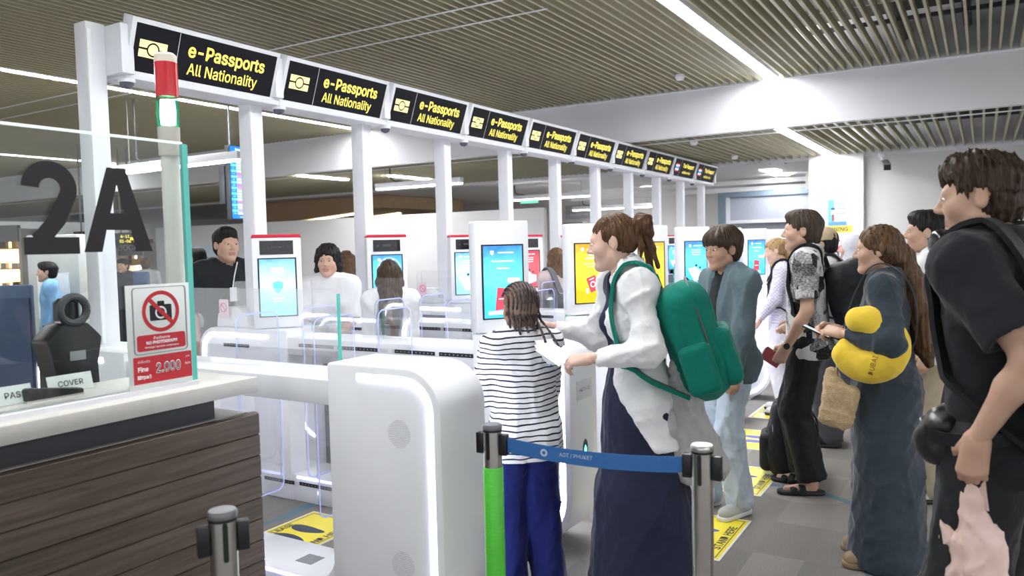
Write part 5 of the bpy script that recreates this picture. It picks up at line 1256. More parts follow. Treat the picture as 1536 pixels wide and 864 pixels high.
    def hair(s, m, style='short', extra=None, seed=1, vox=None, name='hair'):
        vx = vox or max(s.hvox, 0.005)
        V = Vol((-0.17, -0.30, -0.66 if style == 'long' else -0.24), (0.17, 0.16, 0.18), vx if style != 'long' else max(vx, 0.006))
        if style in ('short', 'fringe', 'bald'):
            g = 0.004 if style == 'bald' else 0.0
            V.ell((0, -0.024, 0.040), (0.085-g*2, 0.111-g*2, 0.095-g*2), 0.02)
            V.ell((0, -0.045, -0.02), (0.076, 0.076, 0.080), 0.03)
            if style == 'fringe': V.ell((0, 0.058, 0.052), (0.078, 0.058, 0.060), 0.03); V.ell((0, -0.02, 0.045), (0.094, 0.116, 0.10), 0.03)
            if style == 'short': V.ell((0.01, 0.030, 0.090), (0.066, 0.066, 0.040), 0.03)
            s.hairline(V, (0, 0.092, 0.060 if style != 'fringe' else 0.026), (0, 0.80, -0.60), 0.004, seed)
            for sg in (-1, 1): V.ell((sg*0.088, -0.003, -0.012), (0.022, 0.026, 0.036), 0.012, mode='sub'); V.ell((sg*0.085, 0.07, -0.03), (0.05, 0.055, 0.055), 0.012, mode='sub')
            V.cut((0, -0.06, -0.088), (0, -0.25, -1), 0.01)
        elif style in ('tied', 'long', 'bob', 'braid_base'):
            V.ell((0, -0.018, 0.034), (0.080, 0.103, 0.092), 0.02); V.ell((0, -0.05, -0.01), (0.076, 0.072, 0.080), 0.03) if style not in ('tied', 'braid_base') else V.ell((0, -0.045, 0.0), (0.072, 0.070, 0.068), 0.03)
            s.hairline(V, (0, 0.090, 0.068), (0, 0.86, -0.52) if style != 'tied' else (0, 0.74, -0.67), 0.0015, seed)
            if style == 'tied':
                for sg in (-1, 1): V.ell((sg*0.086, -0.006, -0.015), (0.02, 0.024, 0.034), 0.01, mode='sub')
                V.cut((0, -0.03, -0.058), (0, 0.1, -1), 0.01)
            if style == 'long' or style == 'bob':
                for sg in (-1, 1): V.chain([(sg*0.062, -0.01, 0.03), (sg*0.078, -0.03, -0.06), (sg*0.075, -0.05, -0.13 if style == 'bob' else -0.2)], [0.032, 0.030, 0.028], 0.03)
                L = -0.15 if style == 'bob' else -0.5
                if style == 'bob': V.chain([(0, -0.07, 0.0), (0, -0.085, -0.12), (0, -0.10, L)], [0.075, 0.085, 0.07], 0.04, flat=(0, 1, 0), fk=1.7)
                else: V.chain([(0, -0.07, 0.0), (0, -0.10, -0.12), (0, -0.175, -0.26), (0, -0.20, -0.42), (0, -0.20, -0.58)], [0.075, 0.090, 0.088, 0.075, 0.04], 0.04, flat=(0, 1, 0), fk=1.7)
        if extra: extra(V)
        # strand relief
        X, Y, Z = V.ax[0][:, None, None], V.ax[1][None, :, None], V.ax[2][None, None, :]
        rg = np.random.RandomState(seed); ang = np.arctan2(X, -(Y+0.0)+0*Z)
        V.d = (V.d+0.0022*np.sin(ang*23+14*Z+rg.uniform(0, 6)+2*np.sin(ang*7+9*Z))+0.0016*np.sin(ang*41-20*Z+3*np.sin(30*Y))+0.0015*np.sin(60*Z+40*X+30*Y)).astype(np.float32)
        v, q = V.mesh()
        return npmesh(name, ((s.Rh @ (v*s.hs).T).T+s.hc)*s.sc, q, m, s.root)
    def headpart(s, V, name, m):
        v, q = V.mesh(); return npmesh(name, ((s.Rh @ (v*s.hs).T).T+s.hc)*s.sc, q, m, s.root)
    def garment(s, name, m, torso=None, sleeves=None, legs=None, skirt=None, fold=(0.006, 8), seed=0, neck=0.062, neckdrop=0.0, fn=None, vox=None, openfront=False, squash=(1, 1, 0.45), parent=None):
        pts = []
        if torso: pts += [s.P, s.neck, s.waist, *s.sh.values(), s.P+V3(0, 0, torso[0]-s.P[2])]
        if sleeves: pts += [*s.sh.values(), *s.el.values()]+([*s.wr.values()] if sleeves[0] > 0.5 else [])
        if legs: pts += [s.P+V3(0, 0, 0.12), *s.hip.values(), *s.knee.values(), *s.ank.values()]
        if skirt: pts += [np.array(p[0]) for p in skirt]
        pad = 0.2 if not skirt else 0.34
        lo, hi = s.bounds(pts, pad); lo[2] = max(lo[2], -0.02)
        V = Vol(lo, hi, vox or s.vox)
        if torso:
            inf = torso[1]; s.torso(V, inf, k=0.05)
            hr = torso[2] if len(torso) > 2 else 0.17
            if torso[0] < s.P[2]+0.05:
                V.cone(s.waist, s.P+V3(0, 0, torso[0]-s.P[2]-0.05), (0.14*s.b)+inf, hr*s.b+inf, 0.05, flat=s.fwd, fk=1.4)
        if sleeves:
            fr_, r0, r1, r2 = sleeves; r0, r1 = r0*0.87, r1*0.87; sleeves = (fr_, r0, r1, r2)
            for k in 'LR':
                a, e, w_ = s.sh[k], s.el[k], s.wr[k]
                if fr_ <= 0.5:
                    t = fr_/0.5; p = a+(e-a)*t; V.cone(a, p+(e-a)*0.03, r0, r1, 0.035)
                    d = nrm(e-a)
                else:
                    t = (fr_-0.5)/0.5; p = e+(w_-e)*t; V.cone(a, e, r0, r1, 0.035); V.cone(e, p, r1, r2, 0.03)
        if legs:
            fr_, r0, r1, r2 = legs
            s.torso_low(V, 0.008)
            for k in 'LR':
                h, kn, an = s.hip[k], s.knee[k], s.ank[k]
                V.cone(h, kn, r0, r1, 0.018); e = kn+(an-kn)*fr_; V.cone(kn, e, r1, r2, 0.018)
        if skirt:
            for i in range(len(skirt)-1):
                (p0, r0, k0), (p1, r1, k1) = skirt[i], skirt[i+1]; V.cone(p0, p1, r0, r1, 0.05, flat=s.fwd, fk=k0)
        if fold:
            V.folds(fold[0], fold[1], seed, squash)
            if V.vox < 0.0115: V.folds(fold[0]*0.42, fold[1]*2.3, seed+77, (1, 1, 0.8), 3)
        if torso:
            lowcut = torso[0]
            if not skirt:
                V2 = (V.ax[2][None, None, :]-lowcut); X = V.ax[0][:, None, None]-s.P[0]
                inside = np.abs(X) < 0.30 if not sleeves else np.abs(X) < (0.21+torso[1])
                # hem: cut only around the trunk so sleeves may hang lower
                hem = np.maximum(V.d, -V2)
                trunk = np.broadcast_to((np.abs(V.ax[0][:, None, None]-s.P[0]) < 9), V.d.shape)
                if sleeves:
                    keep = s.near_arms(V, 0.085)
                    V.d = np.where(keep, V.d, hem).astype(np.float32)
                else: V.d = hem.astype(np.float32)
            nk = s.neck+s.up*0.04-s.fwd*0.012
            V.cone(nk-s.up*(0.08+neckdrop)+s.fwd*0.02, nk+s.up*0.10, neck*0.9, neck*1.15, 0.01, mode='sub')
        if legs: V.cut((0, 0, s.P[2]+0.10), (0, 0, 1))
        V.cut((0, 0, 0.012), (0, 0, -1))
        if sleeves:
            for k in 'LR':
                a, e, w_ = s.sh[k], s.el[k], s.wr[k]; fr_ = sleeves[0]
                if fr_ <= 0.5: d = nrm(e-a); p = a+(e-a)*(fr_/0.5); rr_ = sleeves[2]+0.035; V.cone(p+d*rr_, p+d*(rr_+0.02), rr_, rr_, 0.004, mode='sub')
                else: d = nrm(w_-e); p = e+(w_-e)*((fr_-0.5)/0.5); rr_ = sleeves[3]+0.02; V.cone(p+d*rr_, p+d*(rr_+0.01), rr_, rr_, 0.004, mode='sub')
        if legs and legs[0] < 0.97:
            for k in 'LR':
                d = nrm(s.ank[k]-s.knee[k]); e = s.knee[k]+(s.ank[k]-s.knee[k])*legs[0]; rr_ = legs[3]+0.05; V.cone(e+d*rr_, e+d*(rr_+0.01), rr_, rr_, 0.004, mode='sub')
        if fn: fn(V)
        if torso: s.tv = V
        v, q = V.mesh()
        return npmesh(name, v*s.sc, q, m, parent or s.root)
    def snap(s, p, off=0.010, it=6):
        V = s.tv; p = np.array(p, float)
        def D(q):
            t = (q-V.lo)/V.vox; i = np.floor(t).astype(int)
            if (i < 0).any() or (i+1 >= V.n).any(): return 0.5
            f = t-i; r = 0
            for a in (0, 1):
                for b in (0, 1):
                    for c in (0, 1): r += V.d[i[0]+a, i[1]+b, i[2]+c]*(f[0] if a else 1-f[0])*(f[1] if b else 1-f[1])*(f[2] if c else 1-f[2])
            return r
        for _ in range(it):
            d = D(p)
            if d > 0.2: break
            g = np.array([D(p+e)-D(p-e) for e in np.eye(3)*V.vox]); n = np.linalg.norm(g)
            if n < 1e-6: break
            p = p-g/n*np.clip(d-off, -0.05, 0.05)
        return p
    def torso_low(s, V, inf):
        hipr = 0.168 if s.fem else 0.160
        V.cone(s.P-s.up*0.03, s.waist, hipr*s.b+inf, 0.135*s.b+inf, 0.05, flat=s.fwd, fk=1.5)
        for sg in (-1, 1): V.ell(s.P+s.right*sg*0.075-s.fwd*0.055-s.up*0.03, (0.085+inf,)*3, 0.04)
    def near_arms(s, V, r):
        keep = np.zeros(V.d.shape, bool)
        for k in 'LR':
            for a, b in ((s.el[k], s.wr[k]), (s.sh[k]*0.45+s.el[k]*0.55, s.el[k])):
                sl, P = V.sub_(np.minimum(a, b)-r, np.maximum(a, b)+r)
                if sl is None: continue
                ba = b-a; q = [P[i]-a[i] for i in range(3)]; t = np.clip((q[0]*ba[0]+q[1]*ba[1]+q[2]*ba[2])/float(ba@ba), 0, 1)
                keep[sl] |= sum((q[i]-t*ba[i])**2 for i in range(3)) < r*r
        return keep
    def shoes(s, m, sole=None, kind='sneaker', only='LR'):
        for k in only:
            f = s.foot[k]; a = R(f[2]); d = V3(-math.sin(a), math.cos(a), 0); c = s.ank[k].copy(); n = V3(d[1], -d[0], 0)
            lo, hi = s.bounds([c-d*0.08, c+d*0.22], 0.08); lo[2] = -0.01; hi[2] = 0.16
            sv = max(0.0065, s.vox*0.72); V = Vol(lo, hi, sv)
            if kind == 'sneaker':
                V.cone(c*[1, 1, 0]-d*0.03+V3(0, 0, 0.055), c*[1, 1, 0]+d*0.16+V3(0, 0, 0.040), 0.043, 0.042, 0.02); V.cone(c*[1, 1, 0]+V3(0, 0, 0.06), c+V3(0, 0, 0.025), 0.045, 0.044, 0.03)
                V.cone(c-d*0.005+V3(0, 0, 0.02), c+V3(0, 0, 0.09), 0.034, 0.036, 0.005, mode='sub')
                V.cut((0, 0, 0.028), (0, 0, -1)); V.folds(0.002, 25, 3)
                v, q = V.mesh(); sh = npmesh('shoe', v*s.sc, q, m, s.root)
                V = Vol(lo, hi, sv); V.cone(c*[1, 1, 0]-d*0.032+V3(0, 0, 0.018), c*[1, 1, 0]+d*0.165+V3(0, 0, 0.018), 0.046, 0.046, 0.01); V.cut((0, 0, 0.002), (0, 0, -1)); V.cut((0, 0, 0.032), (0, 0, 1))
                v, q = V.mesh(); npmesh('sole', v*s.sc, q, sole or m, sh)
                t = MB()
                for j in range(4):
                    p = c+d*(0.05+0.02*j)+V3(0, 0, 0.012-0.011*j); t.tube([p-n*0.022, p+V3(0, 0, 0.006), p+n*0.022], 0.0032, 6)
                t.v = [tuple(np.array(p)*s.sc) for p in t.v]; t.build('laces', mat('lace_white', (0.7, 0.7, 0.68), 0.7), sh)
            else:
                V.cone(c*[1, 1, 0]-d*0.035+V3(0, 0, 0.014), c*[1, 1, 0]+d*0.165+V3(0, 0, 0.014), 0.042, 0.046, 0.01); V.cut((0, 0, 0.002), (0, 0, -1)); V.cut((0, 0, 0.026), (0, 0, 1))
                v, q = V.mesh(); sh = npmesh('sandal', v*s.sc, q, sole or m, s.root)
                for off_, hgt_ in ((0.065, 0.066), (0.115, 0.052)):
                    V = Vol(lo, hi, 0.005); p = c*[1, 1, 0]+d*off_
                    V.cone(p-n*0.030+V3(0, 0, 0.010), p+n*0.030+V3(0, 0, 0.010), hgt_-0.012, hgt_-0.012, 0.005); w_ = V.d.copy()
                    V.cut(p+d*0.02, d); V.cut(p-d*0.02, -d); V.cone(p-n*0.030+V3(0, 0, 0.006), p+n*0.030+V3(0, 0, 0.006), hgt_-0.018, hgt_-0.018, 0.002, mode='sub'); V.cut((0, 0, 0.01), (0, 0, -1))
                    v, q = V.mesh()
                    if len(v): npmesh('strap', v*s.sc, q, m, sh)
def cloth(name, c, rough=0.85, var=0.08, vs=25, bump=0.45, bs=26, sheen=0.15, **k): return mat(name, c, rough, var=var, vs=vs, bump=bump, bs=bs, spec=0.2, sheen=sheen, **k)
def vol_obj(V, name, m, parent=None, it=0):
    v, q = V.mesh()
    if it: v = relax(v, q, it)
    return npmesh(name, v, q, m, parent)
# ================================================================ people
def LC(loc, heading, H, w_):
    a = R(heading-90); d = np.array(w_, float)-np.array([loc[0], loc[1], 0]); return np.array([d[0]*math.cos(a)+d[1]*math.sin(a), -d[0]*math.sin(a)+d[1]*math.cos(a), d[2]])*1.75/H
def ribbon(path, wdir, w, t):
    P = [np.array(p, float) for p in path]; n = len(P); m = MB(); V = []
    for i in range(n):
        tg = nrm(P[min(i+1, n-1)]-P[max(i-1, 0)]); wd = np.array(wdir[i] if isinstance(wdir, list) else wdir, float); wd = nrm(wd-tg*(wd@tg)); nr_ = np.cross(tg, wd)
        V += [P[i]-wd*w/2-nr_*t/2, P[i]+wd*w/2-nr_*t/2, P[i]+wd*w/2+nr_*t/2, P[i]-wd*w/2+nr_*t/2]
    Fs = [(i*4+k, i*4+(k+1) % 4, (i+1)*4+(k+1) % 4, (i+1)*4+k) for i in range(n-1) for k in range(4)]+[(3, 2, 1, 0), (4*n-4, 4*n-3, 4*n-2, 4*n-1)]
    return m.add(V, Fs)
def smoothpath(pts, n=6):
    P = np.array(pts, float); out = []
    for i in range(len(P)-1):
        p0, p1, p2, p3 = P[max(i-1, 0)], P[i], P[i+1], P[min(i+2, len(P)-1)]
        for j in range(n):
            t = j/n; out.append(0.5*((2*p1)+(-p0+p2)*t+(2*p0-5*p1+4*p2-p3)*t*t+(-p0+3*p1-3*p2+p3)*t**3))
    out.append(P[-1]); return out
def thing_at(fig, name, label, cat, group=None):
    o = empty(name, (fig.loc[0], fig.loc[1], 0), R(fig.heading-90)); tag(o, label, cat, group); return o
def scale_mb(m, s): m.v = [tuple(np.array(p)*s) for p in m.v]; return m
def backpack(fig, label, m, c, half, strapm=None, tilt=0.0, pocket=True, seed=2, rnd=0.09, straps='LR', sx=0.115, zt=1.555, yb=-0.16, vox=0.010, fold=0.006, yf=1.0):
    o = thing_at(fig, 'backpack', label, 'backpack'); rot = rotx(tilt); sc = fig.sc; c = np.array(c, float); half = np.array(half, float)
    V = Vol(c-half-0.12, c+half+0.12, vox); V.box(c, half, rnd, rot=rot); V.ell(c+V3(0, -half[1]*0.35, -half[2]*0.35), (half[0]*0.95, half[1]*0.9, half[2]*0.62), 0.05, rot=rot)
    if fold: V.folds(fold, 9, seed)
    v, q = V.mesh(); npmesh('bag_body', v*sc, q, m, o)
    if pocket:
        V = Vol(c-half-0.16, c+half+0.16, vox); V.box(c+rot @ V3(0, -half[1]*0.98, -half[2]*0.38), (half[0]*0.76, 0.045, half[2]*0.50), 0.04, rot=rot); V.folds(fold*0.6, 10, seed+5)
        v, q = V.mesh(); npmesh('front_pocket', v*sc, q, m, o)
        for sg in (-1, 1):
            V = Vol(c-half-0.16, c+half+0.16, vox); V.box(c+rot @ V3(sg*half[0]*0.98, 0, -half[2]*0.45), (0.03, half[1]*0.6, half[2]*0.42), 0.028, rot=rot); v, q = V.mesh(); npmesh('side_pocket', v*sc, q, m, o)
        zp = smoothpath([c+rot @ V3(-half[0]*0.92, -half[1]*0.55, -half[2]*0.1), c+rot @ V3(-half[0]*0.80, -half[1]*0.50, half[2]*0.78), c+rot @ V3(0, -half[1]*0.42, half[2]*1.02), c+rot @ V3(half[0]*0.80, -half[1]*0.50, half[2]*0.78), c+rot @ V3(half[0]*0.92, -half[1]*0.55, -half[2]*0.1)])
        scale_mb(MB().tube(zp, 0.005, 6), sc).build('zip', darkgrey, o)
    scale_mb(ribbon(smoothpath([c+rot @ V3(-0.035, half[1]*0.6, half[2]*0.95), c+rot @ V3(-0.02, half[1]*0.6, half[2]+0.05), c+rot @ V3(0.02, half[1]*0.6, half[2]+0.05), c+rot @ V3(0.035, half[1]*0.6, half[2]*0.95)]), V3(0, 1, 0), 0.022, 0.006), sc).build('grab_handle', strapm or m, o, smooth=True)
    for k in straps:
        sg = -1 if k == 'L' else 1
        top = c+rot @ V3(sg*half[0]*0.42, half[1]*0.8, half[2]*0.82); bot = c+rot @ V3(sg*half[0]*0.8, half[1]*0.7, -half[2]*0.85)
        path = smoothpath([top, (sg*sx, yb*0.35, zt-0.02), (sg*sx, 0.02, zt), (sg*(sx+0.01), 0.13*yf, zt-0.10), (sg*(sx+0.02), 0.165*yf, zt-0.24), (sg*(sx+0.055), 0.12*yf, zt-0.40), (sg*(sx+0.075), 0.0, zt-0.49), bot])
        n_ = len(path); path = [p if i < 4 or i > n_-7 else fig.snap(p, 0.012) for i, p in enumerate(path)]
        path = [path[0]]+[(path[i-1]+2*path[i]+path[i+1])/4 for i in range(1, n_-1)]+[path[-1]]
        scale_mb(ribbon(path, V3(1, 0, 0), 0.062, 0.014), sc).build('shoulder_strap', strapm or m, o, smooth=True)
    return o
# ---- fabrics
f_white = cloth('cotton_white', (0.80, 0.80, 0.81), var=0.02); f_navy = cloth('navy_crepe', (0.022, 0.026, 0.055), sheen=0.1); f_blacktee = cloth('black_jersey', (0.020, 0.022, 0.026), sheen=0.1)
f_teal = cloth('teal_canvas', (0.004, 0.185, 0.135), var=0.1); f_greyj = cloth('slate_jacket', (0.105, 0.15, 0.17), var=0.08); f_jean = cloth('light_denim', (0.46, 0.54, 0.62), var=0.12, vs=8)
f_navyp = cloth('royal_navy_cotton', (0.012, 0.018, 0.12)); f_black = cloth('black_nylon', (0.013, 0.014, 0.016), rough=0.6, sheen=0.05); f_velour = cloth('slate_velour', (0.040, 0.055, 0.070), sheen=0.35, var=0.2, vs=9)
f_khaki = cloth('khaki_cotton', (0.40, 0.33, 0.23)); f_greyc = cloth('grey_linen', (0.42, 0.42, 0.41), var=0.12); f_blackden = cloth('black_denim', (0.022, 0.023, 0.026), var=0.2, vs=10); f_pale = cloth('pale_cotton', (0.70, 0.68, 0.74))
f_greyt = cloth('charcoal_cotton', (0.07, 0.07, 0.08)); f_lgrey = cloth('light_grey_knit', (0.50, 0.50, 0.51)); f_burg = cloth('burgundy_nylon', (0.13, 0.012, 0.045), var=0.25, vs=14)
f_pink = cloth('pale_pink_top', (0.62, 0.48, 0.48)); f_hijab = cloth('hijab_grey', (0.60, 0.59, 0.63), var=0.05); f_blueshirt = cloth('blue_cotton', (0.22, 0.42, 0.66))
def striped():
    m = cloth('striped_jersey', (0.8, 0.8, 0.82), var=0); nt, b = nodes_of(m)
    tc = nt.nodes.new('ShaderNodeTexCoord'); n = nt.nodes.new('ShaderNodeTexNoise'); n.inputs['Scale'].default_value = 5; nt.links.new(tc.outputs['Object'], n.inputs['Vector'])
    sp = nt.nodes.new('ShaderNodeSeparateXYZ'); nt.links.new(tc.outputs['Object'], sp.inputs[0])
    a = nt.nodes.new('ShaderNodeMath'); a.operation = 'MULTIPLY_ADD'; a.inputs[1].default_value = 0.05; nt.links.new(n.outputs['Fac'], a.inputs[0]); nt.links.new(sp.outputs['Z'], a.inputs[2])
    f = nt.nodes.new('ShaderNodeMath'); f.operation = 'MULTIPLY'; f.inputs[1].default_value = 1/0.0245; nt.links.new(a.outputs[0], f.inputs[0])
    g = nt.nodes.new('ShaderNodeMath'); g.operation = 'FRACT'; nt.links.new(f.outputs[0], g.inputs[0])
    h = nt.nodes.new('ShaderNodeMath'); h.operation = 'LESS_THAN'; h.inputs[1].default_value = 0.27; nt.links.new(g.outputs[0], h.inputs[0])
    mx = nt.nodes.new('ShaderNodeMix'); mx.data_type = 'RGBA'; mx.inputs['A'].default_value = (0.80, 0.80, 0.82, 1); mx.inputs['B'].default_value = (0.025, 0.025, 0.05, 1)
    nt.links.new(h.outputs[0], mx.inputs['Factor']); nt.links.new(mx.outputs['Result'], b.inputs['Base Color']); return m
def collage(name, cols, scale, dark=0.5):
    m = cloth(name, (0.3, 0.3, 0.3), var=0); nt, b = nodes_of(m)
    tc = nt.nodes.new('ShaderNodeTexCoord'); v = nt.nodes.new('ShaderNodeTexVoronoi'); v.distance = 'CHEBYCHEV'; v.inputs['Scale'].default_value = scale; nt.links.new(tc.outputs['Object'], v.inputs['Vector'])
    n = nt.nodes.new('ShaderNodeTexNoise'); n.inputs['Scale'].default_value = scale*7; n.inputs['Detail'].default_value = 5; nt.links.new(tc.outputs['Object'], n.inputs['Vector'])
    sc_ = nt.nodes.new('ShaderNodeSeparateColor'); nt.links.new(v.outputs['Color'], sc_.inputs[0])
    a = nt.nodes.new('ShaderNodeMath'); a.operation = 'MULTIPLY_ADD'; a.inputs[1].default_value = dark; nt.links.new(sc_.outputs[0], a.inputs[0])
    t = nt.nodes.new('ShaderNodeMath'); t.operation = 'MULTIPLY'; t.inputs[1].default_value = 1-dark*0.55; nt.links.new(n.outputs['Fac'], t.inputs[0]); nt.links.new(t.outputs[0], a.inputs[2])
    r = nt.nodes.new('ShaderNodeValToRGB'); e = r.color_ramp.elements; e[0].position = 0.36; e[0].color = (*cols[0], 1); e[1].position = 0.74; e[1].color = (*cols[-1], 1)
    for i, c in enumerate(cols[1:-1]): q = e.new(0.36+0.38*(i+1)/(len(cols)-1)); q.color = (*c, 1)
    nt.links.new(a.outputs[0], r.inputs[0]); nt.links.new(r.outputs[0], b.inputs['Base Color']); return m
def checked():
    m = cloth('checked_shirt', (0.7, 0.7, 0.75), var=0); nt, b = nodes_of(m); tc = nt.nodes.new('ShaderNodeTexCoord'); c = nt.nodes.new('ShaderNodeTexChecker'); c.inputs['Scale'].default_value = 70
    c.inputs['Color1'].default_value = (0.74, 0.73, 0.80, 1); c.inputs['Color2'].default_value = (0.48, 0.45, 0.62, 1); nt.links.new(tc.outputs['Object'], c.inputs['Vector']); nt.links.new(c.outputs['Color'], b.inputs['Base Color']); return m
f_strip = striped(); f_coll = collage('newsprint_tee', [(0.012, 0.012, 0.014), (0.10, 0.10, 0.10), (0.30, 0.30, 0.30), (0.62, 0.62, 0.62)], 13, 0.72); f_check = checked()
f_leaf = collage('leaf_print_canvas', [(0.004, 0.02, 0.012), (0.008, 0.07, 0.03), (0.02, 0.19, 0.07), (0.10, 0.42, 0.20)], 20, 0.35)
sole_w = mat('sole_white', (0.62, 0.62, 0.60), 0.5); sole_b = mat('sole_black', (0.02, 0.02, 0.02), 0.6); shoe_grey = mat('shoe_grey', (0.42, 0.42, 0.40), 0.6, var=0.15)

# ---------------------------------------------------------------- woman with the hair bun
loc, hd_, H = (3.20, 1.29), 106, 1.735
wA = LC(loc, hd_, H, atz(884, 538, 3.28)); wB = LC(loc, hd_, H, atz(818, 489, 3.66))
F1 = Fig('woman with auburn hair bun in white shirt and navy dress reaching to the kiosk', loc, hd_, H, 'fair', True, vox=0.009, build=0.95, head=(4, 8, 0), wl=wA, wr=wB, pl=V3(-0.5, -1, -0.9), pr=V3(0.5, -0.2, -1), hl='pinch', hr='flat', pnl=V3(0.6, 0, -0.8), pnr=V3(0, 0, -1), twist=26, lean=6)
F1.garment('dress', f_navy, torso=(0.60, 0.012), skirt=[(F1.waist, 0.145, 1.35), (F1.P-V3(0, 0, 0.1), 0.205, 1.3), (V3(0, -0.01, 0.45), 0.25, 1.15), (V3(0, -0.02, 0.02), 0.305, 1.05)], fold=(0.013, 5), seed=4, neck=0.075, neckdrop=0.04, squash=(1, 1, 0.12))
def openf(V):
    V.box((0.0, 0.25, 1.12), (0.095, 0.17, 0.42), 0.03, mode='sub'); keep = F1.near_arms(V, 0.10); d0 = V.d.copy(); V.cut((0, -0.10, 0.72), (0, 0.80, -0.60), 0.01); V.d = np.where(keep, d0, V.d).astype(np.float32)
F1.garment('shirt', f_white, torso=(0.74, 0.030, 0.255), sleeves=(0.90, 0.076, 0.080, 0.040), fold=(0.012, 9), vox=0.008, seed=9, fn=openf, squash=(1, 1, 0.6), neck=0.055)
V = Vol((-0.13, -0.13, -0.22), (0.13, 0.13, -0.02), 0.006); V.cone((0, -0.045, -0.155), (0, -0.035, -0.105), 0.088, 0.068, 0.01); V.cone((0, -0.035, -0.20), (0, -0.02, -0.06), 0.066, 0.062, 0.004, mode='sub'); V.cut((0, 0.03, 0), (0, 1, 0.3)); F1.headpart(V, 'collar', f_white)
def bun(V):
    V.cone((0, -0.085, 0.035), (0, -0.125, 0.045), 0.035, 0.032, 0.02)
    for i in range(7):
        a = i*0.9; V.cone((0.03*math.cos(a), -0.135, 0.05+0.035*math.sin(a)), (0.035*math.cos(a+1.2), -0.165, 0.045+0.035*math.sin(a+1.2)), 0.024, 0.022, 0.012)
    V.chain([(0.01, -0.14, 0.03), (0.02, -0.15, -0.05), (0.03, -0.145, -0.12), (0.02, -0.16, -0.18)], [0.022, 0.020, 0.014, 0.006], 0.01); V.chain([(-0.02, -0.12, 0.03), (-0.035, -0.125, -0.04), (-0.03, -0.11, -0.10)], [0.014, 0.012, 0.005], 0.01); V.chain([(0.0, -0.15, 0.02), (-0.01, -0.17, -0.06), (0.0, -0.18, -0.14)], [0.018, 0.013, 0.006], 0.01)
F1.hair(HM['auburn'], 'tied', bun, vox=0.0045)
F1.shoes(f_black, sole_b)
tb_ = backpack(F1, 'teal canvas backpack worn by the woman with the bun', f_teal, (-0.02, -0.235, 1.20), (0.175, 0.115, 0.255), tilt=-0.30, seed=7, rnd=0.10, zt=1.565, yb=-0.16, vox=0.009, fold=0.010, yf=0.55, sx=0.125)
# grey jacket hanging from the backpack
gj = thing_at(F1, 'jacket', 'grey linen jacket hanging below the teal backpack', 'jacket')
V = Vol((-0.30, -0.45, 0.55), (0.2, 0.05, 1.14), 0.009)
V.cone((-0.13, -0.17, 1.08), (-0.11, -0.20, 0.98), 0.022, 0.045, 0.03); V.cone((-0.11, -0.20, 0.98), (-0.08, -0.24, 0.66), 0.05, 0.125, 0.04, flat=V3(1, 0, 0), fk=1.7); V.cone((-0.12, -0.16, 0.95), (-0.12, -0.12, 0.68), 0.03, 0.06, 0.03); V.cone((-0.10, -0.24, 0.96), (-0.05, -0.33, 0.64), 0.03, 0.055, 0.03)
V.folds(0.024, 15, 12, (1, 1, 0.10)); V.cut((0, 0, 0.64), (0, 0.25, -1)); v, q = V.mesh(); npmesh('cloth', v*F1.sc, q, f_greyc, gj)
V = Vol((-0.22, -0.26, 1.0), (0.0, -0.08, 1.2), 0.006); V.cone((-0.13, -0.165, 1.08), (-0.13, -0.168, 1.10), 0.032, 0.03, 0.01); V.folds(0.01, 30, 3); v, q = V.mesh(); npmesh('knot', v*F1.sc, q, f_greyc, gj)
# papers in her hand
pp_ = thing_at(F1, 'paper_sheaf', 'white travel papers in the hand of the woman with the bun', 'paper')
hw_ = F1.wr['L']+F1.hd['L']*0.13
for j in range(3): scale_mb(ribbon(smoothpath([hw_+V3(0.02+0.02*j, -0.02, 0.02*j), hw_+V3(0.05, 0.04, 0.03-0.01*j), hw_+V3(0.07+0.02*j, 0.10, 0.06+0.01*j)]), V3(0.8, 0.1, 0.6), 0.09, 0.0015), F1.sc).build('sheet', mat('paper_white', (0.8, 0.8, 0.84), 0.6), pp_)

# ---------------------------------------------------------------- child with braids
loc, hd_, H = (3.045, 1.79), 48, 1.40
F2 = Fig('child with braided hair in striped top and navy trousers at the gate', loc, hd_, H, 'tan', True, vox=0.010, build=1.02, head=(2, 4, 0), wl=(-0.20, 0.30, 1.12), wr=(0.20, 0.24, 0.92), hl='relax', hr='relax', feet={'L': (-0.11, 0, 8), 'R': (0.11, -0.02, -8)}, hs=1.16)
F2.garment('striped_top', f_strip, torso=(0.80, 0.040, 0.205), sleeves=(0.93, 0.095, 0.082, 0.052), fold=(0.012, 8), seed=21, neck=0.058)
F2.garment('trousers', f_navyp, legs=(0.98, 0.125, 0.118, 0.112), fold=(0.012, 7), seed=22, squash=(1, 1, 0.25))
F2.shoes(f_white, sole_w)
scalp = mat('scalp_brown', (0.20, 0.125, 0.08), 0.6, var=0.1)
F2.hair(scalp, 'braid_base', None, vox=0.006, name='scalp_hair')
braidm = hairm('hair_braids', (0.030, 0.022, 0.020), (0.13, 0.09, 0.09)); bluehair = mat('hair_blue_tips', (0.03, 0.30, 0.62), 0.5, var=0.1)
rgb = random.Random(5)
def headtube(path, r, m, par, seg=7):
    t = MB().tube([(F2.Rh @ (np.array(p)*F2.hs)+F2.hc) for p in path], r, seg); return scale_mb(t, F2.sc).build('braid', m, par, smooth=True)
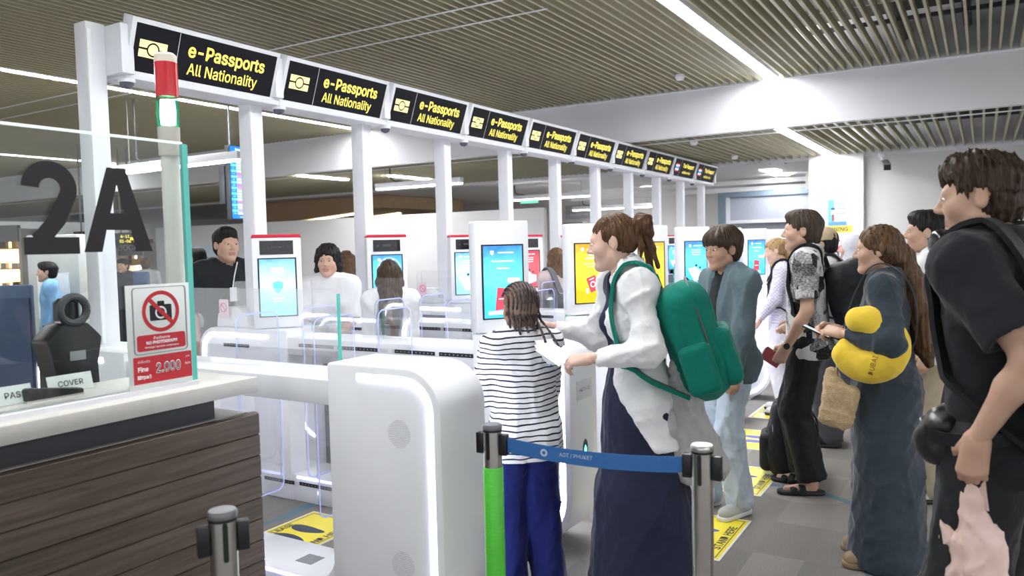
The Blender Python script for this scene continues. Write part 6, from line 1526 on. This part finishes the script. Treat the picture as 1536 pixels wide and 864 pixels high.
for i in range(11):
    xi = -0.078+0.0156*i; sx_ = math.sqrt(max(1-(xi/0.0885)**2, 0.05)); pa = []
    for t in np.linspace(40, 205, 26): pa.append((xi, -0.016+0.109*sx_*math.cos(R(t)), 0.034+0.096*sx_*math.sin(R(t))))
    e = np.array(pa[-1]); sw = rgb.uniform(-0.012, 0.012); ln = rgb.uniform(0.08, 0.13)
    for j in range(1, 9): pa.append(tuple(e+np.array([sw*j/8+0.003*math.sin(j*1.7), 0.010*math.sin(j*0.6), -ln*j/8])))
    rr = [0.0072*(1+0.28*math.sin(k*2.1)) for k in range(len(pa))]
    b0 = headtube(pa, rr, braidm, F2.root)
for (x_, y_, dx, dy) in ((0.045, -0.075, 0.02, -0.05), (0.070, -0.045, 0.075, -0.04)):
    pa = [(x_+dx*t, y_+(dy-0.06)*math.sin(t*1.5), -0.03-0.17*t) for t in np.linspace(0, 1, 24)]; headtube(pa, [0.0068*(1+0.25*math.sin(k*2.2)) for k in range(24)], braidm, F2.root)
    e = np.array(pa[-1]); bt_ = headtube([e+np.array([dx*0.35*t, -0.025*t, -0.075*t]) for t in np.linspace(0, 1, 10)], [0.006*(1+0.25*math.sin(k*2.2)) for k in range(9)]+[0.009], bluehair, F2.root)

# ---------------------------------------------------------------- young man in the slate jacket
loc, hd_, H = (4.58, 1.28), 140, 1.67
wA = LC(loc, hd_, H, atz(1100, 588, 4.38))
F3 = Fig('young man with dark fringe in slate bomber jacket and pale jeans', loc, hd_, H, 'mid', False, vox=0.010, build=0.98, head=(8, 4, 0), wl=wA, hl='pinch', pl=V3(-1, -0.6, 0), feet={'L': (-0.10, 0.02, 18), 'R': (0.13, 0.10, -6)}, pnl=V3(0.8, -0.5, 0), hs=1.03)
def vneck(V): V.box((0.0, 0.20, 1.30), (0.045, 0.14, 0.32), 0.02, mode='sub'); V.cone((0, 0.12, 1.30), (0, 0.12, 1.52), 0.04, 0.085, 0.01, mode='sub')
F3.garment('tee', f_blacktee, torso=(0.86, 0.010), sleeves=(0.25, 0.065, 0.06, 0.05), fold=(0.004, 8), neck=0.060)
F3.garment('jacket', f_greyj, torso=(0.82, 0.034, 0.165), sleeves=(0.97, 0.092, 0.080, 0.046), fold=(0.009, 8), seed=31, fn=vneck, squash=(1, 1, 0.5), neck=0.066)
V = Vol((-0.14, -0.14, -0.24), (0.14, 0.14, -0.03), 0.006); V.cone((0, -0.035, -0.17), (0, -0.030, -0.115), 0.090, 0.074, 0.01); V.cone((0, -0.030, -0.22), (0, -0.02, -0.06), 0.068, 0.066, 0.004, mode='sub'); V.box((0, 0.10, -0.14), (0.045, 0.09, 0.1), 0.01, mode='sub'); F3.headpart(V, 'jacket_collar', f_greyj)
F3.garment('jeans', f_jean, legs=(0.97, 0.100, 0.088, 0.092), fold=(0.013, 8), vox=0.008, seed=33, squash=(1, 1, 0.35))
F3.shoes(shoe_grey, sole_w)
F3.hair(HM['darkbrown'], 'fringe', seed=3)
pn_ = thing_at(F3, 'pen', 'dark pen in the hand of the young man in slate jacket', 'pen'); e = F3.wr['L']+F3.hd['L']*0.085+F3.pn['L']*0.03
scale_mb(MB().tube([e+V3(0.10, 0.06, -0.012), e+V3(0.0, 0, 0.0), e-V3(0.03, 0.02, -0.004)], 0.005, 8), F3.sc).build('barrel', blackp, pn_); scale_mb(MB().tube([e+V3(0.10, 0.06, -0.012), e+V3(0.115, 0.069, -0.014)], [0.005, 0.001], 8), F3.sc).build('tip', grey, pn_)

# ---------------------------------------------------------------- man in the printed tee
loc, hd_, H = (5.19, 0.95), 97, 1.78
wA = LC(loc, hd_, H, atz(1180, 520, 4.80))
F4 = Fig('man in black and white printed tee and black trousers with wristwatch', loc, hd_, H, 'light', False, vox=0.011, head=(6, 0, 0), wl=wA, hl='pinch', pl=V3(-0.6, -1, 0), feet={'L': (-0.10, 0.0, 14), 'R': (0.10, 0.06, -8)}, pnl=V3(0.9, 0.1, -0.2))
F4.garment('printed_tee', f_coll, torso=(0.84, 0.026, 0.165), sleeves=(0.36, 0.088, 0.080, 0.06), fold=(0.007, 8), seed=41, neck=0.062)
F4.garment('trousers', f_black, legs=(0.93, 0.108, 0.095, 0.090), fold=(0.009, 7), seed=42, squash=(1, 1, 0.35))
F4.shoes(f_black, sole_b, 'sandal'); F4.hair(HM['ash'], 'short', seed=4)
w0 = F4.wr['L']; d0 = F4.hd['L']; a0 = nrm(w0-F4.el['L'])
wt = MB().tube([w0-a0*0.012+0.031*(nrm(np.cross(a0, V3(0, 1, 0)))*math.cos(t)+np.cross(a0, nrm(np.cross(a0, V3(0, 1, 0))))*math.sin(t)) for t in np.linspace(0, 2*math.pi, 20)], 0.006, 8, False)
wo = thing_at(F4, 'wristwatch', 'steel wristwatch on the wrist of the man in printed tee', 'watch'); scale_mb(wt, F4.sc).build('bracelet', steel, wo, smooth=True)
wc = w0-a0*0.012-F4.pn['L']*0.034; t_ = MB().tube([wc, wc-F4.pn['L']*0.010], 0.019, 16); scale_mb(t_, F4.sc).build('dial', blackp, wo)
pb = thing_at(F4, 'passport', 'red passport held by the man in printed tee', 'passport'); e = F4.wr['L']+F4.hd['L']*0.11+F4.pn['L']*0.035
scale_mb(MB().obox(e+V3(0, 0.04, 0.02), V3(0.010, 0.05, 0.03), V3(0, -0.022, 0.036), V3(0.004, 0, 0)), F4.sc).build('cover', mat('passport_red', (0.35, 0.06, 0.07), 0.5), pb); scale_mb(MB().obox(e+V3(0.003, 0.046, 0.022), V3(0.010, 0.05, 0.03), V3(0, -0.02, 0.033), V3(0.0015, 0, 0)), F4.sc).build('pages', f_white, pb)
backpack(F4, 'large black backpack worn by the man in printed tee', f_black, (0.03, -0.285, 1.19), (0.18, 0.16, 0.26), tilt=-0.30, zt=1.56, rnd=0.11, vox=0.012)
# backpack standing on the floor
q0 = onZ(1184, 712, 0.0); fb = empty('backpack', (q0[0], q0[1], 0), R(190)); tag(fb, 'black backpack standing on the carpet behind the sandalled man', 'backpack')
V = Vol((-0.27, -0.25, -0.02), (0.27, 0.25, 0.66), 0.011); V.box((0, 0, 0.26), (0.185, 0.12, 0.26), 0.09); V.ell((0, -0.06, 0.20), (0.17, 0.12, 0.18), 0.05); V.folds(0.008, 8, 44); V.cut((0, 0, 0.004), (0, 0, -1)); v, q = V.mesh(); npmesh('bag_body', v, q, f_black, fb)
V = Vol((-0.2, -0.28, 0.0), (0.2, 0.0, 0.4), 0.011); V.box((0, -0.14, 0.17), (0.13, 0.05, 0.13), 0.045); v, q = V.mesh(); npmesh('front_pocket', v, q, f_black, fb)
ribbon(smoothpath([(-0.04, 0.06, 0.50), (-0.02, 0.06, 0.56), (0.02, 0.06, 0.56), (0.04, 0.06, 0.50)]), V3(0, 1, 0), 0.025, 0.008).build('grab_handle', f_black, fb, smooth=True)
for sg in (-1, 1): ribbon(smoothpath([(sg*0.08, 0.10, 0.46), (sg*0.10, 0.17, 0.38), (sg*0.11, 0.18, 0.22), (sg*0.14, 0.12, 0.08)]), V3(1, 0, 0), 0.06, 0.012).build('shoulder_strap', f_black, fb, smooth=True)
MB().tube(smoothpath([(-0.16, -0.09, 0.2), (-0.13, -0.10, 0.42), (0, -0.10, 0.48), (0.13, -0.10, 0.42), (0.16, -0.09, 0.2)]), 0.005, 6).build('zip', grey, fb)

# ---------------------------------------------------------------- woman with the yellow pillow
loc, hd_, H = (4.15, 0.40), 92, 1.66
wA = LC(loc, hd_, H, atz(1262, 500, 3.72)); wB = LC(loc, hd_, H, atz(1256, 494, 3.90))
F5 = Fig('woman with long brown hair in slate velour dress holding her phone', loc, hd_, H, 'light', True, vox=0.010, head=(4, 2, 0), wl=wA, wr=wB, pl=V3(-0.6, -1, -0.5), pr=V3(0.5, -1, -0.5), hl='pinch', hr='pinch', pnl=V3(0.6, 0, -0.7), pnr=V3(-0.6, 0, -0.7), feet={'L': (-0.09, 0.02, 10), 'R': (0.09, 0.05, -10)})
F5.garment('dress', f_velour, torso=(0.60, 0.026), sleeves=(0.93, 0.085, 0.076, 0.044), skirt=[(F5.waist, 0.155, 1.3), (F5.P-V3(0, 0, 0.08), 0.195, 1.15), (V3(0, -0.01, 0.45), 0.185, 1.1), (V3(0, -0.01, 0.05), 0.215, 1.05)], fold=(0.011, 7), seed=51, squash=(1, 1, 0.35), neck=0.070)
F5.shoes(mat('tan_suede', (0.36, 0.25, 0.16), 0.8), mat('cork_sole', (0.30, 0.21, 0.13), 0.8))
def ponytail(V):
    V.chain([(0, -0.09, -0.01), (0.0, -0.125, -0.04), (0.0, -0.15, -0.16), (0.01, -0.175, -0.32), (0.01, -0.20, -0.50), (0.0, -0.215, -0.585)], [0.045, 0.040, 0.055, 0.058, 0.050, 0.022], 0.03, flat=(1, 0, 0), fk=0.8)
    for sg in (-1, 1): V.chain([(sg*0.06, 0.02, 0.05), (sg*0.080, -0.04, 0.0), (sg*0.05, -0.09, -0.05)], [0.03, 0.026, 0.03], 0.02)
HS = Fig.hair
def hair_pony(fig, m):
    V = Vol((-0.17, -0.32, -0.64), (0.17, 0.16, 0.18), 0.0055)
    V.ell((0, -0.016, 0.034), (0.083, 0.107, 0.094), 0.02); V.ell((0, -0.05, -0.01), (0.078, 0.074, 0.082), 0.03); V.cut((0, 0.090, 0.068), (0, 0.86, -0.52), 0.01)
    for sg in (-1, 1): V.ell((sg*0.086, -0.004, -0.022), (0.02, 0.022, 0.028), 0.01, mode='sub')
    ponytail(V); X, Y, Z = V.ax[0][:, None, None], V.ax[1][None, :, None], V.ax[2][None, None, :]
    V.d = (V.d+0.0022*np.sin(X*190+4*np.sin(5*Z)+60*Y)+0.0018*np.sin(Y*230+5*np.sin(4*Z)-40*X)).astype(np.float32)
    v, q = V.mesh(); return npmesh('hair', ((fig.Rh @ (v*fig.hs).T).T+fig.hc)*fig.sc, q, m, fig.root)
hair_pony(F5, hairm('hair_long_brown', (0.075, 0.042, 0.024), (0.19, 0.105, 0.055)))
ph = thing_at(F5, 'smartphone', 'smartphone in the hands of the velour-dressed woman', 'phone'); e = (F5.wr['L']+F5.wr['R'])/2+V3(0, 0.11, -0.005)
scale_mb(MB().obox(e, V3(0.034, 0, 0.0), V3(0, 0.065, 0.03), V3(0, -0.001, 0.004)), F5.sc).build('body', blackp, ph, bevel=0.002); scale_mb(MB().obox(e+V3(0, -0.0005, 0.0046), V3(0.031, 0, 0), V3(0, 0.061, 0.028), V3(0, 0, 0.0005)), F5.sc).build('screen', mat('phone_screen', (0.5, 0.6, 0.65), 0.2, emis=0.4), ph)
# pillow around the forearm
yel = cloth('pillow_yellow', (0.86, 0.60, 0.06), var=0.04, sheen=0.3)
pw_ = thing_at(F5, 'neck_pillow', 'yellow crescent neck pillow hooked over the arm, lettered DUBAI', 'pillow')
fa = F5.el['L']*0.55+F5.wr['L']*0.45; ar = nrm(F5.wr['L']-F5.el['L']); u_ = nrm(V3(0, 0, 1)-ar*ar[2]); s_ = np.cross(ar, u_)
pc = fa+V3(-0.03, -0.02, -0.03); ax_ = V3(1, 0, 0.1); ux = V3(0, 1, 0.1); uzv = V3(0, 0, 1)
pc = pc+V3(0.075, 0.035, 0.01)
pts = [pc+0.115*(ux*math.cos(R(t))+uzv*math.sin(R(t)))+V3(-0.035, 0, 0) for t in np.linspace(75, 325, 14)]
V = Vol(pc-0.34, pc+0.34, 0.008); rr = [0.046+0.036*math.sin(math.pi*(i+1.5)/16) for i in range(14)]
V.chain(pts, rr, 0.03); V.cone(pts[0], pts[0]+V3(0, -0.05, 0.0), 0.05, 0.02, 0.03); V.cone(pts[-1], pts[-1]+V3(0, 0.0, 0.055), 0.05, 0.022, 0.03); V.cone(pts[-1], pts[-1]+V3(0, -0.06, 0.03), 0.04, 0.02, 0.02); V.folds(0.003, 12, 8)
v, q = V.mesh(); npmesh('cushion', v*F5.sc, q, yel, pw_)
b_ = pts[9]; lt = text('lettering', 'DUBAI', tuple((b_+V3(-rr[9]-0.004, 0.0, 0.016))*F5.sc), (0, -0.25, 1), (0, 1, 0.25), 0.044*F5.sc, mat('brown_print', (0.22, 0.10, 0.02), 0.7), pw_)
for vt in lt.data.vertices:      # lay the print on the cushion surface
    p = np.array(vt.co)/F5.sc; j, k = int(round((p[1]-V.lo[1])/V.vox)), int(round((p[2]-V.lo[2])/V.vox))
    if 0 <= j < V.n[1] and 0 <= k < V.n[2]:
        colm = V.d[:, j, k]; hit = np.where(colm < 0)[0]
        if len(hit) and hit[0] > 0:
            i = hit[0]; f = colm[i-1]/(colm[i-1]-colm[i]); vt.co.x = (V.lo[0]+V.vox*(i-1+f)-0.004)*F5.sc
# straw bag
straw = cloth('straw_weave', (0.52, 0.38, 0.22), var=0.2, vs=60, bump=0.6, bs=140)
sb_ = thing_at(F5, 'straw_bag', 'woven straw shoulder bag hanging at the velour dress', 'bag')
V = Vol((-0.38, -0.08, 0.62), (0.02, 0.40, 1.10), 0.007); V.box((-0.20, 0.20, 0.85), (0.045, 0.085, 0.115), 0.04, rot=rotx(0.22)); V.cone((-0.20, 0.22, 0.92), (-0.20, 0.235, 1.01), 0.06, 0.035, 0.03, flat=V3(1, 0, 0), fk=1.5); V.folds(0.006, 24, 5); v, q = V.mesh(); npmesh('bag_body', v*F5.sc, q, straw, sb_)
scale_mb(ribbon(smoothpath([(-0.20, 0.21, 1.0), (-0.19, 0.20, 1.08), (-0.14, 0.17, 1.30), (-0.11, 0.08, 1.52), (-0.11, -0.02, 1.55), (-0.13, -0.13, 1.42), (-0.18, -0.13, 1.15), (-0.21, 0.04, 1.04), (-0.20, 0.17, 0.99)]), V3(1, 0, 0), 0.016, 0.006), F5.sc).build('strap', f_velour, sb_, smooth=True)

# ---------------------------------------------------------------- tall man in black
loc, hd_, H = (2.685, -0.058), 66, 1.85
wA = LC(loc, hd_, H, atz(1440, 628, 2.20))
F6 = Fig('tall man in black tee and black jeans with a leaf-print backpack', loc, hd_, H, 'light', False, vox=0.009, hvox=0.0042, build=0.94, lean=3, head=(22, 4, 0), hl='pinch', wl=(-0.225, -0.03, 0.985), hdl=V3(0.02, 0.15, -1), pl=V3(-0.15, -1, 0.0), pnl=V3(1, 0.2, 0), twist=0, hs=0.95)
F6.garment('tee', f_blacktee, torso=(0.85, 0.030, 0.17), sleeves=(0.36, 0.095, 0.088, 0.06), fold=(0.007, 8), seed=61, neck=0.064)
F6.garment('jeans', f_blackden, legs=(0.98, 0.122, 0.108, 0.105), fold=(0.009, 7), seed=62, squash=(1, 1, 0.35)); F6.shoes(f_black, sole_b)
F6.hair(HM['darkbrown'], 'short', lambda V: (V.ell((0, 0.01, 0.080), (0.080, 0.085, 0.055), 0.03), V.folds(0.008, 30, 6, (1, 1, 1))), seed=6, vox=0.0045)
backpack(F6, 'dark green leaf-print backpack worn by the tall man', f_leaf, (-0.02, -0.235, 1.17), (0.18, 0.125, 0.245), strapm=f_black, tilt=-0.08, zt=1.575, vox=0.010)
hp = thing_at(F6, 'headphones', 'black over-ear headphones around the neck of the tall man', 'headphones'); nc = F6.neck+V3(0, 0.03, 0.035)
scale_mb(MB().tube([nc+V3(0.082*math.sin(t), -0.10*math.cos(t)-0.0, 0.012-0.03*(1-math.cos(t))) for t in np.linspace(-2.2, 2.2, 20)], 0.012, 8), F6.sc).build('headband', blackp, hp, smooth=True)
for sg in (-1, 1):
    c = nc+V3(sg*0.080, 0.085, -0.032); V = Vol(c-0.08, c+0.08, 0.005); V.ell(c, (0.022, 0.045, 0.040), 0.01, rot=rotz(sg*0.7)); V.ell(c+V3(-sg*0.014, -0.01, 0), (0.018, 0.046, 0.042), 0.01, rot=rotz(sg*0.7)); v, q = V.mesh(); npmesh('ear_cup', v*F6.sc, q, mat('glossy_black', (0.012, 0.012, 0.015), 0.2), hp)
lth = mat('black_leather', (0.012, 0.012, 0.013), 0.38, var=0.1, bump=0.2, bs=60)
wb = thing_at(F6, 'waist_bag', 'glossy black leather waist bag on the tall man', 'bag'); c = V3(-0.08, 0.115, 0.955)
V = Vol(c-0.2, c+0.2, 0.007); V.box(c, (0.12, 0.045, 0.075), 0.04, rot=rotz(0.3)); V.ell(c+V3(-0.02, 0.02, -0.01), (0.09, 0.045, 0.066), 0.04); V.folds(0.006, 14, 9); v, q = V.mesh(); npmesh('bag_body', v*F6.sc, q, lth, wb)
scale_mb(MB().tube(smoothpath([c+V3(-0.085, 0.022, 0.035), c+V3(-0.03, 0.058, 0.038), c+V3(0.05, 0.056, 0.038)]), 0.004, 6), F6.sc).build('zip', steel, wb)
scale_mb(ribbon(smoothpath([c+V3(-0.12, 0.0, 0.02), (-0.215, 0.05, 0.97), (-0.20, -0.08, 0.99), (0, -0.17, 1.0), (0.20, -0.08, 0.99), (0.215, 0.05, 0.97), c+V3(0.12, 0.0, 0.02)]), V3(0, 0, 1), 0.035, 0.006), F6.sc).build('strap', f_black, wb, smooth=True)
# pink plastic bag
pbm = mat('pink_plastic', (0.88, 0.64, 0.56), 0.3, var=0.06, vs=8, coat=0.3)
nt, b = nodes_of(pbm); b.inputs['Transmission Weight'].default_value = 0.12
pg = thing_at(F6, 'plastic_bag', 'translucent pale pink plastic bag hanging from the hand of the tall man', 'bag'); g0 = F6.wr['L']+F6.hd['L']*0.105+F6.pn['L']*0.045
V = Vol(g0+V3(-0.26, -0.26, -0.58), g0+V3(0.26, 0.26, 0.08), 0.008)
V.cone(g0+V3(0, 0, 0.01), g0+V3(0, 0, -0.06), 0.012, 0.022, 0.02); V.cone(g0+V3(0, 0, -0.05), g0+V3(0.0, 0.0, -0.2), 0.022, 0.070, 0.03, flat=V3(1, 0, 0), fk=1.4); V.cone(g0+V3(0, 0, -0.2), g0+V3(0, 0.0, -0.46), 0.070, 0.092, 0.03, flat=V3(1, 0, 0), fk=1.3)
V.cone(g0+V3(0.0, 0.01, -0.05), g0+V3(-0.01, 0.055, -0.16), 0.02, 0.030, 0.03, flat=V3(1, 0, 0), fk=1.6)
V.folds(0.016, 19, 15, (1, 1, 0.10), 5); V.folds(0.006, 34, 16, (1, 1, 0.5), 3); v, q = V.mesh(); npmesh('bag_body', v*F6.sc, q, pbm, pg)
for dy in (-0.02, 0.025): scale_mb(ribbon(smoothpath([g0+V3(0.010, dy*1.3, -0.09), g0+V3(0.016, dy, -0.02), g0+V3(0.0, dy*0.6, 0.030), g0+V3(-0.016, dy, -0.02), g0+V3(-0.010, dy*1.3, -0.09)]), V3(0, 1, 0), 0.026, 0.003), F6.sc).build('handle', pbm, pg, smooth=True)

def s_hairfront(V): V.ell((0, 0.13, -0.02), (0.060, 0.075, 0.088), 0.02, mode='sub')
# ---------------------------------------------------------------- farther people, coarser grids
def simple(label, loc, hd_, H, sk, fem, hm, hs_, top, bottom, vox=0.015, hv=0.0068, tsl=(0.95, 0.082, 0.075, 0.048), legs=(0.97, 0.105, 0.095, 0.09), shoe=None, extra=None, inf=0.026, hem=0.84, seed=0, kind='sneaker', neck=0.062, **kw):
    f = Fig(label, loc, hd_, H, sk, fem, vox=vox, hvox=hv, **kw)
    f.garment('top', top, torso=(hem, inf, 0.168), sleeves=tsl, fold=(0.008, 8), seed=seed, neck=neck)
    if bottom: f.garment('trousers', bottom, legs=legs, fold=(0.009, 7), seed=seed+1)
    f.shoes(shoe or f_black, sole_b, kind)
    if hm: f.hair(HM[hm], hs_, extra, seed=seed, vox=0.006 if hv < 0.007 else 0.009)
    return f
F7 = simple('blonde woman in checked shirt and pale trousers with burgundy backpack', (7.42, 1.58), 104, 1.62, 'fair', True, 'blonde', 'tied', f_check, f_pale, seed=70, shoe=f_pale, extra=lambda V: V.chain([(0, -0.09, -0.02), (0.0, -0.13, -0.08), (0, -0.14, -0.16)], [0.04, 0.045, 0.02], 0.02), head=(0, 14, 0), wl=(-0.2, 0.22, 0.95))
backpack(F7, 'burgundy and black backpack worn by the blonde woman', f_burg, (-0.02, -0.26, 1.12), (0.165, 0.11, 0.21), strapm=f_black, zt=1.55, vox=0.014)
F8 = simple('person in beige cap and grey top with charcoal trousers', (6.42, 1.02), 96, 1.68, 'mid', False, 'black', 'short', f_lgrey, f_greyt, seed=80, head=(0, 8, 0), wl=(-0.2, 0.25, 1.0))
V = Vol((-0.14, -0.16, -0.04), (0.14, 0.2, 0.18), 0.007); V.ell((0, -0.016, 0.045), (0.094, 0.118, 0.098), 0.02); V.cut((0, 0, 0.030), (0, 0.12, -1)); V.cone((-0.04, 0.10, 0.042), (0.04, 0.10, 0.042), 0.075, 0.075, 0.01, flat=(0, 0.1, 1), fk=7); V.folds(0.002, 30, 3)
cp = thing_at(F8, 'baseball_cap', 'beige baseball cap on the person in front of the warning poster', 'cap'); v, q = V.mesh(); npmesh('crown', ((F8.Rh @ v.T).T+F8.hc)*F8.sc, q, cloth('cap_beige', (0.50, 0.40, 0.26)), cp); scale_mb(MB().lathe([(0.008, 0.0), (0.008, 0.006)], F8.hc+F8.Rh @ V3(0, -0.016, 0.142), 10), F8.sc).build('button', MATS['cap_beige'], cp)
backpack(F8, 'black backpack worn by the person in beige cap', f_black, (0, -0.27, 1.22), (0.165, 0.12, 0.23), zt=1.55, vox=0.014)
F9 = simple('person wearing a pale grey headscarf and light blue top', (7.50, 0.97), 100, 1.63, 'light', True, None, None, f_blueshirt, f_greyt, seed=90)
V = Vol((-0.24, -0.24, -0.42), (0.24, 0.2, 0.18), 0.009); V.ell((0, -0.015, 0.03), (0.098, 0.122, 0.110), 0.02); V.cone((0, -0.03, -0.02), (0, -0.035, -0.26), 0.095, 0.165, 0.06, flat=(0, 1, 0), fk=1.15); V.cone((0, 0.01, -0.14), (0, 0.05, -0.34), 0.08, 0.11, 0.05); V.ell((0, 0.115, -0.02), (0.058, 0.07, 0.085), 0.02, mode='sub'); V.folds(0.008, 11, 4, (1, 1, 0.2)); V.cut((0, 0, -0.36), (0, 0, -1)); F9.headpart(V, 'headscarf', f_hijab)
F10 = simple('man in white tee and khaki trousers with white sneakers', (5.34, 0.27), 98, 1.75, 'light', False, 'black', 'short', f_white, f_khaki, seed=100, tsl=(0.4, 0.09, 0.085, 0.06), shoe=mat('sneaker_white', (0.70, 0.70, 0.66), 0.6), head=(0, -2, 0))
F11 = simple('dark-haired person in black top standing behind the white tee', (6.15, 0.10), 98, 1.72, 'light', False, 'black', 'short', f_blacktee, f_greyt, seed=110)
F12 = simple('man in black staff shirt with lanyard card beyond the gates', (3.90, 4.86), -105, 1.79, 'light', False, 'black', 'short', f_blacktee, f_greyt, seed=120, neck=0.078, tsl=(0.45, 0.095, 0.09, 0.06), vox=0.012, hv=0.0055)
cd = thing_at(F12, 'badge_card', 'white badge card clipped to the black staff shirt', 'badge'); scale_mb(MB().obox((0.02, 0.155, 1.27), (0.025, 0, 0), (0, 0.002, 0.05), (0, 0.002, 0)), F12.sc).build('card', whitet, cd); scale_mb(MB().tube([(0.02, 0.152, 1.32), (0.0, 0.14, 1.40), (-0.05, 0.09, 1.50)], 0.004, 6), F12.sc).build('cord', whitet, cd)
F13 = simple('woman with black curly hair in white top holding papers', (4.22, 4.12), 214, 1.64, 'light', True, 'black', 'bob', f_white, f_black, seed=130, tsl=(0.42, 0.09, 0.085, 0.06), vox=0.012, hv=0.0055, wl=(-0.10, 0.28, 1.08), wr=(0.12, 0.28, 1.08), hl='pinch', hr='pinch', extra=lambda V: (V.ell((0, -0.026, 0.042), (0.096, 0.116, 0.103), 0.03), s_hairfront(V), V.folds(0.008, 26, 2, (1, 1, 1))), build=1.08)
tk = thing_at(F13, 'leaflet', 'colourful travel leaflets in the hands of the curly-haired woman', 'leaflet')
for j, cc in enumerate(((0.08, 0.25, 0.6), (0.75, 0.3, 0.08), (0.2, 0.5, 0.6))): scale_mb(MB().obox((0.0+0.03*j, 0.37+0.004*j, 1.12), (0.05, 0, 0.02), (-0.01, 0.01, 0.05), (0, 0.001, 0)), F13.sc).build('leaf', mat('leaflet_%d' % j, cc, 0.5), tk)
F14 = simple('woman with wavy brown hair in pale top seen from behind', (5.35, 5.0), 40, 1.60, 'light', True, 'brown', 'long', f_pink, f_greyt, seed=140, extra=lambda V: V.folds(0.010, 20, 3, (1, 1, 0.8)))
F15 = simple('woman with very long dark hair in white dress inside a gate lane', (4.20, 3.53), 42, 1.53, 'light', True, 'darkbrown', 'long', f_white, f_white, seed=150, wl=(-0.10, 0.24, 1.02), wr=(0.10, 0.24, 1.02), vox=0.012, hv=0.0055, legs=(0.97, 0.13, 0.12, 0.12))
hb = thing_at(F15, 'hair_band', 'thin pearl hair band on the long dark hair', 'hair band'); t_ = MB().tube([F15.hc+V3(0.092*math.cos(t), -0.015, 0.035+0.102*math.sin(t)) for t in np.linspace(0, math.pi, 20)], 0.005, 6); scale_mb(t_, F15.sc).build('band', whitet, hb)
F16 = simple('person with shoulder bag in pale pink top past the gates', (6.42, 3.38), 60, 1.58, 'light', True, 'brown', 'bob', f_pink, f_greyt, seed=160, wl=(-0.12, 0.24, 1.0), wr=(0.12, 0.24, 1.0), tsl=(0.2, 0.07, 0.066, 0.06))
backpack(F16, 'grey backpack worn by the person in pink top', cloth('grey_nylon', (0.12, 0.12, 0.13)), (0, -0.24, 1.12), (0.15, 0.09, 0.19), zt=1.55, vox=0.015, pocket=False)
b0 = atz(1069, 338, 9.6); F17 = simple('bald man beyond the far kiosks', (9.70, 2.76), 60, 1.80, 'light', False, None, None, f_lgrey, f_greyt, seed=170, wl=(-0.14, 0.24, 1.0), wr=(0.14, 0.24, 1.0), vox=0.018, hv=0.008)
b0 = atz(297, 373, 8.6); F18 = simple('staff member in grey shirt with shoulder strap by the partition', (b0[0], b0[1]), 100, b0[2]+0.01, 'light', False, 'black', 'short', f_lgrey, f_greyt, seed=180, vox=0.016, hv=0.008, tsl=(0.42, 0.09, 0.085, 0.06))
sp_ = thing_at(F18, 'strap_bag', 'small dark bag on a strap worn by the staff member', 'bag'); scale_mb(ribbon(smoothpath([(0.16, 0.13, 1.0), (0.02, 0.165, 1.25), (-0.10, 0.06, 1.53), (-0.10, -0.04, 1.53), (0.02, -0.15, 1.25), (0.2, -0.08, 1.0)]), V3(1, 0, 0), 0.035, 0.006), F18.sc).build('strap', f_black, sp_); scale_mb(MB().box(0.19, 0.26, -0.10, 0.12, 0.82, 1.02), F18.sc).build('pouch', f_black, sp_, bevel=0.02)
for (x_, y_, z_, hd2, tp, bt, hm_, lb) in ((133, 392, 13.5, 40, f_khaki, f_greyt, 'black', 'person in tan jacket walking past the far shop'), (74, 402, 8.7, 150, f_blueshirt, f_greyt, 'black', 'masked attendant in blue by the grey machine'), (186, 392, 12.5, 200, f_greyt, f_black, 'black', 'person in dark clothes near the BOCA shop'), (218, 395, 13.5, 60, f_lgrey, f_greyt, 'brown', 'person in light grey top near the BOCA shop')):
    b0 = atz(x_, y_, z_); f = simple(lb, (b0[0], b0[1]), hd2, max(b0[2], 1.55), 'light', False, hm_, 'short', tp, bt, seed=int(x_), vox=0.022, hv=0.010)
